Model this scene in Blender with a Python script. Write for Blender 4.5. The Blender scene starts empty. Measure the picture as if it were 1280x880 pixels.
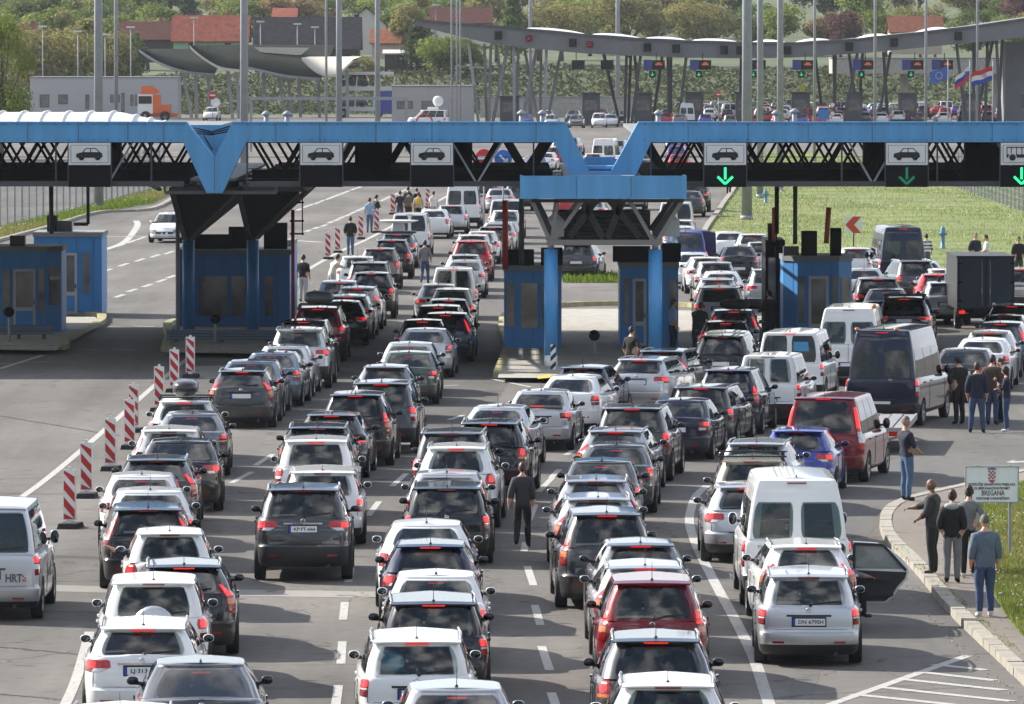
DEBUG=0
import bpy, bmesh, math, random
from mathutils import Vector, Matrix
from mathutils.bvhtree import BVHTree
rnd = random.Random(7)
R = math.radians
PI = math.pi
SC = bpy.context.scene
COL = SC.collection

# ------------------------------------------------------------------ camera numbers (photo is 1280 x 880)
F_PX, HOR, CAM_H = 8500.0, 50.0, 10.0
PITCH = math.atan((440 - HOR) / F_PX)
CP, SP = math.cos(PITCH), math.sin(PITCH)

def ray(x, y):
    """direction of the photograph's pixel, for measuring where things stand on the ground"""
    a, b = (x - 640) / F_PX, -(y - 440) / F_PX
    return Vector((a, CP + b * SP, -SP + b * CP))

def gp(x, y, z=0.0):
    d = ray(x, y)
    t = (z - CAM_H) / d.z
    return Vector((d.x * t, d.y * t, z))

def pd(x, y, dist):
    """point on a pixel's ray at a forward distance"""
    d = ray(x, y)
    t = dist / d.y
    return Vector((d.x * t, dist, CAM_H + d.z * t))

def ppm(dist):
    return F_PX / dist

# ------------------------------------------------------------------ materials
MATS = {}
def nt(mat):
    mat.use_nodes = True
    n = mat.node_tree
    return n, n.nodes, n.links

def srgb(h):
    h = h.lstrip('#')
    out = []
    for i in (0, 2, 4):
        c = int(h[i:i+2], 16) / 255
        out.append(c / 12.92 if c <= .04045 else ((c + .055) / 1.055) ** 2.4)
    return tuple(out)

def mat(name, col=(.5, .5, .5), rough=.5, metal=0., coat=0., emit=0., ecol=None, var=0., vscale=4., bump=0., bscale=40., spec=.5, rvar=0.):
    if name in MATS:
        return MATS[name]
    m = bpy.data.materials.new(name)
    n, N, Lk = nt(m)
    b = N['Principled BSDF']
    col = tuple(col)[:3]
    b.inputs['Base Color'].default_value = (*col, 1)
    b.inputs['Roughness'].default_value = rough
    b.inputs['Metallic'].default_value = metal
    b.inputs['Coat Weight'].default_value = coat
    b.inputs['Coat Roughness'].default_value = .04
    b.inputs['Specular IOR Level'].default_value = spec
    if emit:
        b.inputs['Emission Color'].default_value = (*(ecol or col), 1)
        b.inputs['Emission Strength'].default_value = emit
    if var or rvar or bump:
        tc = N.new('ShaderNodeTexCoord')
    if var or rvar:
        no = N.new('ShaderNodeTexNoise')
        no.inputs['Scale'].default_value = abs(vscale)
        no.inputs['Detail'].default_value = 5
        no.inputs['Roughness'].default_value = .6
        mpp = N.new('ShaderNodeMapping'); mpp.inputs['Scale'].default_value = (1, 1, .07 if vscale < 0 else 1)
        Lk.new(tc.outputs['Object'], mpp.inputs['Vector']); Lk.new(mpp.outputs[0], no.inputs['Vector'])
    if var:
        mr = N.new('ShaderNodeMapRange')
        mr.inputs['From Min'].default_value = .3
        mr.inputs['From Max'].default_value = .7
        mr.inputs['To Min'].default_value = 1 - var
        mr.inputs['To Max'].default_value = 1 + var
        Lk.new(no.outputs['Fac'], mr.inputs['Value'])
        mx = N.new('ShaderNodeVectorMath'); mx.operation = 'SCALE'
        mx.inputs[0].default_value = col
        Lk.new(mr.outputs['Result'], mx.inputs['Scale'])
        Lk.new(mx.outputs['Vector'], b.inputs['Base Color'])
    if rvar:
        m2 = N.new('ShaderNodeMapRange')
        m2.inputs['From Min'].default_value = .3
        m2.inputs['From Max'].default_value = .7
        m2.inputs['To Min'].default_value = max(0, rough - rvar)
        m2.inputs['To Max'].default_value = min(1, rough + rvar)
        Lk.new(no.outputs['Fac'], m2.inputs['Value'])
        Lk.new(m2.outputs['Result'], b.inputs['Roughness'])
    if bump:
        nb = N.new('ShaderNodeTexNoise')
        nb.inputs['Scale'].default_value = bscale
        nb.inputs['Detail'].default_value = 4
        Lk.new(tc.outputs['Object'], nb.inputs['Vector'])
        bp = N.new('ShaderNodeBump')
        bp.inputs['Strength'].default_value = bump
        bp.inputs['Distance'].default_value = .02
        Lk.new(nb.outputs['Fac'], bp.inputs['Height'])
        Lk.new(bp.outputs['Normal'], b.inputs['Normal'])
    MATS[name] = m
    return m

# ------------------------------------------------------------------ mesh builder
class MB:
    def __init__(s):
        s.v, s.f, s.m, s.s = [], [], [], []
    def add(s, vs, fs, mi=0, smooth=False):
        o = len(s.v)
        s.v.extend([tuple(v) for v in vs])
        for f in fs:
            s.f.append(tuple(i + o for i in f)); s.m.append(mi); s.s.append(smooth)
    def box(s, c, d, rz=0., mi=0, rx=0., ry=0., taper=None):
        hx, hy, hz = d[0] / 2, d[1] / 2, d[2] / 2
        M = Matrix.Rotation(rz, 3, 'Z') @ Matrix.Rotation(ry, 3, 'Y') @ Matrix.Rotation(rx, 3, 'X')
        vs = []
        for sz in (-1, 1):
            k = 1 if (taper is None or sz < 0) else taper
            for sx, sy in ((-1, -1), (1, -1), (1, 1), (-1, 1)):
                vs.append(Vector(c) + M @ Vector((sx * hx * k, sy * hy * k, sz * hz)))
        s.add(vs, [(0, 3, 2, 1), (4, 5, 6, 7), (0, 1, 5, 4), (1, 2, 6, 5), (2, 3, 7, 6), (3, 0, 4, 7)], mi)
    def tube(s, p0, p1, r0, r1=None, n=8, mi=0, caps=True, smooth=True):
        p0, p1 = Vector(p0), Vector(p1)
        r1 = r0 if r1 is None else r1
        d = p1 - p0
        if d.length < 1e-6: return
        q = d.to_track_quat('Z', 'Y').to_matrix()
        vs = []
        for p, r in ((p0, r0), (p1, r1)):
            for i in range(n):
                a = 2 * PI * i / n
                vs.append(p + q @ Vector((math.cos(a) * r, math.sin(a) * r, 0)))
        s.add(vs, [(i, (i + 1) % n, n + (i + 1) % n, n + i) for i in range(n)], mi, smooth)
        if caps:
            o = len(s.v) - 2 * n
            s.f.append(tuple(range(o + n - 1, o - 1, -1))); s.m.append(mi); s.s.append(False)
            s.f.append(tuple(range(o + n, o + 2 * n))); s.m.append(mi); s.s.append(False)
    def path(s, pts, r, n=8, mi=0):
        for a, b in zip(pts[:-1], pts[1:]):
            s.tube(a, b, r, r, n, mi)
    def bar(s, p0, p1, w, h, mi=0, up=(0, 0, 1)):
        p0, p1 = Vector(p0), Vector(p1)
        d = (p1 - p0)
        if d.length < 1e-6: return
        z = d.normalized(); u = Vector(up)
        if abs(z.dot(u)) > .98: u = Vector((0, 1, 0))
        x = u.cross(z).normalized(); y = z.cross(x)
        vs = []
        for p in (p0, p1):
            for a, b in ((-1, -1), (1, -1), (1, 1), (-1, 1)):
                vs.append(p + x * a * w / 2 + y * b * h / 2)
        s.add(vs, [(0, 3, 2, 1), (4, 5, 6, 7), (0, 1, 5, 4), (1, 2, 6, 5), (2, 3, 7, 6), (3, 0, 4, 7)], mi)
    def prism(s, poly, ax, t0, t1, mi=0, flip=False):
        """polygon (a,b) pairs extruded along axis 'y' (a=x,b=z), 'x' (a=y,b=z) or 'z' (a=x,b=y)"""
        def P(a, b, t):
            return {'y': (a, t, b), 'x': (t, a, b), 'z': (a, b, t)}[ax]
        n = len(poly)
        vs = [P(a, b, t0) for a, b in poly] + [P(a, b, t1) for a, b in poly]
        fs = [tuple(range(n)), tuple(range(2 * n - 1, n - 1, -1))]
        fs += [(i, n + i, n + (i + 1) % n, (i + 1) % n) for i in range(n)]
        s.add(vs, fs, mi)
    def lathe(s, prof, n=16, c=(0, 0, 0), axis='z', mi=0, smooth=True):
        vs = []
        for r, h in prof:
            for i in range(n):
                a = 2 * PI * i / n
                x, y = math.cos(a) * r, math.sin(a) * r
                p = {'z': (x, y, h), 'x': (h, x, y), 'y': (x, h, y)}[axis]
                vs.append((p[0] + c[0], p[1] + c[1], p[2] + c[2]))
        fs = []
        for k in range(len(prof) - 1):
            for i in range(n):
                j = (i + 1) % n
                fs.append((k * n + i, k * n + j, (k + 1) * n + j, (k + 1) * n + i))
        s.add(vs, fs, mi, smooth)
    def sphere(s, c, r, n=10, m=7, mi=0, sc=(1, 1, 1)):
        vs, fs = [], []
        for k in range(m + 1):
            t = PI * k / m
            for i in range(n):
                a = 2 * PI * i / n
                vs.append((c[0] + r * sc[0] * math.sin(t) * math.cos(a), c[1] + r * sc[1] * math.sin(t) * math.sin(a), c[2] + r * sc[2] * math.cos(t)))
        for k in range(m):
            for i in range(n):
                j = (i + 1) % n
                fs.append((k * n + i, (k + 1) * n + i, (k + 1) * n + j, k * n + j))
        s.add(vs, fs, mi, True)
    def mesh(s, name, mats=(), sharp=None, fix=True):
        me = bpy.data.meshes.new(name)
        me.from_pydata(s.v, [], s.f)
        for m in mats: me.materials.append(m)
        me.polygons.foreach_set('material_index', s.m)
        me.polygons.foreach_set('use_smooth', s.s)
        if fix:
            bm = bmesh.new(); bm.from_mesh(me)
            bmesh.ops.recalc_face_normals(bm, faces=bm.faces)
            bm.to_mesh(me); bm.free()
        if sharp is not None:
            me.polygons.foreach_set('use_smooth', [True] * len(me.polygons))
            me.set_sharp_from_angle(angle=R(sharp))
        me.update()
        return me
    def build(s, name, mats, parent=None, loc=None, rz=0., sharp=None, fix=True):
        if not isinstance(mats, (list, tuple)): mats = [mats]
        return put(name, s.mesh(name, mats, sharp, fix), parent, loc, rz)

def put(name, me, parent=None, loc=None, rz=0.):
    o = bpy.data.objects.new(name, me)
    COL.objects.link(o)
    if parent: o.parent = parent
    if loc is not None: o.location = loc
    if rz: o.rotation_euler = (0, 0, rz)
    return o

def thing(name, label, cat, loc=(0, 0, 0), rz=0., group=None):
    o = bpy.data.objects.new(name, None)
    COL.objects.link(o)
    o.empty_display_size = .3
    o.location = loc
    o.rotation_euler = (0, 0, rz)
    return tag(o, label, cat, group)

def tag(o, label, cat, group=None, kind=None):
    o['label'] = label
    o['category'] = cat
    if group: o['group'] = group
    if kind: o['kind'] = kind
    return o

def struct(o):
    o['kind'] = 'structure'
    return o

def copy_tree(src, loc, rz=None, label=None, scale=None):
    r = src.copy(); COL.objects.link(r)
    r.location = loc
    if rz is not None: r.rotation_euler = (0, 0, rz)
    if scale: r.scale = (scale,) * 3 if isinstance(scale, (int, float)) else scale
    if label: r['label'] = label
    for ch in list(src.children):
        c = ch.copy(); COL.objects.link(c); c.parent = r
        for g in list(ch.children):
            d = g.copy(); COL.objects.link(d); d.parent = c
    return r

def text_mesh(txt, size, mat_, depth=.002, bold=0., align='CENTER', space=1.):
    cu = bpy.data.curves.new('lettering', 'FONT')
    cu.body = txt; cu.size = size; cu.align_x = align; cu.align_y = 'CENTER'
    cu.extrude = depth; cu.offset = bold; cu.resolution_u = 2; cu.space_character = space
    ob = bpy.data.objects.new('lettering', cu)
    COL.objects.link(ob)
    dg = bpy.context.evaluated_depsgraph_get()
    me = bpy.data.meshes.new_from_object(ob.evaluated_get(dg))
    me.materials.clear(); me.materials.append(mat_)
    bpy.data.objects.remove(ob); bpy.data.curves.remove(cu)
    return me

def text_obj(name, txt, size, mat_, parent, loc, rot=(PI / 2, 0, 0), width=None, **k):
    me = text_mesh(txt, size, mat_, **k)
    o = put(name, me, parent, loc)
    o.rotation_euler = rot
    if width:
        xs = [v.co.x for v in me.vertices]
        if xs:
            sx = width / (max(xs) - min(xs))
            for v in me.vertices: v.co.x *= sx
    return o

def rounded_box(mb, c, d, r=.12, n=6, mi=0, pw=3.):
    """superellipsoid box"""
    m = 14; k = 9
    vs, fs = [], []
    def sg(x, p): return math.copysign(abs(x) ** p, x)
    e = 2 / pw
    for a in range(k + 1):
        t = -PI / 2 + PI * a / k
        for b in range(m):
            u = 2 * PI * b / m + PI / m
            vs.append((c[0] + d[0] / 2 * sg(math.cos(t), e) * sg(math.cos(u), e), c[1] + d[1] / 2 * sg(math.cos(t), e) * sg(math.sin(u), e), c[2] + d[2] / 2 * sg(math.sin(t), e)))
    for a in range(k):
        for b in range(m):
            j = (b + 1) % m
            fs.append((a * m + b, a * m + j, (a + 1) * m + j, (a + 1) * m + b))
    mb.add(vs, fs, mi, True)

SUN_EL, SUN_AZ = R(33), R(-61)     # azimuth measured from straight ahead (+y), negative to the left
def build_world():
    w = bpy.data.worlds.new('World'); SC.world = w
    w.use_nodes = True
    N, Lk = w.node_tree.nodes, w.node_tree.links
    bg = N['Background']
    sky = N.new('ShaderNodeTexSky'); sky.sky_type = 'NISHITA'; sky.sun_disc = False
    sky.sun_elevation = SUN_EL; sky.sun_rotation = SUN_AZ
    sky.air_density = 1.; sky.dust_density = 1.2; sky.ozone_density = 1.
    # broken cumulus mixed over the clear sky
    tc = N.new('ShaderNodeTexCoord')
    mp = N.new('ShaderNodeMapping'); mp.inputs['Scale'].default_value = (1, 1, 2.2)
    Lk.new(tc.outputs['Generated'], mp.inputs['Vector'])
    no = N.new('ShaderNodeTexNoise'); no.inputs['Scale'].default_value = 4.2; no.inputs['Detail'].default_value = 9; no.inputs['Roughness'].default_value = .58
    Lk.new(mp.outputs[0], no.inputs['Vector'])
    cr = N.new('ShaderNodeValToRGB')
    cr.color_ramp.elements[0].position = .47; cr.color_ramp.elements[1].position = .60
    Lk.new(no.outputs['Fac'], cr.inputs['Fac'])
    n2 = N.new('ShaderNodeTexNoise'); n2.inputs['Scale'].default_value = 9; n2.inputs['Detail'].default_value = 6
    Lk.new(mp.outputs[0], n2.inputs['Vector'])
    c2 = N.new('ShaderNodeMapRange'); c2.inputs['From Min'].default_value = .35; c2.inputs['From Max'].default_value = .68
    c2.inputs['To Min'].default_value = 3.; c2.inputs['To Max'].default_value = 13.
    Lk.new(n2.outputs['Fac'], c2.inputs['Value'])
    cm = N.new('ShaderNodeCombineColor')
    for i, k in enumerate((1., 1., 1.02)):
        mu = N.new('ShaderNodeMath'); mu.operation = 'MULTIPLY'; mu.inputs[1].default_value = k
        Lk.new(c2.outputs[0], mu.inputs[0]); Lk.new(mu.outputs[0], cm.inputs[i])
    mx = N.new('ShaderNodeMix'); mx.data_type = 'RGBA'
    Lk.new(cr.outputs['Color'], mx.inputs['Factor'])
    Lk.new(sky.outputs[0], mx.inputs['A']); Lk.new(cm.outputs[0], mx.inputs['B'])
    # pale haze low over the horizon
    sx = N.new('ShaderNodeSeparateXYZ'); Lk.new(tc.outputs['Generated'], sx.inputs[0])
    hz_ = N.new('ShaderNodeMapRange'); hz_.inputs['From Min'].default_value = .0; hz_.inputs['From Max'].default_value = .30; hz_.inputs['To Min'].default_value = .85; hz_.inputs['To Max'].default_value = 0.
    Lk.new(sx.outputs['Z'], hz_.inputs['Value'])
    fy = N.new('ShaderNodeMapRange'); fy.inputs['From Min'].default_value = -1; fy.inputs['To Min'].default_value = .25; fy.inputs['To Max'].default_value = 1.25; Lk.new(sx.outputs['Y'], fy.inputs['Value'])
    cy = N.new('ShaderNodeVectorMath'); cy.operation = 'SCALE'; cy.inputs[0].default_value = (4.6, 4.9, 5.5); Lk.new(fy.outputs[0], cy.inputs['Scale'])
    m3 = N.new('ShaderNodeMix'); m3.data_type = 'RGBA'; Lk.new(cy.outputs[0], m3.inputs['B'])
    Lk.new(hz_.outputs[0], m3.inputs['Factor']); Lk.new(mx.outputs['Result'], m3.inputs['A'])
    Lk.new(m3.outputs['Result'], bg.inputs['Color'])
    bg.inputs['Strength'].default_value = .105
    sun = bpy.data.lights.new('sun', 'SUN'); sun.energy = 4.9; sun.angle = R(.5); sun.color = (1, .95, .87)
    so = bpy.data.objects.new('sun', sun); COL.objects.link(so)
    d = Vector((math.cos(SUN_EL) * math.sin(SUN_AZ), math.cos(SUN_EL) * math.cos(SUN_AZ), math.sin(SUN_EL)))
    so.rotation_euler = d.to_track_quat('Z', 'Y').to_euler()
    so.location = d * 200
    SC.view_settings.view_transform = 'Standard'; SC.view_settings.look = 'None'
    SC.view_settings.exposure = 0; SC.view_settings.gamma = 1; SC.view_settings.use_curve_mapping = False
# ------------------------------------------------------------------ vehicle materials
BLACKTRIM = mat('black_plastic_trim', (.018, .018, .02), .55, bump=.15, bscale=180)
GAP = mat('panel_gap', (.006, .006, .006), .8)
CABIN = mat('cabin_fabric', (.045, .046, .048), .9)
SEATM = mat('seat_fabric', (.15, .145, .14), .9, var=.2, vscale=8)
TYRE = mat('tyre_rubber', (.016, .016, .017), .85, bump=.3, bscale=90)
RIMM = mat('wheel_alloy', (.42, .43, .45), .32, .85)
CHROME = mat('bright_chrome', (.75, .76, .78), .15, 1.)
MIRROR = mat('mirror_face', (.05, .055, .06), .12, .9)
PLATE = mat('plate_white', (.72, .74, .76), .4)
PLATEBLUE = mat('plate_blue', (.01, .06, .4), .4)
PLATEINK = mat('plate_lettering', (.01, .01, .012), .5)
LENS = mat('tail_lens_red', (.22, .006, .008), .12, coat=.6)
LIT = mat('brake_lamp_lit', (.42, .010, .010), .2, emit=.48, ecol=(1., .022, .018), coat=.5)
LIT3 = mat('high_brake_lit', (.4, .012, .012), .2, emit=.30, ecol=(1., .03, .025))
LITSOFT = mat('tail_lamp_glow', (.28, .007, .009), .15, emit=.05, ecol=(1., .02, .02), coat=.6)
CLEAR = mat('reverse_lens_clear', (.62, .62, .62), .12, coat=.6)
AMBER = mat('indicator_lens_amber', (.50, .11, .015), .15, coat=.6, emit=.03, ecol=(1, .35, .05))
LITAMBER = mat('indicator_lit', (.8, .3, .05), .3, emit=2., ecol=(1, .42, .08))
RAILM = mat('roof_rail_alloy', (.34, .35, .36), .35, .7)
HEADL = mat('headlamp_glass', (.16, .17, .18), .08, coat=.8)

def glass_mat(name, tint, refl=1.0):
    m = bpy.data.materials.new(name)
    n, N, Lk = nt(m)
    for x in list(N):
        if x.type != 'OUTPUT_MATERIAL': N.remove(x)
    out = [x for x in N if x.type == 'OUTPUT_MATERIAL'][0]
    tr = N.new('ShaderNodeBsdfTransparent'); tr.inputs['Color'].default_value = (*tint, 1)
    gl = N.new('ShaderNodeBsdfGlossy'); gl.inputs['Roughness'].default_value = .02
    gl.inputs['Color'].default_value = (refl, refl, refl, 1)
    fr = N.new('ShaderNodeFresnel'); fr.inputs['IOR'].default_value = 1.62
    mx = N.new('ShaderNodeMixShader')
    Lk.new(fr.outputs[0], mx.inputs[0]); Lk.new(tr.outputs[0], mx.inputs[1]); Lk.new(gl.outputs[0], mx.inputs[2])
    Lk.new(mx.outputs[0], out.inputs['Surface'])
    return m
GLASS = glass_mat('car_glass', (.72, .77, .75))
GLASSM = glass_mat('green_glass', (.42, .50, .47))
GLASSD = glass_mat('tinted_glass', (.09, .10, .10))

def paint(name, col, metal=.0, rough=.42):
    """clear-coated car paint with a little road dust low down on the body"""
    m = bpy.data.materials.new('paint_' + name)
    n, N, Lk = nt(m)
    b = N['Principled BSDF']
    b.inputs['Metallic'].default_value = metal
    b.inputs['Coat Weight'].default_value = 1.; b.inputs['Specular IOR Level'].default_value = .06 if metal < .3 else .5
    b.inputs['Coat Roughness'].default_value = .03
    b.inputs['Roughness'].default_value = rough
    tc = N.new('ShaderNodeTexCoord')
    sp = N.new('ShaderNodeSeparateXYZ'); Lk.new(tc.outputs['Object'], sp.inputs[0])
    no = N.new('ShaderNodeTexNoise'); no.inputs['Scale'].default_value = 3.5; no.inputs['Detail'].default_value = 6
    Lk.new(tc.outputs['Object'], no.inputs['Vector'])
    mr = N.new('ShaderNodeMapRange')
    mr.inputs['From Min'].default_value = .75; mr.inputs['From Max'].default_value = .25
    mr.inputs['To Min'].default_value = 0.; mr.inputs['To Max'].default_value = .55
    Lk.new(sp.outputs['Z'], mr.inputs['Value'])
    mu = N.new('ShaderNodeMath'); mu.operation = 'MULTIPLY'
    Lk.new(mr.outputs[0], mu.inputs[0]); Lk.new(no.outputs['Fac'], mu.inputs[1])
    mx = N.new('ShaderNodeMix'); mx.data_type = 'RGBA'
    mx.inputs['A'].default_value = (*col, 1); mx.inputs['B'].default_value = (.16, .14, .12, 1)
    Lk.new(mu.outputs[0], mx.inputs['Factor'])
    Lk.new(mx.outputs['Result'], b.inputs['Base Color'])
    cr = N.new('ShaderNodeMath'); cr.operation = 'MULTIPLY_ADD'
    cr.inputs[1].default_value = .5; cr.inputs[2].default_value = .03
    Lk.new(mu.outputs[0], cr.inputs[0]); Lk.new(cr.outputs[0], b.inputs['Coat Roughness'])
    return m
PAINT = {
    'white': paint('white', (.78, .78, .77)),
    'silver': paint('silver', (.52, .53, .55), .65, .36),
    'light grey': paint('light_grey', (.36, .37, .39), .6, .36),
    'grey': paint('grey', (.15, .155, .165), .55, .36),
    'dark grey': paint('dark_grey', (.026, .027, .030), .3, .36),
    'black': paint('black', (.009, .009, .011), .1, .3),
    'navy': paint('navy', (.007, .010, .034), .1, .34),
    'blue': paint('blue', (.022, .040, .30), .3, .34),
    'blue grey': paint('blue_grey', (.10, .135, .19), .5, .36),
    'red': paint('red', (.42, .015, .02), .1, .34),
    'dark red': paint('dark_red', (.17, .006, .012), .25, .34),
    'gold': paint('gold', (.47, .43, .35), .6, .36),
    'brown': paint('brown', (.16, .12, .10), .5, .36),
    'green': paint('green', (.03, .06, .05), .4, .36),
    'yellow': paint('yellow', (.65, .36, .02)),
    'orange': paint('orange', (.72, .14, .03)),
}

def lerp(a, b, t): return a + (b - a) * t
def interp(tab, x):
    if x <= tab[0][0]: return tab[0][1]
    for (a, p), (b, q) in zip(tab[:-1], tab[1:]):
        if x <= b: return lerp(p, q, (x - a) / (b - a)) if b > a else q
    return tab[-1][1]

NR, NC = 6, 6
def half_ring(w, yr, yf, rr, rf, br, bf, S):
    rr = min(rr, w * .8); rf = min(rf, w * .8)
    pts = []
    for i in range(NR):
        x = (w - rr) * i / NR
        pts.append((x, yr + br * (x / w) ** 2))
    yb = yr + br * ((w - rr) / w) ** 2
    ry = rr * 1.1
    for k in range(NC):
        a = PI / 2 * k / (NC - 1)
        pts.append((w - rr + rr * math.sin(a), yb + ry * (1 - math.cos(a))))
    yfb = yf - bf * ((w - rf) / w) ** 2
    fy = rf * 1.3
    y0, y1 = yb + ry, yfb - fy
    for s in S:
        pts.append((w, lerp(y0, y1, s)))
    for k in range(NC):
        a = PI / 2 * k / (NC - 1)
        pts.append((w - rf + rf * math.cos(a), y1 + fy * math.sin(a)))
    for i in range(NR - 1, -1, -1):
        x = (w - rf) * i / NR
        pts.append((x, yf - bf * (x / w) ** 2))
    return pts

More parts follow.
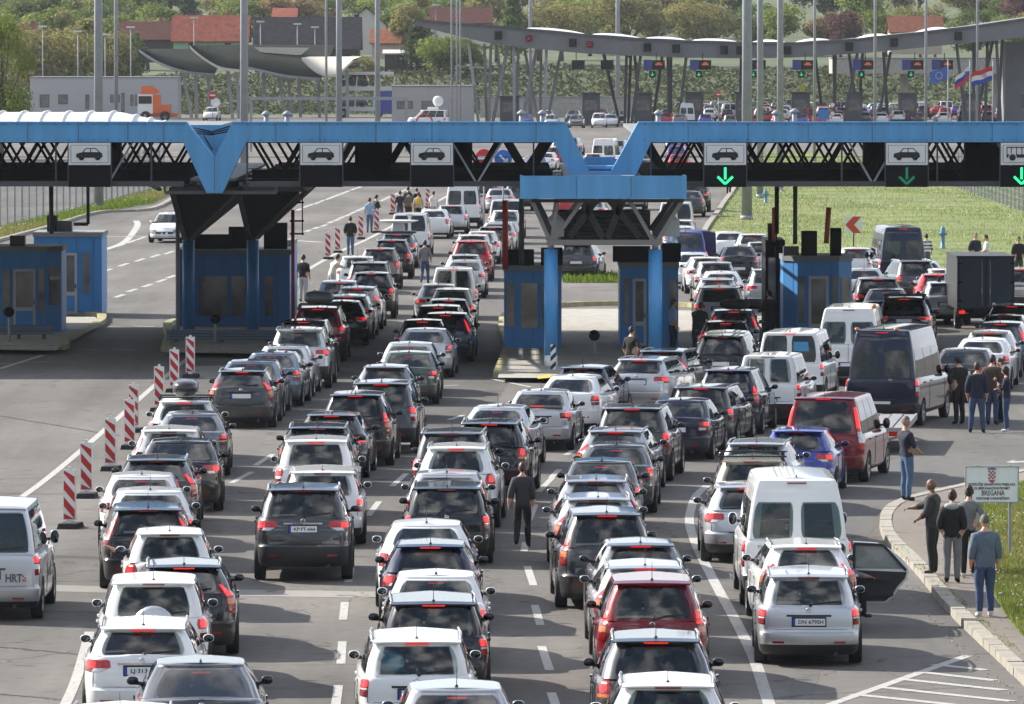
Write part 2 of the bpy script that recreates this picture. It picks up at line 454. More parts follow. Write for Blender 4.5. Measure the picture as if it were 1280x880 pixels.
BASE = dict(L=4.3, W=1.78, H=1.49, zs=.20, zb=1.02, zbf=.97, zd=None, zh=.72, yb0=.16, yb1=3.15, yt0=.50, yt1=2.45,
            rp=[(.2, .12), (.3, .04), (.42, 0), (.57, 0), (.60, .05), (.8, .06), (.97, .11)], zbt=.57, sh=.085, tum=.18,
            rr=.24, rf=.5, br=.10, bf=.30, grr=.20, grb=.08, Rw=.315, ro=.78, fo=.85, rails=False, spoil=.07, gl=(.07, .92), rw=6.9,
            side=True, dark=False, lamp='vert', pz=.74, blackb=False, crown=.022, tr=.04, whip=True, split=False, wiper=True, badge=True, brake='top')
TYPES = {
    'hatch': dict(name='hatchback', word='hatchback'),
    'hatchw': dict(name='hatchback', word='hatchback', L=4.2, W=1.77, H=1.46, lamp='wide', rr=.36, tum=.21, grr=.26, yt0=.62, rp=[(.2, .14), (.3, .05), (.42, 0), (.57, 0), (.60, .06), (.8, .08), (1.02, .15)], pz=.50),
    'suvr': dict(name='off_road_car', word='SUV', L=4.45, W=1.83, H=1.66, zs=.27, zb=1.14, zbf=1.07, zh=.9, yb0=.16, yt0=.58, yb1=3.2, yt1=2.5, rails=True, lamp='round', Rw=.35, pz=.88, ro=.86, fo=.85, tum=.20, rr=.34, grr=.26,
                rp=[(.27, .16), (.36, .06), (.5, 0), (.64, 0), (.67, .05), (.9, .08), (1.14, .15)], zbt=.64, blackb=True),
    'estatel': dict(name='estate_car', word='estate car', L=4.8, W=1.82, H=1.46, yb0=.18, yt0=.78, zb=1.05, zbf=1.0, yb1=3.5, yt1=2.75, pz=.84, rails=True, lamp='tall', rr=.32, ro=.95, fo=.9, tum=.2, grr=.26, spoil=.06, rw=6.2),
    'saloonr': dict(name='saloon_car', word='saloon', L=4.6, W=1.79, H=1.44, zb=1.0, zd=1.05, zbf=.96, yb0=.62, yt0=1.22, yb1=3.45, yt1=2.75, spoil=0, lamp='tall2', pz=.55, rr=.40, ro=.98, fo=.88,
                   rp=[(.2, .12), (.3, .04), (.42, 0), (.62, 0), (.65, .03), (.9, .05), (1.05, .09)], zbt=.62, br=.15, grr=.26, grb=.11, gl=(.07, .90), wiper=False, brake='glass', tum=.2, whip=True),
    'supermini': dict(name='hatchback', word='small hatchback', L=3.95, W=1.70, H=1.50, yb1=2.85, yt0=.42, yt1=2.15, zb=.98, lamp='round', rr=.34, ro=.68, fo=.78, rw=6.2),
    'estate': dict(name='estate_car', word='estate car', L=4.72, W=1.81, H=1.47, yb0=.15, yt0=.60, yb1=3.5, yt1=2.75, zb=1.07, zbf=1.0, pz=.86, rails=True, lamp='wide', rr=.26, ro=.95, fo=.9),
    'estatev': dict(name='estate_car', word='estate car', L=4.6, W=1.76, H=1.48, yb0=.12, yt0=.34, yb1=3.35, yt1=2.65, rails=True, lamp='vert', rr=.18, ro=.95, fo=.85, tum=.13,
                    rp=[(.2, .12), (.3, .05), (.42, 0), (.55, 0), (.58, .05), (.8, .06), (.97, .09)], spoil=.04, zb=.985),
    'pillar': dict(name='estate_car', word='estate car', L=4.55, W=1.78, H=1.49, yb0=.13, yt0=.40, yb1=3.3, yt1=2.6, rails=False, lamp='pillar', rr=.22, ro=.9, tum=.17, rw=5.6),
    'saloon': dict(name='saloon_car', word='saloon', L=4.75, W=1.82, H=1.45, zb=1.02, zd=1.06, zbf=.97, yb0=.68, yt0=1.28, yb1=3.55, yt1=2.85, spoil=0, lamp='wide', pz=.84, rr=.36, ro=1.0, fo=.9,
                   rp=[(.2, .12), (.3, .04), (.42, 0), (.60, 0), (.63, .03), (.9, .04), (1.01, .07)], zbt=.60, br=.14, grr=.22, grb=.10, gl=(.07, .90), wiper=False, brake='glass', tum=.17, whip=False),
    'saloonv': dict(name='saloon_car', word='saloon', L=4.5, W=1.74, H=1.43, zb=.98, zd=1.03, zbf=.95, yb0=.60, yt0=1.15, yb1=3.35, yt1=2.65, spoil=0, lamp='block', pz=.76, rr=.28, ro=.95, fo=.85,
                   rp=[(.2, .12), (.3, .04), (.42, 0), (.56, 0), (.59, .04), (.9, .05), (1.0, .08)], zbt=.56, br=.10, grr=.2, grb=.08, gl=(.07, .90), wiper=False, brake='glass', tum=.16),
    'fastback': dict(name='saloon_car', word='coupe saloon', L=4.85, W=1.87, H=1.40, zb=.97, zd=1.0, zbf=.93, yb0=.48, yt0=1.45, yb1=3.6, yt1=2.9, spoil=0, lamp='wide', pz=.70, rr=.42, ro=1.0, fo=.9,
                   rp=[(.2, .12), (.3, .04), (.42, 0), (.6, 0), (.63, .03), (.9, .05), (1.0, .10)], zbt=.60, br=.16, grr=.26, grb=.12, gl=(.05, .92), wiper=False, brake='glass', tum=.22, whip=False),
    'suv': dict(name='off_road_car', word='SUV', L=4.58, W=1.85, H=1.70, zs=.28, zb=1.18, zbf=1.10, zh=.92, yb0=.14, yt0=.46, yb1=3.2, yt1=2.5, rails=True, lamp='wide', Rw=.36, pz=.98, ro=.88, fo=.85, tum=.16,
                rp=[(.28, .16), (.36, .06), (.5, 0), (.66, 0), (.69, .05), (.9, .06), (1.08, .11)], zbt=.66, blackb=True),
    'suvp': dict(name='off_road_car', word='SUV', L=4.55, W=1.82, H=1.71, zs=.28, zb=1.16, zbf=1.10, zh=.92, yb0=.13, yt0=.38, yb1=3.2, yt1=2.5, rails=True, lamp='suvlow', Rw=.36, pz=.60, ro=.86, fo=.85, tum=.15, rw=6.,
                rp=[(.28, .16), (.36, .06), (.5, 0), (.66, 0), (.69, .05), (.9, .06), (1.08, .10)], zbt=.64, blackb=True),
    'mpv': dict(name='people_carrier', word='people carrier', L=4.6, W=1.82, H=1.68, zb=1.10, zbf=1.03, zh=.87, yb0=.14, yt0=.44, yb1=3.6, yt1=2.6, lamp='tall', rr=.3, pz=.78, ro=.9, fo=.9, tum=.2,
                rp=[(.2, .12), (.3, .04), (.45, 0), (.6, 0), (.63, .05), (.9, .06), (1.03, .11)], zbt=.60),
    'leisure': dict(name='delivery_van', word='compact van', L=4.3, W=1.78, H=1.83, zb=1.08, zbf=1.03, zh=.9, yb0=.10, yt0=.20, yb1=3.2, yt1=2.45, lamp='vlow', rr=.12, pz=.62, ro=.7, fo=.85, tum=.12, split=True,
                rp=[(.2, .12), (.3, .05), (.45, 0), (.56, 0), (.59, .05), (.9, .06), (1.08, .08)], zbt=.56, spoil=0, wiper=False, grr=.10, grb=.04, br=.05, rw=5.6, whip=True, blackb=True),
    'minibus': dict(name='minibus', word='minibus', L=4.9, W=1.92, H=1.95, zs=.24, zb=1.14, zbf=1.08, zh=1.0, yb0=.10, yt0=.22, yb1=4.1, yt1=3.3, lamp='vlow', rr=.13, pz=.80, ro=.95, fo=.9, tum=.14, Rw=.34,
                rp=[(.24, .12), (.34, .05), (.45, 0), (.56, 0), (.59, .05), (.9, .06), (1.14, .08)], zbt=.56, spoil=.03, grr=.10, grb=.05, br=.05, rw=6.2, fo_=1),
    'vanp': dict(name='minibus', word='minibus', L=4.9, W=1.91, H=1.93, zs=.24, zb=1.10, zbf=1.06, zh=.95, yb0=.12, yt0=.30, yb1=4.0, yt1=3.2, lamp='vpillar', rr=.2, pz=.80, ro=.95, fo=.9, tum=.16, Rw=.34,
                rp=[(.24, .12), (.34, .05), (.45, 0), (.6, 0), (.63, .05), (.9, .06), (1.10, .10)], zbt=.60, spoil=.05, grr=.13, grb=.05, br=.06, rw=5.4, dark=True),
    'vansplit': dict(name='passenger_van', word='van', L=4.8, W=1.91, H=1.97, zs=.24, zb=1.12, zbf=1.08, zh=1.0, yb0=.10, yt0=.18, yb1=4.0, yt1=3.2, lamp='vlow', rr=.12, pz=.70, ro=.9, fo=.9, tum=.12, Rw=.34, split=True,
                rp=[(.24, .12), (.34, .05), (.45, 0), (.56, 0), (.59, .05), (.9, .06), (1.12, .08)], zbt=.54, spoil=0, wiper=False, grr=.09, grb=.04, br=.04, rw=5.8, dark=True, blackb=True),
    'tallvan': dict(name='tall_van', word='tall van', L=5.7, W=1.99, H=2.58, zs=.30, zb=1.28, zbf=1.22, zh=1.15, yb0=.10, yt0=.24, yb1=4.95, yt1=4.1, lamp='vlow2', rr=.13, pz=.62, ro=1.0, fo=.95, tum=.17, Rw=.35, split=True,
                rp=[(.30, .12), (.38, .05), (.5, 0), (.60, 0), (.63, .05), (.9, .06), (1.28, .08)], zbt=.60, spoil=0, wiper=False, grr=.10, grb=.05, br=.05, rw=5.8, gl=(.04, .60), dark=True, blackb=True, whip=False, tr=.09),
    'transit': dict(name='tall_van', word='tall van', L=5.2, W=1.97, H=2.30, zs=.28, zb=1.22, zbf=1.18, zh=1.1, yb0=.08, yt0=.24, yb1=4.6, yt1=3.8, lamp='vlow2', rr=.11, pz=.62, ro=.95, fo=.9, tum=.17, Rw=.34, split=True,
                rp=[(.28, .12), (.36, .05), (.5, 0), (.58, 0), (.61, .04), (.9, .05), (1.22, .07)], zbt=.58, spoil=0, wiper=False, grr=.08, grb=.04, br=.04, rw=5.9, gl=(.04, .64), dark=False, blackb=True, whip=False, tr=.08),
}
CARTYPE = {}

def make_type(key):
    P = dict(BASE); P.update(TYPES[key])
    L, W, H, zs, zb = P['L'], P['W'], P['H'], P['zs'], P['zb']
    zd = P['zd'] or zb
    van = key in ('minibus', 'vanp', 'vansplit', 'tallvan', 'transit')
    saloon = P['zd'] is not None
    ztab = [(0, zd), (P['yb0'] + .02, zd if saloon else zb), (P['yb0'] + .5, zb), (P['yb1'], P['zbf']), (P['yb1'] + .15, P['zbf'] - .02), (L - .35, P['zh'] + .07), (L, P['zh'] - .08)]
    ztop = lambda y: interp(ztab, y)
    tk = .03 if van or key == 'leisure' else .115
    tap = lambda y: 1 - tk * abs(2 * y / L - 1) ** 2.3
    tapg = lambda y: tap(y) * (1 - (0 if van else .035) * max(0, 1 - 1.6 * y / L) ** 1.2)
    fprof = [(0, .14), (.15, .04), (.35, 0), (.6, .02), (.85, .10), (1, .22)]
    wprof = [(0, .08), (.06, .035), (.2, .015), (.4, .004), (.6, 0), (.8, .012), (.92, .03), (1, P['sh'])]
    fb = (P['zbt'] - zs) / (zd - zs)
    fs = sorted(set([0, .05, .12, .22, .34, fb - .012, fb, fb + .045, fb + .12, .72, .80, .87, .92, .955, .98, 1.0]))
    Stub = [i / 12 for i in range(1, 12)]
    def trow(f):
        zc = zs + (zd - zs) * f
        w = W / 2 - interp(wprof, f)
        top_in = max(0, (f - .92) / .08) ** 2 * .03
        pts = half_ring(w, interp(P['rp'], zc) + top_in, L - interp(fprof, f), P['rr'], P['rf'], P['br'], P['bf'], Stub)
        return [(x * tap(y), y - L / 2, zs + (ztop(y) - zs) * f) for x, y in pts]
    rows = [trow(f) for f in fs]
    nh = len(rows[0])
    def full(row): return row + [(-x, y, z) for x, y, z in row[-2:0:-1]]
    n = len(full(rows[0]))
    tub = MB()
    for r in rows: tub.v.extend(full(r))
    for k in range(len(rows) - 1):
        for i in range(n):
            j = (i + 1) % n
            tub.f.append((k * n + i, k * n + j, (k + 1) * n + j, (k + 1) * n + i)); tub.m.append(0); tub.s.append(True)
    def cap(mb, row, base, up, crown, n, nh, cols=4):
        # closes a ring with rows from its left point to its right point
        idx = {}
        for i in range(nh):
            r_ = base + i; l_ = base + (n - i) % n
            if i in (0, nh - 1): idx[i] = [r_] * (cols + 1); continue
            line = [l_]
            for c in range(1, cols):
                t = -1 + 2 * c / cols
                x, y, z = row[i]
                mb.v.append((x * t, y, z + crown * (1 - t * t))); line.append(len(mb.v) - 1)
            line.append(r_); idx[i] = line
        for i in range(nh - 1):
            for c in range(cols):
                f = []
                for q in (idx[i][c], idx[i][c + 1], idx[i + 1][c + 1], idx[i + 1][c]):
                    if q not in f: f.append(q)
                if len(f) > 2:
                    mb.f.append(tuple(f)); mb.m.append(0); mb.s.append(True)
    cap(tub, rows[0], 0, -1, 0, n, nh)
    cap(tub, rows[-1], (len(rows) - 1) * n, 1, .03, n, nh)
    me = tub.mesh('tub')
    # greenhouse
    tr = P['tr']; zt = H - P['crown'] - tr
    wb = W / 2 - P['sh'] - .004; wt = wb - P['tum']
    if key == 'panel': Sg = [.1, .9]
    d0, d1, d2, d3 = (.035, .30, .62, .95) if not saloon else (.10, .30, .62, .95)
    if van: d0, d1, d2, d3 = .04, .34, .66, .93
    Sg = [d0, (d0 + d1) / 2, d1, d1 + .025, (d1 + d2) / 2, d2, d2 + .025, (d2 + d3) / 2, d3]
    gb = half_ring(wb, P['yb0'], P['yb1'], P['grr'], .30, P['grb'], .22, Sg)
    gt = half_ring(wt, P['yt0'], P['yt1'], P['grr'] * .8, .26, P['grb'] * .8, .16, Sg)
    ng = len(gb)
    def gpt(i, g, off=0.):
        s = 1
        if i < 0: i, s = -i, -1
        i0 = min(int(i), ng - 2); t = i - i0
        def at(i, g):
            (xb, yb), (xt, yt) = gb[i], gt[i]
            bu = .022 * math.sin(PI * g)
            x = lerp(xb * tap(yb), xt * tapg(yt), g); y = lerp(yb, yt, g)
            l = math.hypot(x, 1e-6)
            side = min(1, x / (wt * .9))
            x += bu * side
            if i < NR + NC: y -= bu * .6 * (1 - side * .6)
            return Vector((x, y - L / 2, lerp(ztop(yb) - .004, zt, g)))
        p = at(i0, g) * (1 - t) + at(i0 + 1, g) * t
        if off:
            e = .02
            a = gpt_n(i0, t, g, e, at)
            p = p + a * off
        return Vector((p.x * s, p.y, p.z))
    def gpt_n(i0, t, g, e, at):
        u = at(i0 + 1, g) - at(i0, g)
        g1 = min(1, g + e); g0 = max(0, g - e)
        v = at(i0, g1) - at(i0, g0)
        nrm = u.cross(v)
        return nrm.normalized() if nrm.length > 0 else Vector((0, 0, 1))
    g0, g1 = P['gl']
    gs = [0, g0 * .5, g0, (g0 + g1) / 2, g1, (g1 + 1) / 2, 1]
    gm = MB(); grows = []
    for g in gs:
        half = [tuple(gpt(i, g)) for i in range(ng)]
        grows.append(half)
    for k, (ins, up) in enumerate(((tr * .35, tr * .62), (tr * 1.1, tr * .92), (tr * 2.2, tr * 1.0))):
        half = []
        for (x, y, z) in grows[len(gs) - 1]:
            cy = (P['yt0'] + P['yt1']) / 2 - L / 2
            hy = (P['yt1'] - P['yt0']) / 2
            half.append((x * (1 - ins / wt), cy + (y - cy) * (1 - ins / hy * .8), z + up))
        grows.append(half)
    N2 = 2 * ng - 2
    for r in grows: gm.v.extend(r + [(-x, y, z) for x, y, z in r[-2:0:-1]])
    rearI = NR + NC
    iR = P['rw']
    sideI = lambda k: rearI + k
    wins = [(sideI(0), sideI(2)), (sideI(3), sideI(5)), (sideI(6), sideI(8))]
    if key in ('tallvan', 'transit'): pass
    frI = rearI + 9 + 2
    for k in range(len(grows) - 1):
        for i in range(N2):
            j = (i + 1) % N2
            ih = i if i < ng - 1 else N2 - 1 - i      # half index of the segment's lower end
            hole = False
            if 2 <= k <= 3:
                if ih + 1 <= int(iR): hole = True
                if P['side'] and any(a <= ih and ih + 1 <= b for a, b in wins): hole = True
                if ih >= frI: hole = True
            if P['split'] and 2 <= k <= 3 and ih == 0: hole = False
            if hole: continue
            gm.f.append((k * N2 + i, k * N2 + j, (k + 1) * N2 + j, (k + 1) * N2 + i)); gm.m.append(0); gm.s.append(True)
    cap(gm, grows[-1], (len(grows) - 1) * N2, 1, P['crown'], N2, ng, 6)
    # ray surface: closed tub plus a closed greenhouse
    rs = MB(); rs.v = list(tub.v); rs.f = list(tub.f)
    o = len(rs.v); rs.v += gm.v
    for k in range(len(gs) - 1):
        for i in range(N2):
            j = (i + 1) % N2
            rs.f.append(tuple(o + q for q in (k * N2 + i, k * N2 + j, (k + 1) * N2 + j, (k + 1) * N2 + i)))
    bvh = BVHTree.FromPolygons([Vector(v) for v in rs.v], rs.f)
    cx0 = W / 2 - .38
    def wrap(p, z, off=.0):
        """point of the rear surface: p metres from the middle, going round the corner past cx0"""
        s = 1 if p >= 0 else -1
        p = abs(p)
        if p <= cx0: org, d = Vector((p, 1.2 - L / 2, z)), Vector((0, -1, 0))
        else:
            a = min((p - cx0) / .38, 1.7)
            org, d = Vector((cx0, .48 - L / 2, z)), Vector((math.sin(a), -math.cos(a), 0))
        best = None
        o_ = org
        for _ in range(6):
            h = bvh.ray_cast(o_, d)
            if h[0] is None: break
            best = h[0]; o_ = h[0] + d * 1e-4
        if best is None: best = org + d * .3
        best = best + d * off
        return Vector((best.x * s, best.y, best.z))
    # wheel arches
    A = put('tmp', me)
    arch = MB()
    axr, axf = P['ro'] - L / 2, L - P['fo'] - L / 2
    for ay in (axr, axf):
        for s in (-1, 1):
            arch.lathe([(0, 0), (P['Rw'] * 1.14, 0), (P['Rw'] * 1.14, s * .5), (0, s * .5)], 28, (s * (W / 2 - .27), ay, P['Rw']), 'x')
    B = arch.build('tmp2', [])
    bm = bmesh.new(); bm.from_mesh(B.data); bmesh.ops.remove_doubles(bm, verts=bm.verts, dist=1e-4); bmesh.ops.recalc_face_normals(bm, faces=bm.faces); bm.to_mesh(B.data); bm.free()
    md = A.modifiers.new('b', 'BOOLEAN'); md.operation = 'DIFFERENCE'; md.object = B; md.solver = 'EXACT'
    dg = bpy.context.evaluated_depsgraph_get()
    tubm = bpy.data.meshes.new_from_object(A.evaluated_get(dg))
    bpy.data.objects.remove(A); bpy.data.objects.remove(B)
    body, bump = MB(), MB()
    bumpslot = 1 if P['blackb'] else 0
    gy0, gy1 = P['yb0'] - L / 2, P['yb1'] - L / 2
    for k, dst in ((0, body), (1, bump)):
        dst.v.extend([tuple(v.co) for v in tubm.vertices])
    for p in tubm.polygons:
        c = p.center
        inr = abs(c.x) < W / 2 - .05 and any(abs(c.y - ay) < P['Rw'] * 1.12 and (c.z - P['Rw']) ** 2 + (c.y - ay) ** 2 < (P['Rw'] * 1.15) ** 2 for ay in (axr, axf))
        isb = c.y < -L / 2 + .42 and zs + .02 < c.z < P['zbt'] + .004 and abs(p.normal.z) < .98 and not inr
        ft = (c.z - zs) / (ztop(c.y + L / 2) - zs)
        if isb:
            bump.f.append(tuple(p.vertices)); bump.s.append(True)
            bump.m.append(1 if (c.z < zs + (.14 if not P['blackb'] else .9)) else 0)
        else:
            mi = 0
            if p.normal.z < -.9 or c.z < zs + .05 or inr: mi = 1
            elif P['blackb'] and ft < .16: mi = 1
            elif p.normal.z > .9 and gy0 + .06 < c.y < gy1 - .06 and abs(c.x) < wb - .01 and c.z > zb * .8: mi = 3
            body.f.append(tuple(p.vertices)); body.m.append(mi); body.s.append(True)
    bpy.data.meshes.remove(tubm)
    body.add(gm.v, gm.f, 0, True)
    # seams of the tailgate and doors
    def strip(pts, wd=.012, mi=2):
        for a, b in zip(pts[:-1], pts[1:]):
            body.bar(a, b, wd, .004, mi)
    zt0, zt1 = P['zbt'] + .05, (zd if saloon else zb) - .03
    px = W / 2 - (.17 if not van else .03)
    zl = [lerp(zt0, zt1, i / 5) for i in range(6)]
    for s in (-1, 1): strip([wrap(s * px, z, .001) for z in zl])
    if P['split']: strip([wrap(0, lerp(zt0, zb, i / 5), .001) for i in range(6)], .012)
    strip([wrap(lerp(-px, px, i / 8), zt0, .001) for i in range(9)])
    for ydoor in ([P['yb0'] + .95, P['yb0'] + 1.95, P['yb1'] - .1] if not van else [P['yb0'] + 1.8, P['yb1'] - .7]):
        for s in (-1, 1):
            pts = []
            for i in range(7):
                z = lerp(zs + .12, zb - .04, i / 6)
                h = bvh.ray_cast(Vector((s * 2, ydoor - L / 2, z)), Vector((-s, 0, 0)))
                if h[0]: pts.append(h[0] + Vector((s * .001, 0, 0)))
            strip(pts)
    for s in (-1, 1):                                     # door handles and a side rub line
        for yy in (P['yb0'] + 1.15, P['yb0'] + 2.1):
            body.box((s * (W / 2 - .012), yy - L / 2, zb - .14), (.03, .2, .035), mi=0)
    if P['spoil']:
        q = P['yt0'] - L / 2; z = zt + tr; t = P['spoil']; ww = wt * .96
        vs = []
        for x in (-1, -.7, 0, .7, 1):
            bow = .03 * x * x
            vs += [(x * ww, q + .12 + bow, z + .012 + .02 * (1 - x * x)), (x * ww, q - t + bow, z - .012 + .012 * (1 - x * x)), (x * ww, q - t + .01 + bow, z - .028), (x * ww, q + .05 + bow, z - .05)]
        body.add(vs, [(a * 4 + k, a * 4 + (k + 1) % 4, a * 4 + 4 + (k + 1) % 4, a * 4 + 4 + k) for a in range(4) for k in range(4)] + [(0, 1, 2, 3), (19, 18, 17, 16)], 0, True)
    T = dict(P=P, parts=[])
    PM = PAINT['white']
    def part(name, m, sub=None, kids=()):
        T['parts'].append((name, m, list(kids)))
    part('body', body.mesh('car_body', [PM, BLACKTRIM, GAP, CABIN], 38))
    part('bumper', bump.mesh('car_bumper', [PM, BLACKTRIM], 38))
    # glass
    GM = GLASSD if P['dark'] else GLASS
    def pane(ia, ib, ga, gb_, nI, name, gmat, rad=.0, off=.004):
        mb = MB(); nG = 8
        for k in range(nG + 1):
            g = lerp(ga, gb_, k / nG)
            e = 0
            kk = min(k, nG - k)
            if rad and kk < 2: e = rad * (1, .25)[kk]
            for i in range(nI + 1):
                mb.v.append(tuple(gpt(lerp(ia + e, ib - e, i / nI), g, off)))
        for k in range(nG):
            for i in range(nI):
                a = k * (nI + 1) + i
                mb.f.append((a, a + 1, a + nI + 2, a + nI + 1)); mb.m.append(0); mb.s.append(True)
        return mb.mesh(name, [gmat])
    ge = .035
    rg = (g0 - ge * .7, g1 + ge * .8)
    if P['split']:
        part('rear_window', pane(.55, iR + .1, *rg, 10, 'rear_window', GM, .35))
        T['parts'].append(('rear_window', pane(-iR - .1, -.55, *rg, 10, 'rear_window', GM, .35), []))
    else:
        part('rear_window', pane(-iR - .25, iR + .25, *rg, 26, 'rear_window', GM, .8))
    part('windscreen', pane(frI + .05, ng - 1.0001, g0 - ge, g1 + ge, 12, 'windscreen', GLASS))
    T['parts'].append(('windscreen', None, []))
    a = pane(frI - .1, ng - 1.001, g0 - ge, g1 + ge, 12, 'windscreen', GLASS)
    b_ = pane(-(ng - 1.001), -(frI - .1), g0 - ge, g1 + ge, 12, 'windscreen', GLASS)
    wsm = MB()
    for m_ in (a, b_):
        wsm.add([v.co for v in m_.vertices], [tuple(p.vertices) for p in m_.polygons], 0, True)
    T['parts'] = [q for q in T['parts'] if q[0] != 'windscreen']
    part('windscreen', wsm.mesh('windscreen', [GLASS]))
    if P['side']:
        for s in (-1, 1):
            sm = MB()
            for wi, (ia, ib) in enumerate(wins):
                x = pane(ia - .12, ib + .12, g0 - ge, g1 + ge, 3, 'sw', GM)
                sm.add([(v.co.x * s, v.co.y, v.co.z) for v in x.vertices], [tuple(p.vertices) for p in x.polygons], 0, True)
            part('side_windows', sm.mesh('side_windows', [GM]))
    # tail lamps
    def lamp_mesh(rows, cells, s):
        """rows: (z, p0, p1); cells: function (row fraction, p fraction) -> slot"""
        mb = MB(); nP, nZ = 12, 12
        for k in range(nZ + 1):
            z = lerp(rows[0][0], rows[-1][0], k / nZ)
            p0 = interp([(r[0], r[1]) for r in rows], z); p1 = interp([(r[0], r[2]) for r in rows], z)
            for i in range(nP + 1):
                edge = i in (0, nP) or k in (0, nZ)
                mb.v.append(tuple(wrap(s * lerp(p0, p1, i / nP), z, -.004 if edge else .014)))
        for k in range(nZ):
            for i in range(nP):
                a = k * (nP + 1) + i
                mb.f.append((a, a + 1, a + nP + 2, a + nP + 1)); mb.s.append(True)
                mb.m.append(cells((k + .5) / nZ, (i + .5) / nP))
        return mb.mesh('tail_light', [LENS, LIT, CLEAR, AMBER, LITSOFT], 30)
    h = W / 2
    st = P['lamp']
    LS = {
        'vert': ([(zb - .30, h - .17, h + .10), (zb - .04, h - .18, h + .09)], lambda k, i: 1 if k > .62 and i < .8 else (2 if .42 < k < .52 else (4 if k > .5 else 0))),
        'wide': ([(zd - .24, h - .30, h + .14), (zd - .16, h - .46, h + .18), (zd - .05, h - .44, h + .14)], lambda k, i: 2 if (k < .3 and i < .45) else (1 if (.35 < k < .85 and .38 < i < .82) else (4 if k > .3 else 0))),
        'block': ([(zd - .29, h - .30, h + .10), (zd - .08, h - .33, h + .10)], lambda k, i: 1 if (k > .5 and i > .35) else (2 if k < .35 and i < .5 else 0)),
        'pillar': ([(zb - .22, h - .15, h + .12), (zb + .02, h - .16, h + .06), (zt - .10, h - .20, h - .06)], lambda k, i: 1 if k > .32 else (2 if k > .22 else 0)),
        'round': ([(zb - .28, h - .20, h + .04), (zb - .24, h - .27, h + .09), (zb - .13, h - .29, h + .12), (zb - .04, h - .24, h + .08), (zb - .01, h - .18, h + .02)], lambda k, i: 1 if (k - .62) ** 2 + (i - .5) ** 2 < .075 else (3 if k < .22 else 0)),
        'suvlow': ([(zb - .36, h - .15, h + .10), (zb - .10, h - .22, h + .14), (zb - .02, h - .18, h + .12)], lambda k, i: 1 if k > .58 and i > .15 else (2 if .35 < k < .5 else 4 if k > .5 else 0)),
        'tall2': ([(zd - .30, h - .22, h + .15), (zd - .16, h - .26, h + .18), (zd - .05, h - .20, h + .15)], lambda k, i: 1 if k > .55 and i > .3 else (2 if .3 < k < .45 else 0)),
        'tall': ([(zb - .34, h - .16, h + .12), (zb - .02, h - .17, h + .13), (zb + .16, h - .10, h + .06)], lambda k, i: 1 if k > .55 else (3 if .35 < k < .5 else 0)),
        'vlow': ([(zb - .36, h - .14, h + .13), (zb - .02, h - .14, h + .12)], lambda k, i: 1 if k > .66 else (2 if .3 < k < .62 else 0)),
        'vlow2': ([(zb - .50, h - .11, h + .12), (zb - .02, h - .11, h + .12)], lambda k, i: 1 if k > .70 else (2 if .36 < k < .55 else 4 if .2 < k < .36 else 0)),
        'vpillar': ([(zb - .34, h - .14, h + .10), (zb, h - .15, h + .08), (zt - .14, h - .20, h - .04)], lambda k, i: 1 if k > .5 else (2 if .2 < k < .42 else 4)),
    }
    rows_, cells = LS[st]
    for s in (-1, 1): part('tail_light', lamp_mesh(rows_, cells, s))
    # high brake light
    mb = MB()
    if P['brake'] == 'top':
        q = gpt(0, 1.)
        y = q.y - max(P['spoil'], .012) - .002
        mb.box((0, y, zt + tr - .026 if P['spoil'] > .02 else zt + .01), (.34, .02, .022))
    else:
        q = gpt(0, g1 - .06); mb.box((0, q.y + .03, q.z - .01), (.26, .02, .022))
    part('brake_light', mb.mesh('brake_light', [LIT3]))
    # number plate on its black surround
    pl = wrap(0, P['pz'], .0)
    mb = MB()
    mb.box((0, pl.y + .004, P['pz']), (.56, .02, .16), mi=1)
    mb.box((0, pl.y - .012, P['pz']), (.52, .014, .11), mi=0)
    mb.box((-.24, pl.y - .0145, P['pz']), (.04, .012, .11), mi=2)
    part('number_plate', mb.mesh('number_plate', [PLATE, BLACKTRIM, PLATEBLUE]))
    T['plate'] = (pl.y - .0205, P['pz'])
    # chrome strip over the plate, badge, exhaust, lower reflectors
    mb = MB()
    zc = P['pz'] + .10
    pts = [wrap(x * .36, zc, .008) for x in (-1, -.5, 0, .5, 1)]
    for a, b in zip(pts[:-1], pts[1:]): mb.bar(a, b, .016, .03, 0)
    part('tailgate_handle', mb.mesh('tailgate_handle', [CHROME if key in ('saloon', 'estate', 'fastback', 'suv') else BLACKTRIM]))
    if P['badge']:
        mb = MB(); zz = (zd if saloon else zb) - .055
        c = wrap(0 if not P['split'] else .25, zz, .004)
        mb.lathe([(.036, -.010), (.045, -.006), (.045, .004), (.036, .006)], 14, (c.x, c.y, c.z), 'y')
        mb.bar((c.x - .03, c.y - .006, c.z), (c.x + .03, c.y - .006, c.z + .002), .006, .014)
        part('badge', mb.mesh('badge', [CHROME]))
    for s in (-1, 1):
        mb = MB()
        c = wrap(s * (W / 2 - .30), P['zbt'] - .16, .004); d = wrap(s * (W / 2 - .48), P['zbt'] - .16, .004)
        mb.bar(c, d, .012, .035)
        part('bumper_reflector', mb.mesh('bumper_reflector', [LENS]))
    mb = MB(); mb.tube((W / 2 - .45, .03 - L / 2, zs + .02), (W / 2 - .45, .3 - L / 2, zs + .02), .035, n=10)
    part('exhaust_pipe', mb.mesh('exhaust_pipe', [BLACKTRIM]))
    if P['wiper']:
        mb = MB(); a = gpt(.3, g0 - .01, .012); b = gpt(4.6, g0 + .10, .018)
        mb.bar(a, b, .012, .022); mb.sphere(a, .03, 8, 5)
        mb.bar(gpt(1.6, g0 + .05, .02), gpt(5.4, g0 + .11, .014), .008, .016)
        part('wiper', mb.mesh('wiper', [BLACKTRIM]))
    mb = MB(); q = gpt(0, 1.)
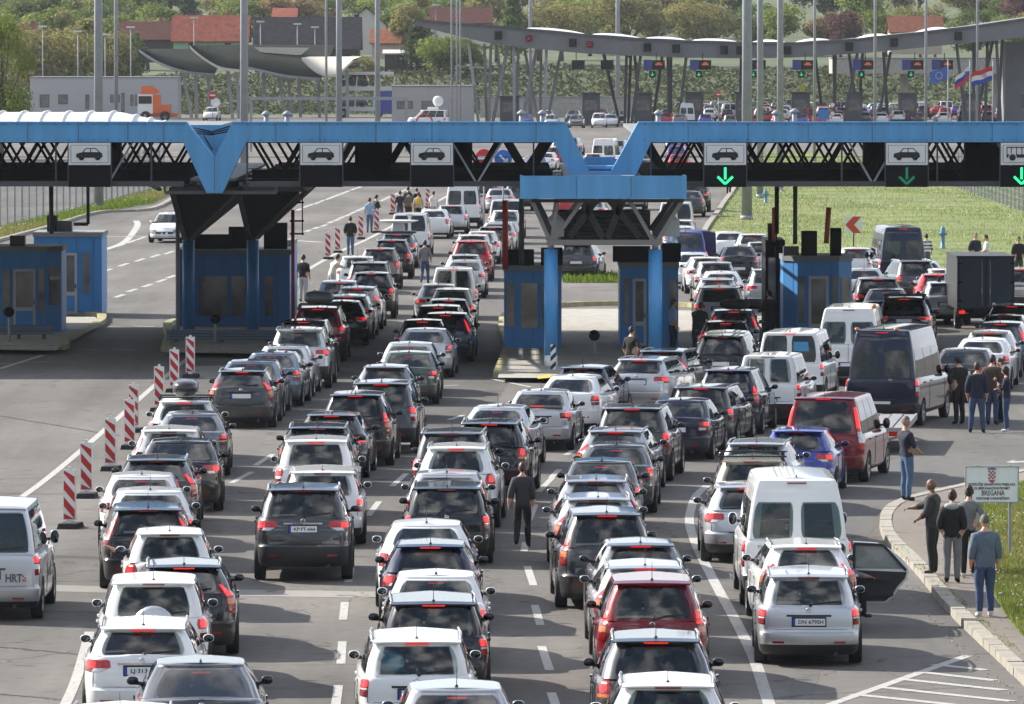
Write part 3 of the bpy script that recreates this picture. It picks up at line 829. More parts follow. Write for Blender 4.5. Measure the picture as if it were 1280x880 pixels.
    if P['whip']:
        mb.tube((0, q.y + .14, zt + tr + .03), (0, q.y - .10, zt + tr + .33), .006, .003, 6); mb.sphere((0, q.y + .14, zt + tr + .035), .025, 8, 5)
    else:
        mb.add([(0, q.y + .36, H - .01), (-.03, q.y + .28, H - .02), (.03, q.y + .28, H - .02), (-.012, q.y + .14, H - .02), (.012, q.y + .14, H - .02), (0, q.y + .16, H + .055)], [(0, 1, 5), (0, 5, 2), (1, 3, 5), (2, 5, 4), (3, 4, 5)], 0)
    part('antenna', mb.mesh('antenna', [BLACKTRIM]))
    if P['rails']:
        for s in (-1, 1):
            mb = MB()
            ya, yb = P['yt0'] - L / 2 + .10, P['yt1'] - L / 2 - .05
            pts = [(s * (wt - .02), ya, zt + .02), (s * (wt - .03), ya + .10, H - .005), (s * (wt - .01), (ya + yb) / 2, H + .015), (s * (wt - .03), yb - .12, H - .01), (s * (wt - .02), yb, zt + .01)]
            mb.path(pts, .019, 8)
            part('roof_rail', mb.mesh('roof_rail', [RAILM]))
    # mirrors
    ym = P['yb1'] - L / 2 - .42; zm = P['zbf'] + .075 if not van else P['zbf'] + .12
    for s in (-1, 1):
        mb = MB()
        hh = .060 if not van else .12
        rounded_box(mb, (s * (W / 2 + .012), ym, zm), (.165, .11, hh * 2), pw=2.7)
        mb.bar((s * (W / 2 - .14), ym + .02, zm - .05), (s * (W / 2 - .02), ym + .01, zm - .03), .06, .05, 1)
        mb.v = [(x, max(y, ym - .028), z) for x, y, z in mb.v]
        k = MB()
        k.lathe([(0, 0), (1, 0), (1, .002)], 18, (0, 0, 0), 'y')
        k.v = [(x * .076 + s * (W / 2 + .012), ym - .031 + y, z * hh * .93 + zm) for x, y, z in k.v]
        part('wing_mirror', mb.mesh('wing_mirror', [PM, BLACKTRIM], 50), kids=[('mirror_glass', k.mesh('mirror_glass', [MIRROR]))])
    # seats
    mb = MB()
    yr_ = (P['yb0'] + .95 if not saloon else P['yb0'] + .75) - L / 2
    for yy, xs in ((yr_, (-.42, 0, .42)), (yr_ + .95, (-.38,)), (yr_ + .95, (.38,))):
        mb = MB()
        if len(xs) == 3: mb.box((0, yy, zb - .06), (W - .5, .16, .32), rx=-.15)
        for x in xs:
            if len(xs) == 1: mb.box((x, yy, zb - .04), (.48, .15, .42), rx=-.15)
            mb.box((x, yy - .03, zb + .15), (.25, .10, .17), rx=-.1, taper=.8)
        part('rear_bench' if len(xs) == 3 else 'front_seat', mb.mesh('car_seat', [SEATM, CABIN], 40))
    mb = MB(); mb.box((0, P['yb1'] - L / 2 - .28, zb - .01), (W - .35, .4, .08), mi=1); part('dashboard', mb.mesh('dashboard', [CABIN, CABIN]))
    # front: lamps and grille, so that it holds up from the other side
    for s in (-1, 1):
        mb = MB(); pts = []
        for k in range(5):
            for i in range(7):
                a = .15 + i / 6 * 1.0
                z = lerp(P['zh'] - .26, P['zh'] - .06, k / 4) + .03 * i / 6
                org = Vector((W / 2 - .55, L / 2 - .75, z)); d = Vector((math.sin(a), math.cos(a), 0))
                hh = bvh.ray_cast(org, d)
                p = hh[0] + d * .008 if hh[0] else org + d * .5
                pts.append((p.x * s, p.y, p.z))
        mb.add(pts, [(k * 7 + i, k * 7 + i + 1, k * 7 + i + 8, k * 7 + i + 7) for k in range(4) for i in range(6)], 0, True)
        part('headlight', mb.mesh('headlight', [HEADL], 40))
    mb = MB()
    for z in (P['zh'] - .22, P['zh'] - .45):
        pts = []
        for x in (-.45, -.22, 0, .22, .45):
            for dz in (-.05, .07):
                hh = bvh.ray_cast(Vector((x, L / 2 - .7, z + dz)), Vector((0, 1, 0)))
                p = hh[0] if hh[0] else Vector((x, L / 2 - .1, z + dz))
                pts.append((p.x, p.y + .006, p.z))
        mb.add(pts, [(i * 2, i * 2 + 1, i * 2 + 3, i * 2 + 2) for i in range(4)], 0, True)
    part('grille', mb.mesh('grille', [BLACKTRIM]))
    # wheels
    Rw = P['Rw']
    ty, ri = MB(), MB()
    ty.lathe([(Rw * .66, -.09), (Rw * .93, -.105), (Rw * .985, -.085), (Rw, -.05), (Rw, .05), (Rw * .985, .085), (Rw * .93, .105), (Rw * .66, .09)], 28, axis='x')
    ri.lathe([(Rw * .67, -.09), (Rw * .64, .085), (Rw * .67, .092)], 24, axis='x')
    ri.lathe([(0, .075), (.05, .078), (.06, .06)], 12, axis='x')
    for k in range(5):
        a = 2 * PI * k / 5
        for da in (-.12, .12):
            ri.bar((.06, math.cos(a) * .04, math.sin(a) * .04), (.075, math.cos(a + da) * Rw * .65, math.sin(a + da) * Rw * .65), .035, .03, up=(1, 0, 0))
    ri.lathe([(0, -.02), (Rw * .64, -.02)], 20, axis='x', mi=1)
    T['tyre'] = ty.mesh('tyre', [TYRE], 40); T['rim'] = ri.mesh('rim', [RIMM, CABIN], 40)
    T['wheelpos'] = [(s * (W / 2 - .115), ay, Rw) for ay in (axr, axf) for s in (-1, 1)]
    T['roofrear'] = (gpt(0, 1.).y, zt + tr * .7)
    T['wt'] = wt; T['zt'] = zt; T['tr'] = tr; T['gpt'] = gpt; T['wrap'] = wrap; T['rearend'] = -L / 2
    CARTYPE[key] = T
    return T

ONSIDE = ('antenna', 'exhaust_pipe', 'bumper_reflector', 'badge', 'wiper', 'rear_bench', 'front_seat', 'dashboard', 'headlight', 'grille', 'tailgate_handle')
def setpaint(o, pm):
    if o.material_slots and o.data.materials[0] and o.data.materials[0].name.startswith('paint_'):
        o.material_slots[0].link = 'OBJECT'; o.material_slots[0].material = pm

def place_car(key, col, loc, rz, label, group=None, detail=2, dark=None, name=None):
    """detail 2: every part; 1: without the smallest; 0: far away"""
    T = CARTYPE.get(key) or make_type(key)
    P = T['P']
    cat = {'hatchback': 'car', 'estate_car': 'car', 'saloon_car': 'car', 'off_road_car': 'car', 'people_carrier': 'car'}.get(P['name'], 'van')
    r = thing(name or P['name'], label, cat, loc, rz, group)
    pm = PAINT[col]
    r.scale = (1 + rnd.uniform(-.015, .015), 1 + rnd.uniform(-.02, .02), 1 + rnd.uniform(-.02, .015))
    for pn, me, kids in T['parts']:
        if detail < 2 and pn in ONSIDE and not (detail == 1 and pn in ('antenna', 'rear_bench')): continue
        if detail == 0 and pn in ('wing_mirror', 'roof_rail', 'antenna', 'number_plate'): continue
        o = put(pn, me, r)
        setpaint(o, pm)
        if pn == 'rear_window' and not P['dark'] and not dark and len(label) % 3 == 0: o.material_slots[0].link = 'OBJECT'; o.material_slots[0].material = GLASSM
        if dark and pn in ('rear_window', 'side_windows'):
            o.material_slots[0].link = 'OBJECT'; o.material_slots[0].material = GLASSD
        if pn == 'brake_light' and rnd.random() < .4: o.material_slots[0].link = 'OBJECT'; o.material_slots[0].material = LENS
        for kn, km in kids:
            put(kn, km, o)
    for (x, y, z) in T['wheelpos']:
        w = put('wheel' , T['tyre'], r, (x, y, z))
        if x < 0: w.rotation_euler = (0, 0, PI)
        if detail: put('rim', T['rim'], w)
    return r
# ------------------------------------------------------------------ the queues; each row: type, colour, photo position of the rear roof edge, description, options
# rows run from the camera forward
Q = {}
Q['boards'] = ('along the barrier boards', [
    ('estate', 'white', 150, 899, 'white car with only its roof in view', {}),
    ('estate', 'white', 179, 784, 'white estate car with plate LJ 313-DE', {'plate': 'LJ·313-DE', 'fin': 1}),
    ('suvp', 'white', 192, 727, 'white SUV carrying a spare wheel on its tailgate', {'spare': 1, 'norail': 1, 'fin': 1}),
    ('supermini', 'white', 212, 666, 'white hatchback with an arm out of its window', {'arm': 1}),
    ('pillar', 'black', 185, 637, 'black estate car with tall red pillar lamps', {}),
    ('saloonv', 'white', 188, 617, 'white saloon', {}),
    ('saloonv', 'white', 177, 595, 'white saloon with a low roof', {}),
    ('estate', 'dark grey', 196, 576, 'dark grey estate car with roof rails', {'fin': 1}),
    ('pillar', 'white', 210, 541, 'white estate car with high red pillar lamps', {'fin': 1}),
    ('hatch', 'white', 231, 502, 'white hatchback carrying a black roof box', {'box': 'black'}),
])
Q['inner'] = ('second row in from the barrier boards', [
    ('fastback', 'dark grey', 251, 833, 'dark grey coupe saloon with a long sloping rear window', {}),
    ('estate', 'black', 230, 709, 'black estate car with a pale reflecting roof', {'fin': 1, 'dark': 1}),
    ('saloon', 'black', 227, 551, 'black saloon with both lamps lit', {}),
    ('saloon', 'grey', 240, 517, 'grey saloon with a dark boot', {}),
    ('estate', 'dark grey', 303, 465, 'dark grey estate car with a chrome tailgate strip beside the barrier boards', {'fin': 1, 'lit': 1}),
    ('saloon', 'blue grey', 316, 452, 'blue grey saloon', {}),
    ('saloon', 'blue grey', 338, 444, 'blue grey saloon with red brake lamp in its window', {}),
    ('saloon', 'silver', 356, 432, 'silver saloon', {}),
    ('suv', 'silver', 373, 414, 'silver SUV with large curved lamps', {}),
    ('suvp', 'black', 379, 401, 'black SUV with a dark tailgate', {'norail': 1}),
    ('suvp', 'dark red', 397, 385, 'dark red SUV carrying a grey roof box', {'box': 'grey'}),
    ('estate', 'white', 434, 371, 'white estate car with a dark tailgate', {'dark': 1}),
    ('estate', 'white', 447, 360, 'white estate car with roof rails', {}),
    ('suv', 'black', 462, 344, 'black SUV with a pale roof', {'norail': 1}),
    ('suv', 'dark grey', 461, 330, 'dark grey SUV with roof rails', {}),
    ('suv', 'brown', 474, 311, 'brown SUV with L shaped lamps', {}),
    ('suv', 'black', 489, 300, 'black SUV with silver rails', {}),
    ('estate', 'blue grey', 497, 294, 'blue grey estate car with a satellite dish load on its roof', {'dish': 1}),
    ('vansplit', 'white', 512, 268, 'white van with two square rear windows', {}),
    ('saloon', 'white', 542, 263, 'white saloon', {}),
    ('hatch', 'silver', 564, 257, 'silver hatchback', {}),
    ('tallvan', 'white', 578, 226, 'white tall van under the gantry', {}),
    ('saloon', 'dark grey', 603, 218, 'dark grey saloon', {}),
    ('hatch', 'white', 617, 209, 'white hatchback', {}),
])
Q['leaning'] = ('by the man leaning on a car', [
    ('hatch', 'black', 428, 377, 'black hatchback', {}),
    ('hatch', 'silver', 426, 351, 'silver hatchback with a man leaning over it', {}),
    ('pillar', 'white', 447, 321, 'white estate car with pillar lamps beside the far boards', {}),
])
Q['dashes'] = ('left of the dashed line by the plate KP FT-666'.replace('left of', 'beside'), [
    ('suv', 'dark grey', 379, 614, 'dark grey SUV with plate KP FT-666', {'plate': 'KP·FT-666', 'fin': 1}),
    ('estatev', 'white', 403, 591, 'white estate car', {'norail': 1, 'blackb': 1}),
    ('suvp', 'white', 395, 552, 'white SUV with round red lamps', {'lamp': 1}),
    ('estate', 'black', 400, 532, 'black estate car with a pale roof', {}),
    ('hatch', 'dark grey', 415, 519, 'dark grey hatchback', {}),
    ('mpv', 'black', 442, 497, 'black people carrier with high side lamps', {}),
    ('suvp', 'dark grey', 475, 482, 'dark grey SUV with a wide red lamp', {}),
    ('hatch', 'grey', 481, 459, 'grey hatchback with a man leaning out', {}),
    ('saloonv', 'green', 511, 441, 'dark green saloon', {}),
    ('saloonv', 'silver', 512, 431, 'silver saloon', {}),
    ('saloon', 'silver', 531, 412, 'silver saloon with a clean boot', {}),
    ('hatch', 'black', 528, 402, 'black hatchback with a red brake bar', {}),
    ('pillar', 'navy', 557, 394, 'navy estate car with tall lit lamps', {}),
    ('estatev', 'black', 548, 385, 'black estate car', {'norail': 1}),
    ('supermini', 'black', 561, 375, 'black small hatchback with a white roof', {'roof': 'white'}),
    ('supermini', 'white', 565, 363, 'white small hatchback', {}),
    ('hatch', 'white', 548, 357, 'white hatchback with dark tail lamps', {}),
    ('leisure', 'white', 567, 337, 'white compact van with two rear doors', {}),
    ('saloonv', 'silver', 581, 327, 'silver saloon', {}),
    ('hatch', 'silver', 580, 319, 'silver hatchback', {}),
    ('mpv', 'red', 589, 302, 'red people carrier with tall lamps', {}),
    ('estate', 'white', 591, 295, 'white estate car with roof rails', {}),
    ('hatch', 'white', 602, 290, 'white hatchback with bright red lamps', {}),
    ('hatch', 'black', 615, 284, 'black hatchback', {}),
    ('saloon', 'silver', 623, 279, 'silver saloon', {}),
    ('suv', 'white', 632, 264, 'white SUV', {}),
    ('vansplit', 'white', 633, 250, 'white van', {}),
    ('saloon', 'silver', 625, 236, 'silver saloon', {}),
    ('suv', 'dark grey', 648, 229, 'dark grey SUV', {}),
])
Q['centre'] = ('passing the walking woman', [
    ('saloonv', 'light grey', 571, 861, 'light grey saloon with only roof and rear window in view', {'whip': 1}),
    ('estatev', 'white', 521, 804, 'white estate car with a cushion in its rear window', {'plate': 'DA', 'cushion': 1, 'whip': 1}),
    ('estatev', 'black', 542, 757, 'black estate car with tall amber and red lamps', {'whip': 1, 'vlamp': 1}),
    ('saloonv', 'white', 545, 721, 'white saloon with a thin aerial', {'whip': 1}),
    ('hatch', 'navy', 538, 683, 'navy hatchback', {'whip': 1}),
    ('saloon', 'white', 533, 658, 'white saloon with red corner lamps', {'whip': 1}),
    ('estatev', 'black', 560, 607, 'black estate car with square red lamps', {'plate': None}),
    ('saloonv', 'silver', 562, 590, 'silver saloon', {'whip': 1}),
    ('suv', 'white', 566, 567, 'white SUV with raised rails', {}),
    ('suvp', 'dark grey', 567, 541, 'dark grey SUV with roof rails', {}),
    ('suv', 'black', 609, 531, 'black SUV with round red lamps', {}),
    ('saloon', 'silver', 622, 511, 'silver saloon with a curved roof', {}),
    ('saloonv', 'silver', 676, 490, 'silver saloon with a boot spoiler', {'plate': '', 'bspoil': 1}),
    ('saloon', 'white', 715, 472, 'white saloon with wide red lamps', {}),
    ('hatch', 'navy', 751, 454, 'navy hatchback', {}),
    ('estate', 'silver', 799, 449, 'silver estate car by the traffic island', {}),
    ('estate', 'dark grey', 834, 437, 'dark grey estate car', {}),
    ('suv', 'black', 874, 427, 'black SUV with a long roof', {'norail': 1}),
    ('hatch', 'silver', 906, 417, 'silver hatchback with a rounded tail', {}),
    ('estate', 'black', 907, 404, 'black estate car showing only its roof bars', {}),
    ('pillar', 'blue grey', 917, 390, 'blue grey estate car carrying a black bag on its roof', {'bag': 1}),
    ('suv', 'white', 899, 360, 'white SUV with a dark rear window', {'norail': 1}),
    ('estate', 'silver', 901, 349, 'silver estate car', {}),
    ('saloon', 'white', 902, 341, 'white saloon', {}),
    ('hatch', 'silver', 895, 329, 'silver hatchback', {}),
    ('hatch', 'white', 883, 322, 'white hatchback', {}),
    ('saloon', 'white', 866, 317, 'white saloon behind the tarpaulin trailer', {}),
])
Q['kerbline'] = ('beside the curved white line', [
    ('suv', 'white', 835, 857, 'white SUV with raised black rails', {'lowedge': 1}),
    ('suv', 'dark grey', 820, 803, 'dark grey SUV with slanted red lamps', {'whip': 1}),
    ('mpv', 'dark red', 815, 731, 'dark red people carrier with amber lamps lit', {'whip': 1, 'norail': 1}),
    ('estate', 'silver', 806, 709, 'silver estate car with roof rails', {'whip': 1}),
    ('hatch', 'grey', 800, 681, 'grey hatchback', {}),
    ('mpv', 'dark grey', 760, 647, 'dark grey people carrier with silver bumper', {}),
    ('estate', 'silver', 748, 622, 'silver estate car with rails', {}),
    ('estate', 'light grey', 745, 602, 'light grey estate car', {}),
    ('saloonv', 'dark grey', 752, 579, 'dark grey saloon with a pale rear window', {'whip': 1}),
    ('saloon', 'dark grey', 770, 557, 'dark grey saloon with bright lamps', {'lit': 1}),
    ('estate', 'light grey', 769, 539, 'light grey estate car', {'fin': 1}),
    ('suvp', 'dark grey', 790, 510, 'dark grey SUV with tall red lamps', {}),
    ('saloonv', 'navy', 850, 500, 'navy saloon with square red lamps', {'plate': ''}),
    ('estatev', 'dark grey', 877, 484, 'dark grey estate car with square lamps', {}),
    ('mpv', 'navy', 919, 459, 'navy people carrier with amber over red lamps', {}),
    ('leisure', 'white', 949, 448, 'white compact van with one wide rear window', {}),
    ('vansplit', 'white', 987, 417, 'white minibus with a blue blind in its rear window', {'blind': 1}),
    ('transit', 'white', 1061, 385, 'white van with an orange roof lamp', {'orange': 1}),
    ('suv', 'black', 1130, 374, 'black SUV with a roof rack', {'rack': 1}),
    ('saloon', 'black', 1107, 362, 'black saloon', {}),
    ('suv', 'black', 1098, 349, 'black SUV beside the booth', {'norail': 1}),
    ('saloon', 'silver', 1085, 337, 'silver saloon', {}),
    ('hatch', 'white', 1070, 311, 'white hatchback beside the dark minibus', {}),
])
Q['verge'] = ('nearest the grass verge', [
    ('estatev', 'silver', 1011, 720, 'silver estate car with plate DN 679SH', {'plate': 'DN 679SH', 'low': 1}),
    ('estate', 'white', 1008, 684, 'white estate car with its rear door open', {'opendoor': 1}),
    ('transit', 'white', 996, 600, 'white high roofed van with two dark rear windows', {'model': 1}),
    ('hatch', 'silver', 934, 607, 'silver hatchback half hidden behind the white van', {}),
    ('mpv', 'gold', 940, 580, 'pale gold people carrier with black roof bars', {'bars': 1, 'norail': 1}),
    ('estate', 'silver', 945, 556, 'silver estate car', {}),
    ('hatch', 'blue', 997, 539, 'bright blue hatchback', {}),
    ('vanp', 'dark red', 1030, 499, 'dark red minibus with tall lamps', {}),
])
Q['far verge'] = ('close to the far grass', [
    ('saloon', 'dark grey', 1205, 437, 'dark grey saloon', {}),
    ('saloon', 'white', 1228, 425, 'white saloon behind the standing group', {}),
    ('hatch', 'silver', 1236, 416, 'silver hatchback', {}),
    ('pillar', 'blue grey', 1250, 405, 'blue grey estate car with tall red lamps', {}),
    ('hatch', 'black', 1257, 394, 'black hatchback', {}),
    ('suv', 'black', 1262, 384, 'black SUV with silver rails', {}),
])
Q['beside truck'] = ('between the dark minibus and the box truck', [
    ('hatch', 'silver', 1182, 354, 'silver hatchback beside the box truck', {}),
    ('hatch', 'red', 1172, 343, 'red hatchback', {}),
    ('hatch', 'white', 1167, 336, 'white hatchback', {}),
    ('saloon', 'white', 1160, 331, 'white saloon', {}),
    ('suv', 'dark grey', 1147, 326, 'dark grey SUV behind the dark minibus', {}),
])
Q['trailer row'] = ('by the tarpaulin trailer', [
    ('saloon', 'black', 923, 308, 'black saloon with red lamps lit', {'lit': 1}),
    ('saloon', 'white', 911, 290, 'white saloon beside the grass', {}),
])
Q['booth row'] = ('behind the booth by the grass', [
    ('suv', 'silver', 958, 338, 'silver SUV half hidden by the booth', {}),
    ('hatch', 'silver', 953, 305, 'silver hatchback', {}),
    ('hatch', 'white', 941, 294, 'white hatchback beside the grass', {}),
])
Q['tarp row'] = ('ahead of the tarpaulin trailer', [
    ('minibus', 'blue', 857, 290, 'blue minibus towing the tarpaulin trailer', {}),
    ('saloon', 'white', 852, 283, 'white saloon', {}),
    ('hatch', 'white', 850, 276, 'white hatchback', {}),
    ('vansplit', 'white', 845, 254, 'white van', {}),
    ('saloon', 'dark grey', 862, 240, 'dark grey saloon', {}),
    ('suv', 'black', 868, 229, 'black SUV', {}),
])
Q['under booth gap'] = ('framed between the two central booths', [
    ('hatch', 'dark grey', 721, 306, 'dark grey hatchback between the central booths', {'plate': ''}),
])

OCC = {}
CARS = []
LANEPOS = {}
ALT = {'hatch': 'hatchw', 'suv': 'suvr', 'estate': 'estatel', 'saloon': 'saloonr'}
KEEP = ('plate', 'box', 'dish', 'rack')
def lane(name, phrase, rows, dmax=270):
    pts = []
    rows = [((ALT[q[0]] if q[0] in ALT and (i * 5 + len(name)) % 3 != 0 and not any(k in q[5] for k in KEEP) else q[0]),) + tuple(q[1:]) for i, q in enumerate(rows)]
    for (ty, col, x, y, desc, opt) in rows:
        T = CARTYPE.get(ty) or make_type(ty)
        pts.append(gp(x, y, T['roofrear'][1]))
    n = len(pts)
    hs = []
    for i in range(n):
        a, b = max(0, i - 2), min(n - 1, i + 2)
        if n == 1: hs.append(Vector((.12, 1, 0)).normalized()); continue
        d = (pts[b] - pts[a]); d.z = 0
        hs.append(d.normalized() if d.length > 1 else Vector((0, 1, 0)))
    out = []
    for i, (ty, col, x, y, desc, opt) in enumerate(rows):
        T = CARTYPE[ty]; h = hs[i]
        if 'h' in opt: h = Vector((math.sin(R(opt['h'])), math.cos(R(opt['h'])), 0))
        c = pts[i] - h * T['roofrear'][0]; c.z = 0
        out.append([ty, col, c, h, desc, opt])
    LANEPOS[name] = out
    return out
for k, (ph, rows) in Q.items(): lane(k, ph, rows)

# keep every pair of cars clear of each other: nudge along their own heading, mostly the farther one
ALLC = [c for k in LANEPOS for c in LANEPOS[k]]
EXTRA_BLOCK = []
def foot(c, m=0.):
    P = CARTYPE[c[0]]['P']
    h = c[3]; s = Vector((h.y, -h.x, 0)); o = c[2]
    return o, h, s, P['L'] / 2 + m, P['W'] / 2 + m * .4
def clash(a, b, m=.12):
    oa, ha, sa, la, wa = foot(a, m); ob, hb, sb, lb, wb = foot(b, m)
    d = ob - oa
    best = 1e9; bx = None
    lat = abs(d.dot(sa)) > 1.35 and abs(d.dot(ha)) < la + lb - .8
    for ax in (ha, sa, hb, sb):
        ra = la * abs(ha.dot(ax)) + wa * abs(sa.dot(ax)); rb = lb * abs(hb.dot(ax)) + wb * abs(sb.dot(ax))
        o = ra + rb - abs(d.dot(ax))
        if o <= 0: return None
        if (ax is sa or ax is sb) != lat: continue
        if o < best: best = o; bx = ax * (1 if d.dot(ax) > 0 else -1)
    return best, bx
ORIG = [c[2].copy() for c in ALLC]
for it in range(250):
    any_ = False
    for i in range(len(ALLC)):
        for j in range(i + 1, len(ALLC)):
            a, b = ALLC[i], ALLC[j]
            if (a[2] - b[2]).length > 7: continue
            q = clash(a, b)
            if q:
                any_ = True
                o, ax = q
                da, db = a[2].y, b[2].y
                wa = da ** 3 / (da ** 3 + db ** 3)
                a[2] -= ax * (o * wa + .005); b[2] += ax * (o * (1 - wa) + .005)
    if not any_: break
if DEBUG:
    for k in LANEPOS:
        for c in LANEPOS[k]:
            i = [q is c for q in ALLC].index(True)
            dv = c[2] - ORIG[i]
            if dv.length > .6: print('shift', k, c[4], '%.2f %.2f at d %.0f  px dx %.1f dy %.1f' % (dv.x, dv.y, c[2].y, dv.x * ppm(c[2].y), -dv.y * F_PX * CAM_H / c[2].y ** 2))

KINDW = {k: v['word'] for k, v in TYPES.items()}
def car_labels():
    used = {}
    for k in LANEPOS:
        L_ = LANEPOS[k]
        for i, c in enumerate(L_):
            ahead = L_[i + 1] if i + 1 < len(L_) else None
            back = L_[i - 1] if i else None
            bits = [c[4]]
            short = lambda q: q[1] + ' ' + KINDW[q[0]]
            if ahead and back: cl = 'behind %s and ahead of %s' % (short(ahead), short(back))
            elif ahead: cl = 'behind %s, last of its row' % short(ahead)
            elif back: cl = 'ahead of %s, %s' % (short(back), Q[k][0])
            else: cl = Q[k][0]
            lab = c[4] if len(c[4].split()) >= 9 else c[4] + ', ' + cl
            w = lab.split()
            if len(w) > 16 and ahead: lab = c[4] + ', behind ' + short(ahead)
            if len(lab.split()) > 16: lab = c[4]
            if lab in used: lab = c[4] + ', ' + Q[k][0]
            used[lab] = 1
            c.append(lab)
car_labels()

# ---- roof loads and other extras of single cars
BOXM = {'black': mat('roof_box_black', (.012, .012, .014), .3, coat=.5), 'grey': mat('roof_box_grey', (.10, .105, .11), .4)}
def local(c, p):
    h = c[3]; s = Vector((h.y, -h.x, 0))
    return c[2] + s * p[0] + h * p[1] + Vector((0, 0, p[2]))
def rzof(h): return math.atan2(-h.x, h.y)

def car_extras(r, c, opt):
    T = CARTYPE[c[0]]; P = T['P']; L = P['L']; H = P['H']
    rz = rzof(c[3])
    if opt.get('plate'):
        y, z = T['plate']
        o = text_obj('plate_lettering', opt['plate'], .085, PLATEINK, [x for x in r.children if x.name.startswith('number_plate')][0], (.03, y - .001, z - .002), width=.40 if len(opt['plate']) > 4 else .10, depth=.001, bold=.0015)
        if len(opt['plate']) < 5: o.location.x = -.13
    if opt.get('spare'):
        mb = MB(); y = -L / 2 - .02; z = P['zb'] - .13
        mb.lathe([(0, -.16), (.20, -.165), (.29, -.15), (.335, -.10), (.335, .02), (.30, .06), (0, .06)], 26, (0, y, z), 'y')
        o = mb.build('spare_wheel_cover', [PAINT['silver']], r, sharp=50)
    if opt.get('box'):
        b = thing('roof_box', opt['box'] + ' roof box on the ' + c[1] + ' ' + KINDW[c[0]], 'roof box', local(c, (0, (P['yt0'] + P['yt1']) / 2 - L / 2 - .05, H + .02)), rz)
        mb = MB()
        w = .62 if opt['box'] == 'black' else .9
        rounded_box(mb, (0, 0, .24), (w, 1.7, .40), pw=3.2)
        mb.build('shell', [BOXM[opt['box']]], b)
        for yy in (-.5, .5):
            mb = MB(); mb.box((0, yy, .025), (1.25, .06, .035))
            for s in (-1, 1): mb.box((s * .6, yy, -.02), (.05, .07, .09))
            mb.build('crossbar', [BLACKTRIM], b)
    if opt.get('bars') or opt.get('rack'):
        n = 2 if opt.get('bars') else 4
        for k in range(n):
            mb = MB(); yy = lerp(P['yt0'] + .2, P['yt1'] - .3, k / (n - 1)) - L / 2
            mb.box((0, yy, H + .055), (1.36, .05, .03))
            for s in (-1, 1): mb.box((s * .6, yy, H + .01), (.07, .07, .10))
            mb.build('roof_bar', [BLACKTRIM], r)
    if opt.get('bag'):
        mb = MB(); rounded_box(mb, (0, 0, .17), (1.0, .9, .34), pw=2.6)
        o = mb.build('roof_bag', [mat('bag_cloth', (.012, .012, .013), .8, bump=.5, bscale=12)], None, local(c, (.05, (P['yt0'] + P['yt1']) / 2 - L / 2 - .3, H + .01)), rz)
        tag(o, 'black cloth bag strapped on the roof of the blue grey estate car', 'bag')
    if opt.get('dish'):
        b = thing('roof_transmitter', 'satellite transmitter with folded dish on the roof of a blue grey estate car', 'transmitter', local(c, (0, -.1, H)), rz)
        mb = MB(); mb.box((0, 0, .06), (1.5, 1.6, .08)); mb.build('platform', [BLACKTRIM], b)
        mb = MB(); mb.box((-.02, 0, .32), (.55, .8, .42), taper=.8); mb.build('housing', [mat('equipment_grey', (.45, .46, .46), .5)], b)
        mb = MB(); mb.lathe([(0, .0), (.5, .03), (.86, .14), (.86, .16), (.5, .06), (0, .03)], 24, (0, .1, .42)); mb.build('dish', [mat('dish_white', (.75, .75, .73), .4)], b)
    if opt.get('blind'):
        mb = MB(); a = T['gpt'](1.0, .42, .012); b2 = T['gpt'](4.4, .42, .012); c3 = T['gpt'](4.4, .74, .012); d4 = T['gpt'](1.0, .74, .012)
        mb.add([a, b2, c3, d4], [(0, 1, 2, 3)]); mb.build('window_blind', [mat('blind_blue', (.05, .28, .50), .6)], r)
    if opt.get('orange'):
        mb = MB(); mb.lathe([(.07, 0), (.08, .05), (.06, .12), (0, .14)], 12, (.72, -L / 2 + .35, H - .05)); mb.build('roof_lamp', [AMBER], r)
    if opt.get('bspoil'):
        mb = MB(); z = P['zd'] + .02
        mb.prism([(-L / 2 + .08, z + .08), (-L / 2 + .30, z + .05), (-L / 2 + .30, z - .02), (-L / 2 + .12, z + .03)], 'x', -.62, .62); mb.build('boot_spoiler', [PAINT['silver']], r)
        mb = MB(); mb.box((0, -L / 2 + .075, z + .06), (.3, .02, .02)); mb.build('spoiler_light', [LIT], r)
    if opt.get('cushion'):
        mb = MB(); rounded_box(mb, (-.38, -L / 2 + .62, P['zb'] + .15), (.42, .3, .34), pw=2.4); mb.build('cushion', [mat('cushion_blue', (.03, .35, .55), .8)], r)
    if opt.get('model'):
        text_obj('van_lettering', 'TRANSIT', .09, PLATEINK, r, (-.52, T['wrap'](-.75, 1.08).y - .010, 1.08), depth=.001)
    if opt.get('opendoor'):
        # rear door swung out on its front hinge, dark trim side to the camera
        d = put('open_rear_door', None, r, (P['W'] / 2 - .02, -.12, .05)); d.rotation_euler = (0, 0, R(-8)); d.scale = (.88, 1, .94)
        poly = [(0.0, .34), (.66, .34), (.80, .44), (.90, .60), (1.06, .76), (1.12, .92), (1.06, 1.04), (.86, 1.22), (.62, 1.38), (.45, 1.43), (.0, 1.45)]
        mb = MB(); mb.prism([(x, z) for x, z in poly if True], 'y', 0, .07); fr = mb.build('door_shell', [PAINT['white']], d)
        mb = MB()
        mb.prism([(.02, .37), (.64, .37), (.77, .47), (.87, .63), (1.02, .78), (1.06, .9), (.02, .93)], 'y', -.035, -.002)
        mb.box((.5, -.06, .78), (.6, .06, .06)); mb.box((.45, -.055, .52), (.7, .05, .12))
        for pp, qq in (((.02, .93), (.02, 1.41)), ((.02, 1.41), (.60, 1.39)), ((.60, 1.39), (1.05, .93))): mb.bar((pp[0], -.02, pp[1]), (qq[0], -.02, qq[1]), .05, .05)
        mb.build('door_lining', [BLACKTRIM], d)
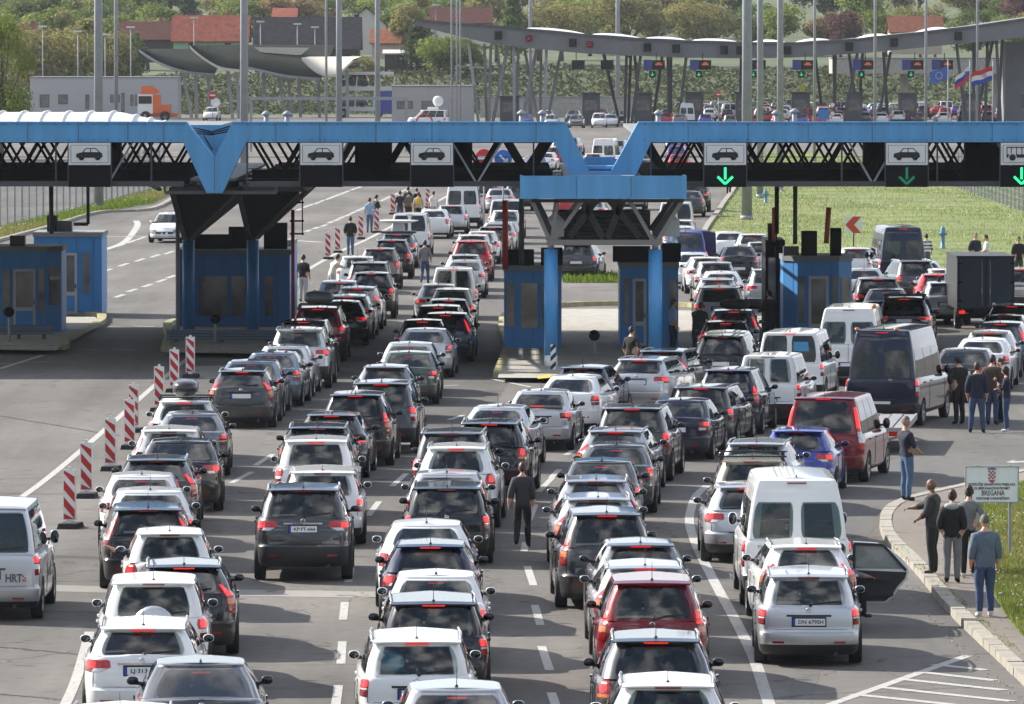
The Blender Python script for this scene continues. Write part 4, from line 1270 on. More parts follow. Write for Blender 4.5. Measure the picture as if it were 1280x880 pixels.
        mb = MB(); mb.prism([(.05, .96), (.98, .96), (.60, 1.36), (.05, 1.38)], 'y', -.012, -.004); mb.build('door_window', [mat('door_glass_grey', (.20, .22, .20), .1, coat=1)], d)

for k in LANEPOS:
    for c in LANEPOS[k]:
        ty, col, pos, h, desc, opt, lab = c
        d = pos.y
        det = 2 if d < 190 else (1 if d < 300 else 0)
        r = place_car(ty, col, pos, rzof(h), lab, 'cars queuing for the border booths', det, dark=opt.get('dark'))
        for ch in list(r.children):
            n = ch.name.split('.')[0]
            if n == 'roof_rail' and opt.get('norail'): bpy.data.objects.remove(ch); continue
            if opt.get('roof') and n == 'body': pass
        car_extras(r, c, opt)
# ------------------------------------------------------------------ people
SK = {'light': mat('skin_light', (.52, .30, .22), .55), 'tan': mat('skin_tan', (.36, .19, .125), .55), 'brown': mat('skin_brown', (.17, .085, .055), .55)}
CLOTHM = {}
def cloth(name, col):
    if name not in CLOTHM: CLOTHM[name] = mat('cloth_' + name, col, .85, var=.16, vscale=9, bump=.5, bscale=24)
    return CLOTHM[name]
HAIRM = {'black': mat('hair_black', (.010, .009, .009), .6), 'brown': mat('hair_brown', (.022, .013, .009), .6), 'auburn': mat('hair_auburn', (.050, .011, .010), .5), 'grey': mat('hair_grey', (.09, .085, .08), .7), 'fair': mat('hair_fair', (.10, .06, .03), .6)}
C = {
 'black': cloth('black', (.010, .010, .011)), 'charcoal': cloth('charcoal', (.030, .031, .033)), 'navy': cloth('navy', (.012, .016, .032)), 'denim': cloth('denim', (.07, .12, .21)),
 'blue denim': cloth('blue_denim', (.035, .06, .13)), 'denim top': cloth('denim_top', (.10, .135, .18)), 'grey': cloth('grey', (.16, .16, .165)), 'light grey': cloth('light_grey', (.36, .36, .36)), 'white': cloth('white', (.72, .71, .69)),
 'cream': cloth('cream', (.62, .56, .47)), 'light blue': cloth('light_blue', (.25, .38, .55)), 'olive': cloth('olive', (.12, .115, .07)), 'yellow': cloth('yellow', (.65, .38, .04)), 'brown': cloth('brown', (.06, .04, .03)), 'stripe': cloth('stripe_navy', (.02, .025, .06)),
 'shoe': cloth('shoe_dark', (.012, .012, .012)), 'shoe white': cloth('shoe_white', (.6, .6, .6)),
}

def person(loc, face, label, h=1.76, top='black', legs='denim', skin='light', hair='brown', hairstyle='short', arms=('down', 'down'), stance='stand', shoes='shoe', jacket=False, sleeve=True, female=False, lean=0., turn=0., group=None, hood=None, bag=None, stripe=None, pack=None):
    """face: heading in degrees, 0 looks away from the camera (+y), positive turns towards +x"""
    k = h / 1.76
    sw = .92 if female else 1.03
    V, Rr, E, reg = [], [], [], []
    def v(p, r, rg, par=None):
        V.append(Vector(p) * k); f = (1.24 if top == 'black' or jacket else 1.18) if rg != 'skin' and rg != 'shoe' else 1.; Rr.append((r[0] * k * f, r[1] * k * f) if isinstance(r, tuple) else (r * k * f, r * k * f)); reg.append(rg)
        if par is not None: E.append((par, len(V) - 1))
        return len(V) - 1
    ln = math.sin(R(lean))
    def up(z): return (0, ln * (z - .95), z)
    drop = 0
    if stance == 'sit': drop = -.45
    pel = v((0, 0, .96 + drop), (.150 * (1.02 if female else 1), .115), 'legs')
    def U(x, y, z):
        return (x, y + math.sin(R(lean)) * (z - .96), .96 + drop + (z - .96) * math.cos(R(lean)))
    wa = v(U(0, .01, 1.10), (.132 * sw + (.025 if jacket else 0), .105), 'top', pel)
    ch = v(U(0, 0, 1.28), (.155 * sw + (.02 if jacket else 0), .118), 'top', wa)
    uc = v(U(0, -.005, 1.40), (.135 * sw, .10), 'top', ch)
    ne = v(U(0, .0, 1.50), .058, 'skin', uc)
    v(U(0, .02, 1.58), .055, 'skin', ne)
    hands = []
    for s, a in ((-1, arms[0]), (1, arms[1])):
        sh = v(U(s * .178 * sw, 0, 1.385), .066 if not jacket else .08, 'top', uc)
        P_ = {'down': ((.238, -.03, 1.13), (.235, .07, .89)), 'swing': ((.26, -.12, 1.14), (.30, -.12, .91)), 'fwd': ((.25, .05, 1.14), (.14, .24, 1.03)), 'fold': ((.24, .08, 1.14), (.05, .24, 1.16)),
              'hip': ((.34, -.06, 1.17), (.19, .03, 1.00)), 'pocket': ((.26, -.06, 1.14), (.20, .06, .93)), 'point': ((.33, .16, 1.18), (.36, .42, 1.22)), 'phone': ((.24, .10, 1.15), (.12, .25, 1.38)), 'reach': ((.22, .25, 1.25), (.20, .50, 1.20)), 'up': ((.36, .05, 1.30), (.28, .10, 1.56)),
              'out': ((.42, .0, 1.30), (.62, .02, 1.42))}[a]
        (ex, ey, ez), (wx, wy, wz) = P_
        el = v(U(s * ex * sw, ey, ez), .048 if not jacket else .06, 'top' if sleeve else 'top', sh)
        mid = v(U(s * lerp(ex, wx, .5) * sw, lerp(ey, wy, .5), lerp(ez, wz, .5)), .042 if not jacket else .052, 'top' if sleeve else 'skin', el)
        wr = v(U(s * wx * sw, wy, wz), .027, 'skin', mid)
        d = (V[wr] - V[mid]).normalized()
        hd = v(V[wr] / k + d * .06, (.027, .018), 'skin', wr)
        hands.append((V[hd].copy(), d, s))
    for s in (-1, 1):
        hp = v((s * .085, 0, .90 + drop), .092, 'legs', pel)
        if stance == 'walk':
            kn, an = ((s * .10, .12 if s > 0 else .02, .50), (s * .11, .14 if s > 0 else -.20, .09 if s > 0 else .15))
        elif stance == 'sit': kn, an = (s * .12, .42, .52), (s * .12, .45, .10)
        elif stance == 'wide': kn, an = (s * .13, .03, .50), (s * .16, -.01, .09)
        else: kn, an = (s * .095, .03 if s > 0 else .015, .50), (s * .10, -.01, .09)
        th = v(((s * .085 + kn[0]) / 2 + s * .01, kn[1] / 2, (.90 + drop + kn[2]) / 2), .085 if not female else .082, 'legs', hp)
        kk = v(kn, .062, 'legs', th)
        cf = v((lerp(kn[0], an[0], .45), lerp(kn[1], an[1], .45) - .015, lerp(kn[2], an[2], .45)), .060, 'legs', kk)
        aa = v(an, .046, 'legs', cf)
        he = v((an[0], an[1] - .01, an[2] - .045), (.042, .045), 'shoe', aa)
        v((an[0] + s * .02, an[1] + .15, an[2] - .055), (.043, .032), 'shoe', he)
    me = bpy.data.meshes.new('person')
    me.from_pydata([tuple(x) for x in V], E, [])
    o = bpy.data.objects.new('person', me); COL.objects.link(o)
    md = o.modifiers.new('skin', 'SKIN'); md.use_smooth_shade = True
    sk = me.skin_vertices[0].data
    for i, q in enumerate(sk): q.radius = Rr[i]; q.use_root = (i == 0)
    ms = o.modifiers.new('sub', 'SUBSURF'); ms.levels = 2; ms.render_levels = 2
    dg = bpy.context.evaluated_depsgraph_get()
    m2 = bpy.data.meshes.new_from_object(o.evaluated_get(dg))
    bpy.data.objects.remove(o); bpy.data.meshes.remove(me)
    mb = MB()
    slots = ['skin', 'top', 'legs', 'shoe', 'alt']
    segs = [(V[a], V[b], reg[b]) for a, b in E]
    hem = (.86 if jacket else .93) * k + drop * k
    mb.v = [tuple(q.co) for q in m2.vertices]
    for p in m2.polygons:
        c = p.center; best = 1e9; rg = 'top'
        for a, b, g in segs:
            ab = b - a; t = max(0, min(1, (c - a).dot(ab) / ab.length_squared))
            dd = (c - (a + ab * t)).length
            if dd < best: best, rg = dd, g
        if rg == 'legs' and c.z > hem and stance != 'sit': rg = 'top'
        if rg == 'shoe' and c.z > .10 * k: rg = 'legs'
        if rg == 'skin' and abs(c.x) < .16 * k and c.z < 1.485 * k + drop and c.z > 1.3 * k + drop: rg = 'top'
        if stripe and rg == 'top' and int(c.z / .075) % 2: rg = 'alt'
        mb.f.append(tuple(p.vertices)); mb.m.append(slots.index(rg)); mb.s.append(True)
    bpy.data.meshes.remove(m2)
    # head with brow, nose, chin, ears and eyes
    hc = Vector(U(0, .035, 1.655)) * k
    tr = Matrix.Rotation(-R(turn), 3, 'Z')
    hs = MB()
    n, m = 18, 14
    for a in range(m + 1):
        t = PI * a / m
        for b in range(n):
            u = 2 * PI * b / n
            x, y, z = math.sin(t) * math.sin(u), math.sin(t) * math.cos(u), math.cos(t)
            fx = .078 * (1 - .22 * max(0, -z)); fy = .094 * (1 - .12 * max(0, -z))
            px, py, pz = x * fx, y * fy, z * .110
            if y > .55 and -.45 < z < .15 and abs(x) < .22: py += .020 * (1 - abs(x) / .22) * (1 - abs(z + .18) / .35)
            if y > .3 and z < -.6: py += .012
            hs.v.append((px, py, pz))
    for a in range(m):
        for b in range(n):
            j = (b + 1) % n
            hs.f.append((a * n + b, (a + 1) * n + b, (a + 1) * n + j, a * n + j)); hs.m.append(0); hs.s.append(True)
    for s in (-1, 1):
        hs.sphere((s * .076, -.005, -.005), .022, 8, 6, 0, (.5, .8, 1.4))
        hs.sphere((s * .030, .086, .012), .011, 6, 5, 3, (1, .6, .7))
    hs.box((0, .090, -.055), (.045, .008, .008), mi=4)
    mb.add([hc + tr @ Vector(p) * k for p in hs.v], hs.f, 0)
    o_ = len(mb.m) - len(hs.m)
    for i, q in enumerate(hs.m):
        mb.m[o_ + i] = q if q in (0, 3) else 0; mb.s[o_ + i] = True
    # fingers and thumb
    for (p, d, s) in hands:
        side = d.cross(Vector((0, 0, 1)))
        side = side.normalized() if side.length > .2 else Vector((0, 1, 0))
        if abs(d.z) > .6: side = Vector((0, 1, 0))
        curl = Vector((-s, 0, 0)) if abs(d.z) > .6 else Vector((0, 0, -1))
        for i, ln_ in enumerate((.050, .060, .057, .045)):
            a = p + side * ((1.5 - i) * .016) * k + d * .02 * k
            b = a + (d * .62 + curl * .25).normalized() * ln_ * .55 * k; c2 = b + (d * .6 + curl * .8).normalized() * ln_ * .5 * k
            mb.tube(a, b, .0095 * k, .0085 * k, 6, 0); mb.tube(b, c2, .0085 * k, .007 * k, 6, 0)
        a = p - d * .03 * k + side * .028 * k
        b = a + (d * .5 + side * .75 + curl * .2).normalized() * .04 * k
        mb.tube(a, b, .011 * k, .010 * k, 6, 0); mb.tube(b, b + (d * .9 + side * .1).normalized() * .032 * k, .010 * k, .008 * k, 6, 0)
    o = mb.build('person', [SK[skin], C[top], C[legs], C[shoes], C['white']], None, loc, -R(face), fix=True)
    tag(o, label, 'person', group)
    # hair
    if hairstyle != 'bald':
        hb = MB()
        n, m = 16, 10
        cut = {'short': .58, 'bun': .60, 'long': .78, 'crop': .50}[hairstyle]
        ring = []
        for a in range(m + 1):
            for b in range(n):
                u = 2 * PI * b / n
                back = (1 - math.cos(u)) / 2
                t = PI * cut * (.62 + .55 * back) * a / m
                x, y, z = math.sin(t) * math.sin(u), math.sin(t) * math.cos(u), math.cos(t)
                q = 1.16 if hairstyle != 'crop' else 1.08
                w = 1 + .035 * math.sin(7 * u + a)
                hb.v.append((x * .076 * q * w, y * .096 * q * w - .004, z * .120 * q + .002))
        for a in range(m):
            for b in range(n):
                j = (b + 1) % n
                hb.f.append((a * n + b, (a + 1) * n + b, (a + 1) * n + j, a * n + j)); hb.m.append(0); hb.s.append(True)
        if hairstyle == 'bun': hb.sphere((0, -.10, .075), .05, 10, 7)
        if hairstyle == 'long':
            hb.sphere((0, -.075, -.10), .075, 10, 8, 0, (.95, .5, 1.7))
        hb.v = [tuple(hc + tr @ Vector(p) * k) for p in hb.v]
        hb.build('hair', [HAIRM[hair]], o)
    if hood:
        hb = MB(); c = Vector(U(0, -.085, 1.47)) * k
        hb.sphere(c, .10 * k, 12, 8, 0, (1.45, .75, .72)); hb.build('hood', [C[hood]], o)
    if pack:
        hb = MB(); c = Vector(U(0, -.17, 1.27)) * k
        rounded_box(hb, c, (.30 * k, .17 * k, .42 * k)); hb.build('backpack', [C[pack]], o)
    if bag:
        hb = MB(); c = Vector((.20, .12, .92)) * k
        rounded_box(hb, c, (.12 * k, .32 * k, .24 * k)); hb.path([c + Vector((0, -.12, .1)), Vector(U(-.1, 0.02, 1.47)) * k + Vector((0, -.06, 0)), Vector(U(-.10, .10, 1.42)) * k, c + Vector((0, .12, .1))], .012, 6)
        hb.build('handbag', [C[bag]], o)
    return o

def P_(x, y, **k): return gp(x, y)
PEOPLE = [
 (653, 684, 4, 'woman walking away down the dashed line in dark jumper with auburn hair', dict(h=1.66, jacket=True, top='charcoal', legs='black', hair='auburn', female=True, stance='walk', arms=('swing', 'down'))),
 (1133, 633, 62, 'man in navy t-shirt and jeans standing by the tip of the kerb', dict(h=1.80, top='navy', legs='denim', hair='grey', hairstyle='crop', arms=('fwd', 'fwd'), sleeve=False, turn=75, skin='tan', lean=-4)),
 (1166, 726, -70, 'bald man in dark padded jacket gesturing on the pavement', dict(h=1.76, top='charcoal', legs='black', skin='brown', hairstyle='bald', jacket=True, arms=('fwd', 'reach'))),
 (1190, 737, 10, 'woman in black jacket with white hood and grey trousers', dict(h=1.68, top='black', legs='grey', hair='auburn', hairstyle='bun', jacket=True, female=True, hood='light grey', arms=('pocket', 'pocket'))),
 (1211, 731, 12, 'woman in grey jumper with one hand on her hip', dict(h=1.68, top='grey', legs='black', hair='brown', hairstyle='bun', female=True, arms=('down', 'hip'), shoes='shoe white')),
 (1231, 780, -14, 'man in blue grey jacket and jeans nearest on the pavement', dict(h=1.74, top='denim top', legs='blue denim', hair='grey', hairstyle='crop', arms=('down', 'down'), shoes='shoe white', jacket=True)),
 (1199, 530, -30, 'man in black leather jacket with hands on hips beside the navy van', dict(h=1.76, top='black', legs='black', hair='black', arms=('hip', 'fwd'), jacket=True, lean=3)),
 (1221, 541, 8, 'man in navy jacket and jeans seen from behind in the roadside group', dict(h=1.78, top='navy', legs='blue denim', hair='brown', arms=('down', 'down'), jacket=True, stance='wide')),
 (1240, 531, 20, 'man in brown jacket behind the navy jacketed man', dict(h=1.80, top='brown', legs='blue denim', hair='brown', jacket=True, arms=('pocket', 'pocket'))),
 (1258, 540, -80, 'woman in blue jacket holding a dark bag in the roadside group', dict(h=1.66, top='navy', legs='blue denim', hair='brown', hairstyle='long', female=True, bag='black', arms=('phone', 'fold'), shoes='shoe white')),
 (1251, 528, -110, 'woman with raised hand half hidden behind the woman in blue', dict(h=1.66, top='black', legs='black', hair='auburn', hairstyle='bun', female=True, arms=('up', 'down'))),
 (841, 442, 70, 'man in light blue shirt standing against the blue booth', dict(h=1.72, top='light blue', legs='charcoal', hair='black', sleeve=False, arms=('down', 'down'))),
 (789, 484, 40, 'man in black t-shirt waiting on the traffic island edge', dict(h=1.74, top='black', legs='black', hair='brown', sleeve=False, arms=('down', 'hip'))),
 (872, 448, 20, 'man in black coat bending at an open car door', dict(h=1.80, top='black', legs='black', hair='black', jacket=True, lean=26, arms=('reach', 'fwd'))),
 (962, 432, -30, 'person in black at the dark side of the far booth', dict(h=1.80, top='black', legs='black', hair='black', jacket=True, arms=('fold', 'fwd'))),
 (379, 377, 20, 'man in black t-shirt and pale trousers by the red pole', dict(h=1.78, top='black', legs='light grey', hair='black', sleeve=False, arms=('down', 'down'))),
 (414, 372, 60, 'person in cream top leaning over a silver hatchback', dict(h=1.72, top='cream', legs='light grey', hair='brown', lean=24, arms=('reach', 'reach'))),
 (438, 319, 0, 'man in dark jacket and jeans among the far barrier boards', dict(h=1.78, top='black', legs='denim', hair='black', arms=('pocket', 'pocket'), jacket=True)),
 (462, 291, 10, 'man in light blue shirt and jeans by the farther barrier boards', dict(h=1.80, top='light blue', legs='denim', hair='black', sleeve=False, arms=('down', 'fold'))),
 (470, 286, 60, 'man in black reading a phone behind the light blue shirt', dict(h=1.78, top='black', legs='charcoal', hair='black', arms=('phone', 'fold'))),
 (500, 280, -10, 'man in navy t-shirt in the group behind the boards', dict(h=1.80, top='navy', legs='blue denim', hair='black', sleeve=False)),
 (511, 280, 0, 'man in olive t-shirt in the group behind the boards', dict(h=1.78, top='olive', legs='black', hair='brown', sleeve=False)),
 (523, 281, 0, 'man in pale t-shirt wearing a yellow backpack', dict(h=1.76, top='light grey', legs='black', hair='brown', sleeve=False, pack='yellow')),
 (510, 274, 20, 'man in dark top behind the olive t-shirt', dict(h=1.80, top='charcoal', legs='black', hair='black')),
 (521, 275, -30, 'person in black behind the yellow backpack', dict(h=1.76, top='black', legs='black', hair='black')),
 (542, 279, -20, 'man in white t-shirt apart from the group behind the boards', dict(h=1.74, top='white', legs='light grey', hair='brown', sleeve=False)),
 (531, 355, 10, 'man in grey jumper walking between the queues', dict(h=1.78, top='grey', legs='blue denim', hair='brown', stance='walk')),
 (1158, 343, -20, 'person in striped top beside the dark minibus', dict(h=1.72, top='stripe', legs='denim', hair='brown', stripe=True)),
 (1219, 345, 150, 'man in navy jacket with a pass talking on the grass', dict(h=1.80, top='navy', legs='black', hair='fair', hairstyle='crop', jacket=True, arms=('pocket', 'pocket'))),
 (1233, 346, -90, 'man in white t-shirt talking on the grass', dict(h=1.76, top='white', legs='denim', hair='black', sleeve=False, arms=('fwd', 'fwd'))),
 (1273, 350, 170, 'man in dark jacket standing alone on the grass edge', dict(h=1.80, top='black', legs='charcoal', hair='brown', jacket=True)),
 (911, 243, 30, 'person in black trousers on the far grass under the sign', dict(h=1.76, top='charcoal', legs='black', hair='black')),
]
def build_people():
    for (x, y, face, lab, kw) in PEOPLE:
        person(gp(x, y) + Vector((0, 0, GROUNDZ(x, y))), face, lab, **kw)
# ------------------------------------------------------------------ ground, road, markings
def asphalt(name, base, var=.2, grain=.25):
    m = bpy.data.materials.new(name); n, N, Lk = nt(m); b = N['Principled BSDF']
    b.inputs['Roughness'].default_value = .88
    b.inputs['Specular IOR Level'].default_value = .3
    tc = N.new('ShaderNodeTexCoord')
    def noise(scale, sc=(1, 1, 1), det=5):
        mp = N.new('ShaderNodeMapping'); mp.inputs['Scale'].default_value = sc
        Lk.new(tc.outputs['Object'], mp.inputs['Vector'])
        t = N.new('ShaderNodeTexNoise'); t.inputs['Scale'].default_value = scale; t.inputs['Detail'].default_value = det
        t.inputs['Roughness'].default_value = .62
        Lk.new(mp.outputs[0], t.inputs['Vector']); return t.outputs['Fac']
    def mr(f, a, b_, lo=.32, hi=.68):
        x = N.new('ShaderNodeMapRange'); x.inputs['From Min'].default_value = lo; x.inputs['From Max'].default_value = hi
        x.inputs['To Min'].default_value = a; x.inputs['To Max'].default_value = b_
        Lk.new(f, x.inputs['Value']); return x.outputs[0]
    def mul(a, b_):
        x = N.new('ShaderNodeMath'); x.operation = 'MULTIPLY'; Lk.new(a, x.inputs[0]); Lk.new(b_, x.inputs[1]); return x.outputs[0]
    big = mr(noise(.16, (1, .35, 1)), 1 - var, 1 + var)
    streak = mr(noise(.9, (1, .045, 1)), 1 - var * .55, 1 + var * .4)
    mid = mr(noise(3.), 1 - var * .4, 1 + var * .4)
    fine = mr(noise(55., det=3), 1 - grain, 1 + grain)
    spot = mr(noise(1.1, det=2), .72, 1., .25, .36)
    vo = N.new('ShaderNodeTexVoronoi'); vo.feature = 'DISTANCE_TO_EDGE'; vo.inputs['Scale'].default_value = .17
    wv = N.new('ShaderNodeVectorMath'); wv.operation = 'MULTIPLY_ADD'; wv.inputs[1].default_value = (1.6, 1.6, 0)
    nc = N.new('ShaderNodeTexNoise'); nc.inputs['Scale'].default_value = .8; nc.inputs['Detail'].default_value = 6
    Lk.new(tc.outputs['Object'], nc.inputs['Vector']); Lk.new(nc.outputs['Color'], wv.inputs[0]); Lk.new(tc.outputs['Object'], wv.inputs[2]); Lk.new(wv.outputs[0], vo.inputs['Vector'])
    crack = mr(vo.outputs['Distance'], .45, 1., .0, .0065)
    v2 = N.new('ShaderNodeTexVoronoi'); v2.inputs['Scale'].default_value = .9; Lk.new(wv.outputs[0], v2.inputs['Vector'])
    oil = mr(v2.outputs['Distance'], .42, 1., .03, .18)
    f = mul(mul(mul(mul(big, streak), mul(mid, fine)), spot), mul(crack, oil))
    vs = N.new('ShaderNodeVectorMath'); vs.operation = 'SCALE'; vs.inputs[0].default_value = base
    Lk.new(f, vs.inputs['Scale']); Lk.new(vs.outputs[0], b.inputs['Base Color'])
    bp = N.new('ShaderNodeBump'); bp.inputs['Strength'].default_value = .35; bp.inputs['Distance'].default_value = .01
    Lk.new(noise(70., det=3), bp.inputs['Height']); Lk.new(bp.outputs[0], b.inputs['Normal'])
    return m
ASPH = asphalt('asphalt', (.126, .117, .106), .28, .36)
ASPHD = asphalt('asphalt_patch', (.098, .093, .086), .28, .36)
ASPHL = asphalt('asphalt_pale', (.235, .222, .20), .12)
PAVE = asphalt('pavement_asphalt', (.19, .165, .14), .15, .3)
CONC = mat('concrete', (.34, .32, .28), .85, var=.2, vscale=2.5, bump=.25, bscale=30)
KERB = mat('kerb_stone', (.29, .265, .22), .85, var=.2, vscale=3., bump=.3, bscale=30)
KERBY = mat('kerb_yellowed', (.36, .32, .17), .85, var=.25, vscale=3.)

def worn(name, col, wear=.38):
    m = bpy.data.materials.new(name); n, N, Lk = nt(m); b = N['Principled BSDF']; b.inputs['Roughness'].default_value = .8
    tc = N.new('ShaderNodeTexCoord'); t = N.new('ShaderNodeTexNoise'); t.inputs['Scale'].default_value = 9; t.inputs['Detail'].default_value = 8; t.inputs['Roughness'].default_value = .75
    Lk.new(tc.outputs['Object'], t.inputs['Vector'])
    r = N.new('ShaderNodeValToRGB'); r.color_ramp.elements[0].position = wear - .06; r.color_ramp.elements[1].position = wear + .10
    r.color_ramp.elements[0].color = (.15, .145, .135, 1); r.color_ramp.elements[1].color = (*col, 1)
    Lk.new(t.outputs['Fac'], r.inputs['Fac']); Lk.new(r.outputs['Color'], b.inputs['Base Color'])
    return m
LINE = worn('road_paint', (.40, .39, .365), .40)
LINEW = worn('road_paint_worn', (.44, .43, .40), .44)

def sheet(name, px, z, m, kind='structure', skirt=0., pz=None):
    pts = [gp(x, y, z if pz is None else pz) for x, y in px]
    mb = MB(); vs = [(p.x, p.y, z) for p in pts]
    mb.add(vs, [tuple(range(len(vs)))])
    if skirt:
        n = len(vs)
        mb.add(vs + [(x, y, z - skirt) for x, y, _ in vs], [(i, (i + 1) % n, n + (i + 1) % n, n + i) for i in range(n)])
    o = mb.build(name, [m]); o['kind'] = kind
    return o

def strip_pts(mb, pts, w, z):
    n = len(pts); L_, R_ = [], []
    for i, p in enumerate(pts):
        a, b = pts[max(0, i - 1)], pts[min(n - 1, i + 1)]
        d = (b - a); d.z = 0; d.normalize(); s = Vector((d.y, -d.x, 0)) * w / 2
        L_.append((p - s)); R_.append((p + s))
    vs = [(q.x, q.y, z) for q in L_ + R_]
    mb.add(vs, [(i, i + 1, n + i + 1, n + i) for i in range(n - 1)])

def smooth_path(pts, k=4):
    out = []
    for i in range(len(pts) - 1):
        p0, p1, p2, p3 = pts[max(0, i - 1)], pts[i], pts[i + 1], pts[min(len(pts) - 1, i + 2)]
        for j in range(k):
            t = j / k
            out.append(.5 * ((2 * p1) + (p2 - p0) * t + (2 * p0 - 5 * p1 + 4 * p2 - p3) * t * t + (3 * p1 - p0 - 3 * p2 + p3) * t ** 3))
    out.append(pts[-1]); return out

def build_road():
    mb = MB(); mb.add([(-260, 40, 0), (260, 40, 0), (260, 905, 0), (-260, 905, 0)], [(0, 1, 2, 3)])
    struct(mb.build('road', [ASPH]))
    sheet('road_patch', [(1000, 560), (1300, 545), (1300, 620), (1110, 640), (1060, 700), (1010, 900), (980, 900), (1030, 640)], .003, asphalt('asphalt_verge', (.115, .110, .102)))
    sheet('road_patch', [(240, 452), (620, 440), (640, 470), (610, 520), (560, 560), (250, 500)], .003, ASPHD)
    sheet('road_joint', [(60, 731), (300, 737), (610, 741), (612, 749), (300, 745), (60, 739)], .004, ASPHL)
    sheet('concrete_apron', [(232, 458), (296, 456), (286, 470), (258, 474), (236, 470)], .004, ASPHL)
    # solid lines
    mb = MB()
    for px, w in (([(-40, 655), (28, 621), (104, 561), (191, 484), (236, 447)], .17),
                  ([(60, 920), (82, 880), (95, 850), (104, 820), (112, 790)], .17),
                  ([(370, 346), (385, 337), (402, 327), (430, 312), (469, 294), (552, 249), (600, 224), (660, 195)], .22),
                  ([(884, 607), (870, 620), (863, 640), (862, 655), (866, 670), (875, 692), (897, 735), (920, 777), (942, 822), (957, 867), (968, 900)], .19),
                  ([(1035, 882), (1209, 820)], .18), ([(0, 461), (54, 444)], .18), ([(615, 474), (664, 484)], .16), ([(0, 455), (60, 452)], .10)):
        strip_pts(mb, smooth_path([gp(x, y) for x, y in px]), w, .006)
    for a, b in (((1168, 831), (1233, 838)), ((1148, 840), (1244, 851)), ((1125, 849), (1256, 863)), ((1098, 859), (1266, 877)), ((1065, 868), (1190, 881)), ((1020, 884), (1150, 896))):
        strip_pts(mb, [gp(*a), gp(*b)], .22, .007)
    for a, b in (((128, 296), (211, 295)), ((372, 301), (402, 303)), ((340, 300), (372, 301))): strip_pts(mb, [gp(*a), gp(*b)], .5, .007)
    strip_pts(mb, smooth_path([gp(x, y) for x, y in ((132, 312), (155, 303), (167, 290), (172, 281), (170, 276))]), .35, .007)
    struct(mb.build('road_lines', [LINE]))
    mb = MB()
    dash = lambda x, y, dx, dy, w=.145: strip_pts(mb, [gp(x - dx, y - dy), gp(x + dx, y + dy)], w, .006)
    for x, y, dx, dy in ((437, 719, -2, 9), (430, 764, -1.2, 11), (427, 816, -1, 14), (421, 872, -2, 15), (412, 930, -2, 15), (499, 600, -9, 8), (467, 636, -7, 9),
                         (663, 720, 4, 12), (672, 769, 3.5, 12.5), (682, 823, 5, 15), (694, 880, 5, 14), (665, 641, 4, -10), (682, 606, 9, -9), (656, 684, 1, -6), (302, 597, 13, -7), (255, 637, 4, -4),
                         (563, 482, 10, -.6), (570, 522, 9, -3), (712, 566, 5, -3), (694, 592, 5, -5), (330, 575, 11, -7), (510, 548, 10, -6)):
        dash(x, y, dx, dy)
    for x, y in ((134, 338), (154.5, 331), (175, 325), (194, 320), (211, 316), (228, 311), (149.5, 370), (165, 363), (184, 357), (201.5, 351), (214, 346), (136, 311), (151, 306.5), (164, 302), (176, 298)): dash(x, y, 5.5, -1.9, .22)
    pa = [(385, 288.5), (395, 285), (405, 282), (413, 278), (421, 275), (427, 272), (435, 269), (441, 266), (448, 263), (455, 260), (473, 252.5), (479, 250), (485, 247), (491, 244.6), (497, 242), (503, 239), (510, 236)]
    pb = [(374, 262), (382, 258.5), (389, 256), (396, 254), (403, 251), (409, 249), (415.6, 246.5), (422, 244), (428.5, 241.6), (435, 239), (441, 237), (448, 234.6), (455, 232)]
    for x, y in pa + pb: dash(x, y, 3.2, -1.25, .26)
    for x, y in ((110, 437), (155, 437), (180, 408), (150, 409)): dash(x, y, 14, .5, .25)
    struct(mb.build('road_dashes', [LINE]))
    mb = MB()
    for px in ([(-20, 807), (100, 818)], [(0, 868), (90, 876)], [(420, 744), (640, 758)], [(0, 520), (150, 545)], [(640, 700), (860, 705)]):
        pts = []
        for i in range(24):
            t = i / 23
            p = gp(lerp(px[0][0], px[1][0], t), lerp(px[0][1], px[1][1], t)); p.x += rnd.uniform(-.02, .02); p.y += rnd.uniform(-.08, .08); pts.append(p)
        strip_pts(mb, pts, .09, .005)
    struct(mb.build('tar_seam', [mat('tar', (.02, .02, .02), .5)]))
    # arrow painted near the sign
    mb = MB()
    pts = [gp(x, y) for x, y in ((1257, 578), (1270, 574.5), (1266, 577), (1300, 575.5), (1300, 577.5), (1266, 578.6), (1268, 579))]
    mb.add([(p.x, p.y, .006) for p in pts], [(0, 1, 2, 5, 6), (2, 3, 4, 5)])
    struct(mb.build('road_arrow', [LINE]))
    # litter flecks and patches of pale grit by the kerb
    mb = MB()
    for i in range(150):
        t = rnd.random()
        x = interp([(0, 1100), (.3, 1140), (.6, 1200), (1, 1285)], t) + rnd.uniform(-16, 4); y = interp([(0, 690), (.3, 735), (.6, 800), (1, 880)], t) + rnd.uniform(-4, 10)
        p = gp(x, y); s = rnd.uniform(.010, .032)
        mb.box((p.x, p.y, .012), (s, s * rnd.uniform(.6, 1.6), .014), rz=rnd.uniform(0, 3))
    tag(mb.build('grit', [mat('grit_pale', (.34, .31, .27), .9)]), 'pale grit and small stones along the foot of the kerb', 'grit', kind='stuff')

